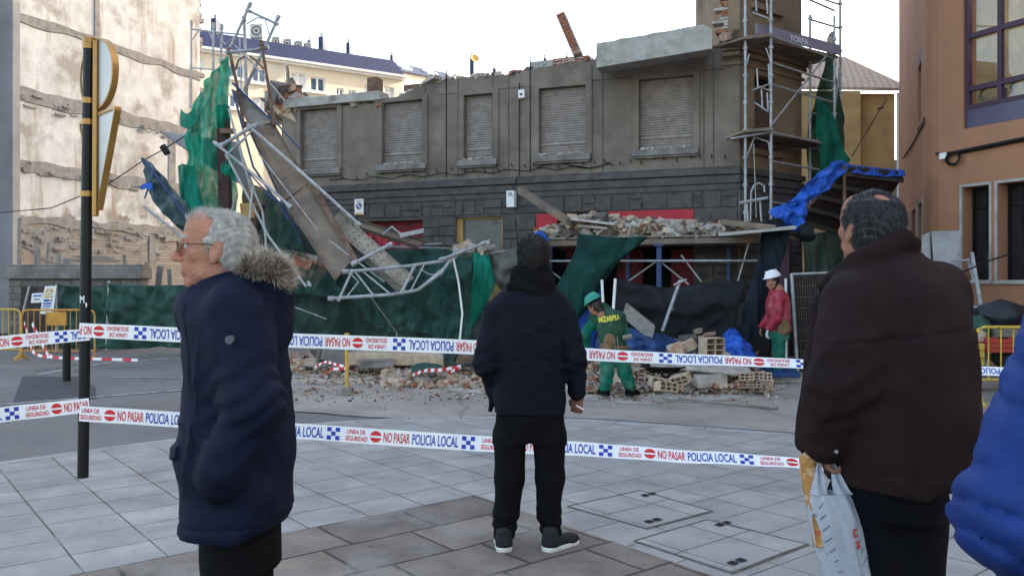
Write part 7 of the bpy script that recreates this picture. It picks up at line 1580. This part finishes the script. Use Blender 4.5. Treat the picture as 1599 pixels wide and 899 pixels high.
# ---- 2. man in the middle, from behind ----
p = Person('man from behind in a dark navy jacket, black trousers and white-soled trainers', 827, 4.85)
hc = p.q(835, 404, .0); p.head((hc[0], .02, hc[2]), R(-14), R(4), 0, 1.04, 'skin2')
p.hair(hair_sdf([(-.10, -.03), (-.06, -.02), (-.03, .0), (0, .03), (.03, .045), (.07, .06), (.1, .07), (.13, .08)], .0045, .014, wave=.002), M['hair_black'], 14000, .018, .0007, lambda q: np.stack([q[:, 0], -np.ones(len(q))*.5, -np.ones(len(q))*.5], 1), .25, .6)
g = SDF((-.40, -.24, .70), (.40, .3, 1.72), .008)
g.rings([p.ring(*k) for k in [(645, 771, 884, .135), (620, 770, 885, .135), (590, 770, 886, .13), (560, 770, 886, .13), (520, 766, 888, .135), (490, 766, 888, .13), (475, 772, 882, .12), (460, 783, 874, .10), (450, 795, 864, .085)]], .02)
g.cap(p.q(784, 482), p.q(872, 482), .062, .062, .05); g.cap(p.q(800, 462), p.q(858, 462), .045, .045, .05)
L0, L1, L2 = p.q(772, 492, .0), p.q(758, 568, -.02), p.q(778, 616, .12); R0, R1, R2 = p.q(883, 492, 0), p.q(898, 562, -.01), p.q(902, 612, .03)
g.chain([L0, L1], [.070, .066], .03); g.chain([L1, L2], [.066, .055], .03); g.chain([R0, R1], [.070, .064], .03); g.chain([R1, R2], [.064, .054], .03)
g.cap(p.q(771, 612, .08), p.q(766, 640, .10), .02, .012, .015)
def f2_(X, Y, Z):
    d = wr(X, Y, Z, .0065, 16, 6, 4)+wr(X, Y, Z, .002, 43, 17, 2)-ridge(X, Y, Z, .008, 12, 4, .5)+.004*np.exp(-((X-.01)/.004)**2)*(Y < 0)*(Z > .83)
    d = d+.004*np.exp(-((Z-1.09-.02*np.cos(X*9))/.005)**2)*(Y < 0)*(np.abs(X) < .2)
    for sx, c in ((-1, L1), (1, R1)): d = d+.006*gauss(X, Y, Z, c, .11)*np.sin((Z+sx*.5*X)*85)
    for x0 in (p.q(773, 500)[0], p.q(882, 500)[0]): d = d+.005*np.exp(-((X-x0-.06*(1.4-Z)*(1 if x0 > 0 else -1)*-1)/.005)**2)*(Z > 1.12)*(Z < 1.46)*(Y < .02)
    return d
g.disp(f2_); p.cloth('jacket', g, M['navy2'])
g = SDF((-.2, -.2, 1.40), (.2, .24, 1.66), .006)
g.rings([p.ring(*k) for k in [(462, 786, 872, .10), (452, 794, 866, .105), (440, 797, 863, .10), (425, 799, 861, .095), (415, 803, 858, .085)]], .02); g.cap(p.q(800, 449, -.05), p.q(860, 446, -.05), .03, .03, .03); g.cap(p.q(802, 432, -.04), p.q(858, 428, -.04), .028, .028, .02)
g.disp(lambda X, Y, Z: .006*np.sin(Z*70+6*X+2*np.sin(X*20))); p.cloth('neck_warmer', g, M['scarf'])
g = SDF((-.28, -.2, .03), (.28, .26, .96), .008)
g.rings([p.ring(*k) for k in [(690, 773, 883, .105), (650, 773, 882, .12), (630, 775, 882, .11)]], .02)
g.chain([p.q(797, 680), p.q(796, 745, -.01), p.q(790, 800, -.0), p.q(788, 826, -.0)], [.098, .083, .074, .066], .03); g.chain([p.q(857, 680), p.q(858, 745, -.01), p.q(858, 800, 0), p.q(860, 828, 0)], [.098, .083, .068, .062], .03)
g.add(lambda X, Y, Z: np.sqrt((X-p.q(827, 700)[0])**2*1.0+(Z-.50)**2*.02)-.012+0*Y, (-.05, -.2, .2), (.05, .2, .62), .02, 's')
g.disp(lambda X, Y, Z: wr(X, Y, Z, .004, 15, 8, 6)+.006*np.exp(-((Z-.13)/.07)**2)*np.sin(Z*95+X*12)); p.cloth('trousers', g, M['trous'])
M['trainer'] = mat('dark_knit_trainer', (.018, .019, .024), (.009, .0095, .012), scale=90, rough=.8); M['wsole'] = mat('white_sole', (.62, .61, .58), (.5, .49, .46), scale=12, rough=.6)
lx, rx = p.q(786, 840)[0], p.q(862, 840)[0]
shoes(p, [(lx-.0, -.02, R(8)), (rx+.01, -.03, R(-50))], M['trainer'], M['wsole'])
v, f = hand_sdf(1.0).mesh(); p.skin.append((place(v, rotm(R(160), R(-15), R(-14)), p.q(904, 617, .03), 1.0), f, 0))
mb = MB(); hq = Vector(p.q(905, 632, -.02))+Vector((p.X0, p.Y0, 0)); mb.tube([hq+Vector((-.02, -.02, .0)), hq+Vector((.02, -.05, -.02))], .004, 8); cg = mb.build('cigarette', M['white'], None); tag(cg, 'white cigarette between the fingers of the man in the middle', 'cigarette')
p.inner([((0, 0, 1.40), (0, 0, 1.0), .1, .1), ((0, 0, 1.55), (0, 0, 1.4), .05, .08), (p.q(797, 680), p.q(788, 830), .06, .035), (p.q(857, 680), p.q(860, 830), .06, .035), (L0, L1, .04, .035), (L1, L2, .035, .028), (R0, R1, .04, .035), (R1, R2, .035, .026), ((0, 0, 1.0), (0, 0, .9), .1, .1)])
p.finish()

# ---- 3. balding man in brown coat ----
p = Person('stout balding man in a dark brown coat, back turned, carrying a white bag', 1400, 2.5)
hc = p.q(1362, 357, .0); p.head((hc[0]+.004, .03, hc[2]-.002), R(20), R(8), R(-2), .93, 'skin2')
p.hair(hair_sdf([(-.10, -.035), (-.07, -.02), (-.04, -.012), (-.015, .0), (.02, .06), (.04, .10), (.08, .12), (.10, .12), (.13, .12)], .004, .007, bald=((-.010, -.060, .114), (.028, .030, .022)), wave=.0005), M['hair_salt'], 26000, .016, .0005, lambda q: np.stack([q[:, 0]*3, -np.ones(len(q))*.5, -np.ones(len(q))*.7], 1), .16, .35)
g = SDF((-.36, -.34, .90), (.36, .36, 1.74), .007)
g.rings([p.ring(*k) for k in [(748, 1300, 1518, .21), (735, 1296, 1530, .22), (700, 1292, 1526, .22), (640, 1290, 1518, .22), (590, 1292, 1512, .215), (540, 1296, 1508, .205), (500, 1302, 1500, .195), (465, 1312, 1488, .18), (435, 1330, 1468, .15), (412, 1345, 1446, .115), (398, 1360, 1430, .08)]], .02)
g.cap(p.q(1345, 462, -.03), p.q(1462, 455, .03), .10, .095, .06)
L0, L1, L2 = p.q(1338, 475, -.10), p.q(1312, 600, -.125), p.q(1290, 688, -.06); g.chain([L0, L1], [.10, .090], .03); g.chain([L1, L2], [.090, .072], .03)
R0, R1, R2 = p.q(1468, 470, .08), p.q(1478, 610, .12), p.q(1460, 690, .25); g.chain([R0, R1, R2], [.09, .08, .065], .03)
g.cap(p.q(1283, 470, .14), p.q(1262, 690, .14), .03, .03, .04)   # open front edge
col_pts = [p.q(1290, 446, .12), p.q(1306, 436, .05), p.q(1338, 414, -.06), p.q(1378, 392, -.085), p.q(1410, 378, -.06), p.q(1422, 384, 0), p.q(1420, 402, .06)]
g.chain(col_pts, [.030, .034, .040, .040, .036, .030, .02], .010, flat=((0, 1, .2), .42))
g.cap(p.q(1352, 425, .04), p.q(1366, 360, .03), .074, .074, .008, 's')
def f3_(X, Y, Z):
    seam = lambda v, w_=.0045: np.exp(-(v/w_)**2)
    d = wr(X, Y, Z, .0075, 9, 6, 7)*np.clip((1.52-Z)*7, 0, 1)+vfold(X, Y, Z, .010, 13, 1)*np.clip((1.35-Z)*2.5, 0, 1)+wr(X, Y, Z, .0022, 39, 15, 2)-ridge(X, Y, Z, .010, 9, 2, .9)*np.clip((1.52-Z)*8, 0, 1)
    d = d+.004*np.exp(-((Z-1.235-.10*(X))/.004)**2)*(Y < 0)*(X > .0)*0
    d = d+.006*gauss(X, Y, Z, L1, .13)*np.sin((Z-.5*X)*70+2*np.sin(Y*20))
    d = d+.006*np.exp(-((X-L0[0]-.115-.10*(1.48-Z))/.006)**2)*(Y < 0)*(Z > 1.1)*(Z < 1.50)
    d = d+.006*seam(Z-1.40-.10*X)*(Y < 0)+.005*seam(X-.185+.05*(Z-1.3))*(Y < 0)*(Z < 1.42)
    d = d+.003*np.exp(-((Z-1.01)/.004)**2)+.003*np.exp(-((X-.02)/.0035)**2)*(Y < 0)*(Z < 1.2)
    return d
hx_, hz1, hz2 = p.q(1400, 740)[0], p.q(1400, 748)[2], p.q(1530, 716)[2]; hs_ = (hz2-hz1)/(p.q(1530, 740)[0]-hx_)
g.add(lambda X, Y, Z: (Z-(hz1+hs_*(X-hx_)))*.9+0*Y, (hx_-.05, -.34, .90), (.36, .34, 1.10), .01, 's')
g.disp(f3_); p.cloth('coat', g, M['brown_coat'])
mb = MB(); q = Vector(p.q(1291, 697, -.05))+Vector((p.X0, p.Y0-.070, 0)); mb.tube([q+Vector((0, .01, 0)), q+Vector((0, -.004, 0))], .0055, 12); mb.build('snap_button', M['steel'], p.t)
g = SDF((-.24, -.24, .03), (.24, .24, 1.05), .009)
g.rings([p.ring(*k) for k in [(800, 1322, 1452, .15), (760, 1316, 1456, .16), (735, 1316, 1458, .15)]], .02)
a_, b_ = p.q(1352, 780), p.q(1420, 780); g.chain([a_, (a_[0]+.035, 0, .5), (a_[0]+.05, .02, .09)], [.112, .088, .072], .03); g.chain([b_, (b_[0]+.0, 0, .5), (b_[0]+.03, .02, .09)], [.112, .085, .072], .03)
g.disp(lambda X, Y, Z: vfold(X, Y, Z, .003, 24, 1)+wr(X, Y, Z, .003, 17, 6, 8)); p.cloth('trousers', g, M['trous_n'])
shoes(p, [(a_[0]+.05, 0, R(15)), (b_[0]+.03, 0, R(-12))], M['trous'], M['black'])
v, f = hand_sdf(1.5).mesh(); hcen = p.q(1290, 688, -.05); p.skin.append((place(v, rotm(R(80), 0, 0), hcen, .8), f, 0))
p.inner([((0, 0, 1.45), (0, 0, 1.0), .12, .12), ((-.07, 0, 1.6), (-.03, 0, 1.45), .05, .08), (a_, (a_[0]+.05, 0, .12), .07, .04), (b_, (b_[0]+.03, 0, .12), .07, .04), (L0, L1, .05, .04), (L1, L2, .04, .03), (R0, R1, .05, .04), ((0, 0, 1.0), (0, 0, .95), .12, .12)])
p.finish()
PB = p
# shopping bag and baguette
def bagring(py, x0, x1, ry, n=48, ph=0, am=.006):
    a = Vector(P(x0, py, 2.44)); b = Vector(P(x1, py, 2.44)); c = (a+b)/2; rx = (b.x-a.x)/2; out = []
    for k in range(n+1):
        t = 2*math.pi*k/n; wv = 1+(am/ max(rx, .01))*(math.sin(t*7+py*.02+ph)+.6*math.sin(t*12-py*.03))
        out.append(c+Vector((rx*math.cos(t)*wv, ry*math.sin(t)*wv, 0)))
    return out
bag = thing('shopping_bag', 'white plastic shopping bag with grey pinstripes and red letters hanging from the bald man’s hand', 'bag', Vector(P(1308, 960, 2.44)))
mb = MB(); rws = [bagring(*k) for k in [(768, 1263, 1326, .035), (780, 1262, 1333, .045), (800, 1264, 1340, .055), (830, 1270, 1344, .06), (860, 1276, 1349, .065), (899, 1286, 1357, .07), (930, 1293, 1360, .065), (955, 1300, 1356, .05), (962, 1310, 1345, .02)]]
mb.grid(rws)
for side in (-1, 1):
    for (xa, xb, xt0, xt1) in ((1263, 1292, 1276, 1282), (1302, 1332, 1298, 1304)):
        rows = []
        for k in range(9):
            t = k/8; x0 = xa+(xt0-xa)*t**.7; x1 = xb+(xt1-xb)*t**.8; y = 772+(722-772)*t; a = Vector(P(x0, y, 2.44+side*.03*(1-t))); b = Vector(P(x1, y, 2.44+side*.03*(1-t)))
            rows.append([a.lerp(b, j/6)+Vector((0, side*-.006*math.sin(j*1.6+k*.4), 0)) for j in range(7)])
        mb.grid(rows)
M['bag'] = mat('plastic_bag', (.62, .66, .72), (.54, .58, .65), scale=6, rough=.35, bump=.35, bscale=25, alpha=(.96, .99))
bo = mb.build('bag_body', M['bag'], bag, smooth=True, fixn=False)
mb = MB()
def bsurf(x, y, lift=.003):
    ys = [768, 780, 800, 830, 860, 899, 930]; c0 = [1263, 1262, 1264, 1270, 1276, 1286, 1293]; c1 = [1326, 1333, 1340, 1344, 1349, 1357, 1360]; rr_ = [.035, .045, .055, .06, .065, .07, .065]
    a, b, r_ = np.interp(y, ys, c0), np.interp(y, ys, c1), np.interp(y, ys, rr_); u = max(-.97, min(.97, (x-(a+b)/2)/((b-a)/2))); cc = P((a+b)/2, y, 2.44); rx = (b-a)/2/F*2.44
    th = -math.acos(u); wv = 1+(.006/rx)*(math.sin(th*7+y*.02)+.6*math.sin(th*12-y*.03)); return cc+Vector((rx*u*wv, -r_*math.sqrt(1-u*u)*wv-lift, 0))
for k in range(11):
    y = 782+k*17; x0 = np.interp(y, [768, 800, 860, 960], [1264, 1267, 1280, 1302])+8
    mb.add([bsurf(x0-3, y+6), bsurf(x0-2, y+7.2), bsurf(x0+7.5, y-4), bsurf(x0+6.5, y-5)], [(0, 1, 2, 3)])
    x0 = np.interp(y, [768, 800, 860, 960], [1320, 1334, 1344, 1350]); mb.add([bsurf(x0-8, y+5), bsurf(x0-7, y+6), bsurf(x0+2, y-7), bsurf(x0+1, y-8)], [(0, 1, 2, 3)])
mb.build('pinstripes', mat('slate_print', (.12, .15, .28)), bag)
mb = MB()
def ptext(mb, s_, x, y, h_, w_, m=0):
    vs, fs = tmesh(s_, .03); mb.add([bsurf(x+a*w_, y-b*h_) for a, b in vs], fs, m)
ptext(mb, 'D', 1320, 829, 13, 10); ptext(mb, 'SI', 1324, 847, 12, 10); ptext(mb, 'o', 1265.5, 803, 5, 3.5, 1); ptext(mb, 'a', 1270, 832, 8, 4)
mb.build('lettering', [M['tred'], mat('slate_print2', (.12, .15, .28))], bag, fixn=False)
mb = MB(); pts = [P(1262, 706, 2.47), P(1263, 730, 2.46), P(1268, 760, 2.45), P(1276, 800, 2.44), P(1284, 850, 2.44)]; mb.tube(cr(np.array([tuple(q) for q in pts]), 30).tolist(), [.010+.016*min(1, i/3) for i in range(30)], 20)
def crust(nd, L, tc, mp, out, noi, ramp):
    r = ramp(noi(22, 3).outputs[0], .52, .62, (0, 0, 0), (1, 1, 1)); mx = nd.new('ShaderNodeMixRGB'); L.new(r.outputs[0], mx.inputs[0]); L.new(out, mx.inputs[1]); mx.inputs[2].default_value = (.62, .45, .28, 1); return mx.outputs[0]
bg_ = mb.build('baguette', mat('bread_crust', (.50, .25, .07), (.34, .15, .04), scale=18, rough=.6, bump=.5, bscale=60, extra=crust), None, smooth=True); tag(bg_, 'golden baguette sticking out of the white shopping bag', 'bread')

# ---- 4. person in blue puffer at the right edge ----
p = Person('person in a bright blue quilted puffer jacket cut off by the right edge', 1806, 1.6)
def q4(px, py, dy=0): return p.q(px, py, dy)
L0, L1, L2 = q4(1690, 515, -.02), q4(1572, 805, -.06), q4(1672, 930, .13)
g = SDF((-.42, -.34, .70), (.42, .36, 1.62), .008)
g.rings([(.74, 0, 0, .25, .17), (.95, 0, 0, .26, .18), (1.15, .0, 0, .255, .18), (1.3, 0, 0, .24, .17), (1.42, 0, 0, .20, .14), (1.5, 0, 0, .1, .09), (1.58, 0, 0, .09, .085)], .03)
g.cap((-.15, 0, 1.43), (.15, 0, 1.43), .07, .07, .06)
g.chain([L0, L1], [.090, .085], .04); g.chain([L1, L2], [.085, .07], .03); g.chain([(.2, 0, 1.4), (.28, -.02, 1.13), (.2, .16, 1.0)], [.085, .08, .065], .04)
def f4_(X, Y, Z):
    s_ = Z+.28*X; ph = s_/.092+.75*np.sin(X*8+Y*6+Z*3+1)+.3*np.sin(X*19+Z*13)+.3*np.sin(Z*5.3)
    fr = np.abs(np.sin(math.pi*ph)); d = -.019*(fr**.45)+.010
    d = d+(.0028*np.sin(X*55+Z*34+3*np.sin(Z*21))+.002*np.sin(X*95-Z*60+Y*50+2*np.sin(Z*37)))*(1.15-fr)
    c = np.sin(X*31+Z*23+4*np.sin(Z*11+X*9)); d = d+.0035*np.abs(c)**3*fr
    return d
g.disp(f4_); p.cloth('puffer_jacket', g, M['puffer'])
p.head((.0, .02, 1.66), 0, 0, 0, 1.0, 'skin2'); p.hair(hair_sdf([(-.10, -.03), (-.03, .0), (.03, .04), (.1, .06), (.13, .08)], .006, .014), M['hair_black'])
g = SDF((-.22, -.22, .03), (.22, .22, .9), .012); g.rings([(.66, 0, 0, .17, .12), (.85, 0, 0, .17, .12)], .03)
for sx in (-1, 1): g.chain([(sx*.09, 0, .75), (sx*.1, 0, .45), (sx*.1, .01, .08)], [.095, .075, .06], .03)
p.cloth('trousers', g, M['trous_n']); shoes(p, [(-.1, 0, 0), (.1, 0, R(-8))], M['trainer'], M['wsole'])
v, f = hand_sdf(.9, .006).mesh(); p.skin.append((place(v, rotm(0, R(60), 0), (L2[0], L2[1]+.05, L2[2]-.02), 1), f, 0)); p.skin.append((place(v*np.array((-1, 1, 1)), rotm(0, R(60), 0), (.2, .22, .97), 1), f[:, ::-1], 0))
p.inner([((0, 0, 1.45), (0, 0, 1.0), .1, .1), ((0, 0, 1.55), (0, 0, 1.4), .05, .07), ((-.09, 0, .9), (-.1, 0, .12), .06, .04), ((.09, 0, .9), (.1, 0, .12), .06, .04), (L0, L1, .045, .04), (L1, L2, .04, .03)]); p.finish()

# ---- 5. worker in green, bending ----
p = Person('worker in green overalls and helmet bending over the rubble, back turned', 962, 11.3)
M['green_w'] = mat('bright_green_workwear', (.012, .155, .10), (.006, .09, .06), scale=9, rough=.85, bump=.5, bscale=120, spec=.1, c3=(.09, .19, .15), s3=5, t3=.58, w3=.12); M['green_v'] = mat('dark_green_vest', (.028, .085, .052), (.015, .05, .032), scale=9, rough=.85, bump=.5, bscale=120, spec=.1, c3=(.08, .12, .09), s3=5, t3=.6, w3=.12); M['leather'] = fabric('tan_pouch', (.26, .17, .09), (.15, .10, .06), .8, 30, .6)
hd = p.q(930, 480, .10); p.head((hd[0]-.0, .12, hd[2]), R(45), R(-28), R(-10), .95, 'skin2')
p.hair(hair_sdf([(-.10, -.03), (-.03, .0), (.03, .04), (.06, .05)], .008, .006), M['hair_black'])
def helmet(p, c, Rm, m, sc=1):
    g = SDF((-.17, -.2, -.02), (.17, .22, .17), .006); g.ell((0, -.01, .03), (.108, .128, .118), .02); g.d = np.maximum(g.d, (.03-g.ax[2])[None, None, :]).astype(np.float32)
    g.cap((-.04, .10, .036), (.04, .10, .036), .040, .040, .01, flat=((0, 0, 1), .14)); 
    def brim(X, Y, Z): return np.maximum(np.sqrt((X/.111)**2+((Y+.01)/.132)**2)*.12-.12, np.abs(Z-.034)-.005)
    g.add(brim, (-.12, -.15, .02), (.12, .15, .05), .008); g.cap((0, -.09, .125), (0, .08, .128), .012, .012, .02, flat=((0, 0, 1), 1.0)); g.ell((0, -.01, .02), (.098, .118, .10), .004, 's')
    v, f = g.mesh(); return tomesh('helmet', [(place(v, Rm, c, sc), f, 0)], m, p.t, None)
helmet(p, p.hc+np.array(p.HR)@np.array((0, -.005, .055)), p.HR, mat('green_helmet', (.03, .27, .19), (.02, .2, .14), rough=.35), 1.05)
g = SDF((-.5, -.3, .55), (.35, .6, 1.5), .01)
hip, chest, neck = p.q(960, 548, .0), p.q(952, 505, .12), p.q(940, 484, .18)
g.chain([hip, chest, neck], [.165, .185, .12], .06, flat=((0, 1, .4), .78)); sh1, sh2 = p.q(930, 498, .18), p.q(966, 496, .16); g.cap(sh1, sh2, .10, .10, .06)
g.disp(lambda X, Y, Z: wr(X, Y, Z, .008, 22, 9, 2)); p.cloth('vest', g, M['green_v'])
g = SDF((-.6, -.3, .5), (.5, .75, 1.5), .01)
e1, w1 = p.q(915, 520, .16), p.q(917, 548, .30); g.chain([sh1, e1], [.085, .07], .03); g.chain([e1, w1], [.07, .05], .03)
e2, w2 = p.q(976, 520, .25), p.q(968, 545, .42); g.chain([sh2, e2], [.08, .065], .03); g.chain([e2, w2], [.065, .045], .03)
g.disp(lambda X, Y, Z: wr(X, Y, Z, .007, 40, 12, 5)); p.cloth('sleeves', g, M['green_w'])
for w_, e_ in ((w1, e1), (w2, e2)):
    v, f = hand_sdf(1.0, .006).mesh(); p.skin.append((place(v, rotm(R(180), R(20), 0), (w_[0], w_[1]+.01, w_[2]-.02), 1), f, 0))
g = SDF((-.35, -.25, .03), (.45, .35, 1.0), .01); g.ell(hip, (.175, .145, .13), .04)
kl, al, kr, ar_ = p.q(948, 580, -.02), p.q(945, 606, .0), p.q(975, 580, -.02), p.q(984, 604, -.0); hl, hr = p.q(951, 550), p.q(970, 550)
g.chain([hl, kl, al], [.115, .092, .080], .03); g.chain([hr, kr, ar_], [.115, .092, .080], .03)
g.disp(lambda X, Y, Z: wr(X, Y, Z, .008, 24, 8, 3)+.006*np.sin(Z*60+X*10)*(Z < .3)); p.cloth('trousers', g, M['green_w'])
shoes(p, [(al[0], 0, R(25)), (ar_[0], 0, R(-50))], M['trous'], M['black'])
g = SDF((-.3, -.35, .6), (.35, .3, 1.1), .01); hz = hip[2]; g.add(lambda X, Y, Z: np.maximum(np.abs(np.sqrt(((X-hip[0])/.185)**2+(Y/.16)**2)-1)*.16-.012, np.abs(Z-hz-.06+.1*(X-hip[0]))-.03), (-.25, -.25, .7), (.25, .25, 1.1), .01)
g.ell((p.q(950, 530)[0], -.16, p.q(950, 531)[2]), (.085, .05, .10), .02); g.ell((p.q(947, 545)[0], -.17, p.q(947, 541)[2]), (.075, .045, .09), .01); p.cloth('tool_belt', g, M['leather'])
mb = MB(); a = Vector(p.q(972, 527, -.14))+Vector((p.X0, p.Y0, 0)); mb.tube([a, a+Vector((.12, -.02, .02))], [.03, .034], 10); mb.tube([a+Vector((-.08, -.05, .02)), a+Vector((-.06, -.08, -.2))], .006, 5); mb.tube([a+Vector((-.12, -.05, .0)), a+Vector((-.10, -.07, -.24))], .006, 5); mb.build('tool_roll', M['plank2'], p.t)
mb = MB(); U_ = (Vector((1, .0, .16))).normalized(); V_ = Vector((-.10, -.15, 1)); V_ = (V_-U_*V_.dot(U_)).normalized(); o_ = Vector(p.q(934.5, 503, .12))+Vector((p.X0, p.Y0, 0)); ct = Vector(chest)+Vector((p.X0, p.Y0, 0))
vs, fs = tmesh('MIZARPRA', .035); pts = []
from mathutils.bvhtree import BVHTree
vest = [o for o in bpy.data.objects if o.name.startswith('vest')][0]
bv = BVHTree.FromPolygons([v_.co.copy() for v_ in vest.data.vertices], [tuple(q_.vertices) for q_ in vest.data.polygons])
offp = Vector((p.X0, p.Y0, 0))
for a_, b_ in vs:
    q_ = o_+U_*(a_*.285)+V_*(b_*.075)-offp; h_ = bv.ray_cast(Vector((q_.x, -1, q_.z)), Vector((0, 1, 0))); pts.append((h_[0] if h_[0] else q_)+Vector((0, -.008, 0))+offp)
mb.add(pts, fs); mb.build('lettering', mat('yellow_print', (.75, .70, .08), rough=.6), vest, fixn=False)
p.inner([(hip, chest, .09, .1), (chest, neck, .09, .06), (hl, kl, .07, .05), (kl, al, .05, .035), (hr, kr, .07, .05), (kr, ar_, .05, .035), (sh1, e1, .04, .035), (e1, w1, .035, .025), (sh2, e2, .04, .035), (e2, w2, .035, .025), (neck, tuple(p.hc), .05, .05)]); p.finish()

# ---- 6. worker in red ----
p = Person('worker in red jacket and white helmet standing by the mesh panel, facing left', 1215, 13.4)
hd = p.q(1207, 441, 0); p.head((hd[0], 0, hd[2]), R(95), R(-14), 0, .95, 'skin2'); p.hair(hair_sdf([(-.10, -.03), (-.03, .0), (.03, .02), (.06, .03)], .008, .006), M['hair_black'])
helmet(p, p.hc+np.array(p.HR)@np.array((0, -.005, .052)), p.HR, mat('white_helmet', (.72, .73, .76), (.66, .67, .7), rough=.35), 1.05)
M['redjk'] = mat('red_jacket', (.36, .04, .065), (.24, .025, .045), scale=9, rough=.85, bump=.5, bscale=120, spec=.1, c3=(.40, .12, .13), s3=5, t3=.6, w3=.12)
g = SDF((-.35, -.35, .75), (.35, .35, 1.6), .01)
g.rings([p.ring(*k) for k in [(520, 1203, 1234, .17), (505, 1201, 1235, .18), (480, 1198, 1233, .185), (462, 1200, 1230, .16), (452, 1203, 1225, .1)]], .03); g.cap(p.q(1215, 464, -.14), p.q(1215, 464, .14), .075, .075, .05); g.cap(p.q(1212, 452), p.q(1211, 447), .075, .07, .03)
sh, el, wr_ = p.q(1216, 468, -.19), p.q(1214, 498, -.22), p.q(1200, 512, -.20); g.chain([sh, el, wr_], [.08, .07, .05], .03); g.chain([(sh[0], .19, sh[2]), (el[0], .22, el[2]), (wr_[0]+.02, .22, wr_[2])], [.08, .07, .05], .03)
g.disp(lambda X, Y, Z: wr(X, Y, Z, .010, 26, 9, 2)); p.cloth('jacket', g, M['redjk'])
g = SDF((-.15, -.15, 1.35), (.15, .15, 1.6), .01); g.cap(p.q(1211, 455), p.q(1209, 445), .075, .062, .02); p.cloth('neck_warmer', g, M['scarf'])
g = SDF((-.3, -.3, .0), (.3, .3, 1.0), .01); g.rings([p.ring(*k) for k in [(528, 1203, 1231, .16), (512, 1203, 1232, .16)]], .03)
for sy, dx in ((-.09, .0), (.09, .05)): g.chain([p.q(1216, 525, sy), p.q(1215+dx*20, 552, sy), p.q(1214+dx*60, 580, sy)], [.115, .095, .085], .03)
g.disp(lambda X, Y, Z: wr(X, Y, Z, .008, 24, 8, 3)); p.cloth('trousers', g, M['green_w'])
fx = p.q(1214, 585)[0]; shoes(p, [(fx, -.09, R(85)), (fx+.05, .09, R(95))], M['trous'], M['black'])
g = SDF((-.3, -.35, .7), (.35, .3, 1.1), .01); c = p.q(1224, 511, -.17); g.ell(c, (.10, .05, .13), .02); g.ell((c[0]-.05, c[1]+.0, c[2]-.02), (.06, .04, .12), .02); p.cloth('tool_pouch', g, M['leather'])
v, f = hand_sdf(.8, .006).mesh(); tomesh('glove', [(place(v, rotm(R(90), R(15), 0), (wr_[0]-.01, wr_[1], wr_[2]-.01), 1.1), f, 0)], mat('grey_glove', (.55, .55, .58), rough=.8), p.t, None)
p.skin.append((place(v, rotm(R(90), R(15), 0), (wr_[0]+.01, .22, wr_[2]-.01), 1), f, 0))
p.inner([((0, 0, 1.4), (0, 0, .95), .1, .1), ((-.02, 0, 1.5), (0, 0, 1.4), .05, .07), ((0, -.09, .9), (fx, -.09, .12), .07, .04), ((0, .09, .9), (fx+.04, .09, .12), .07, .04), (sh, el, .045, .04), (el, wr_, .04, .03)]); p.finish()
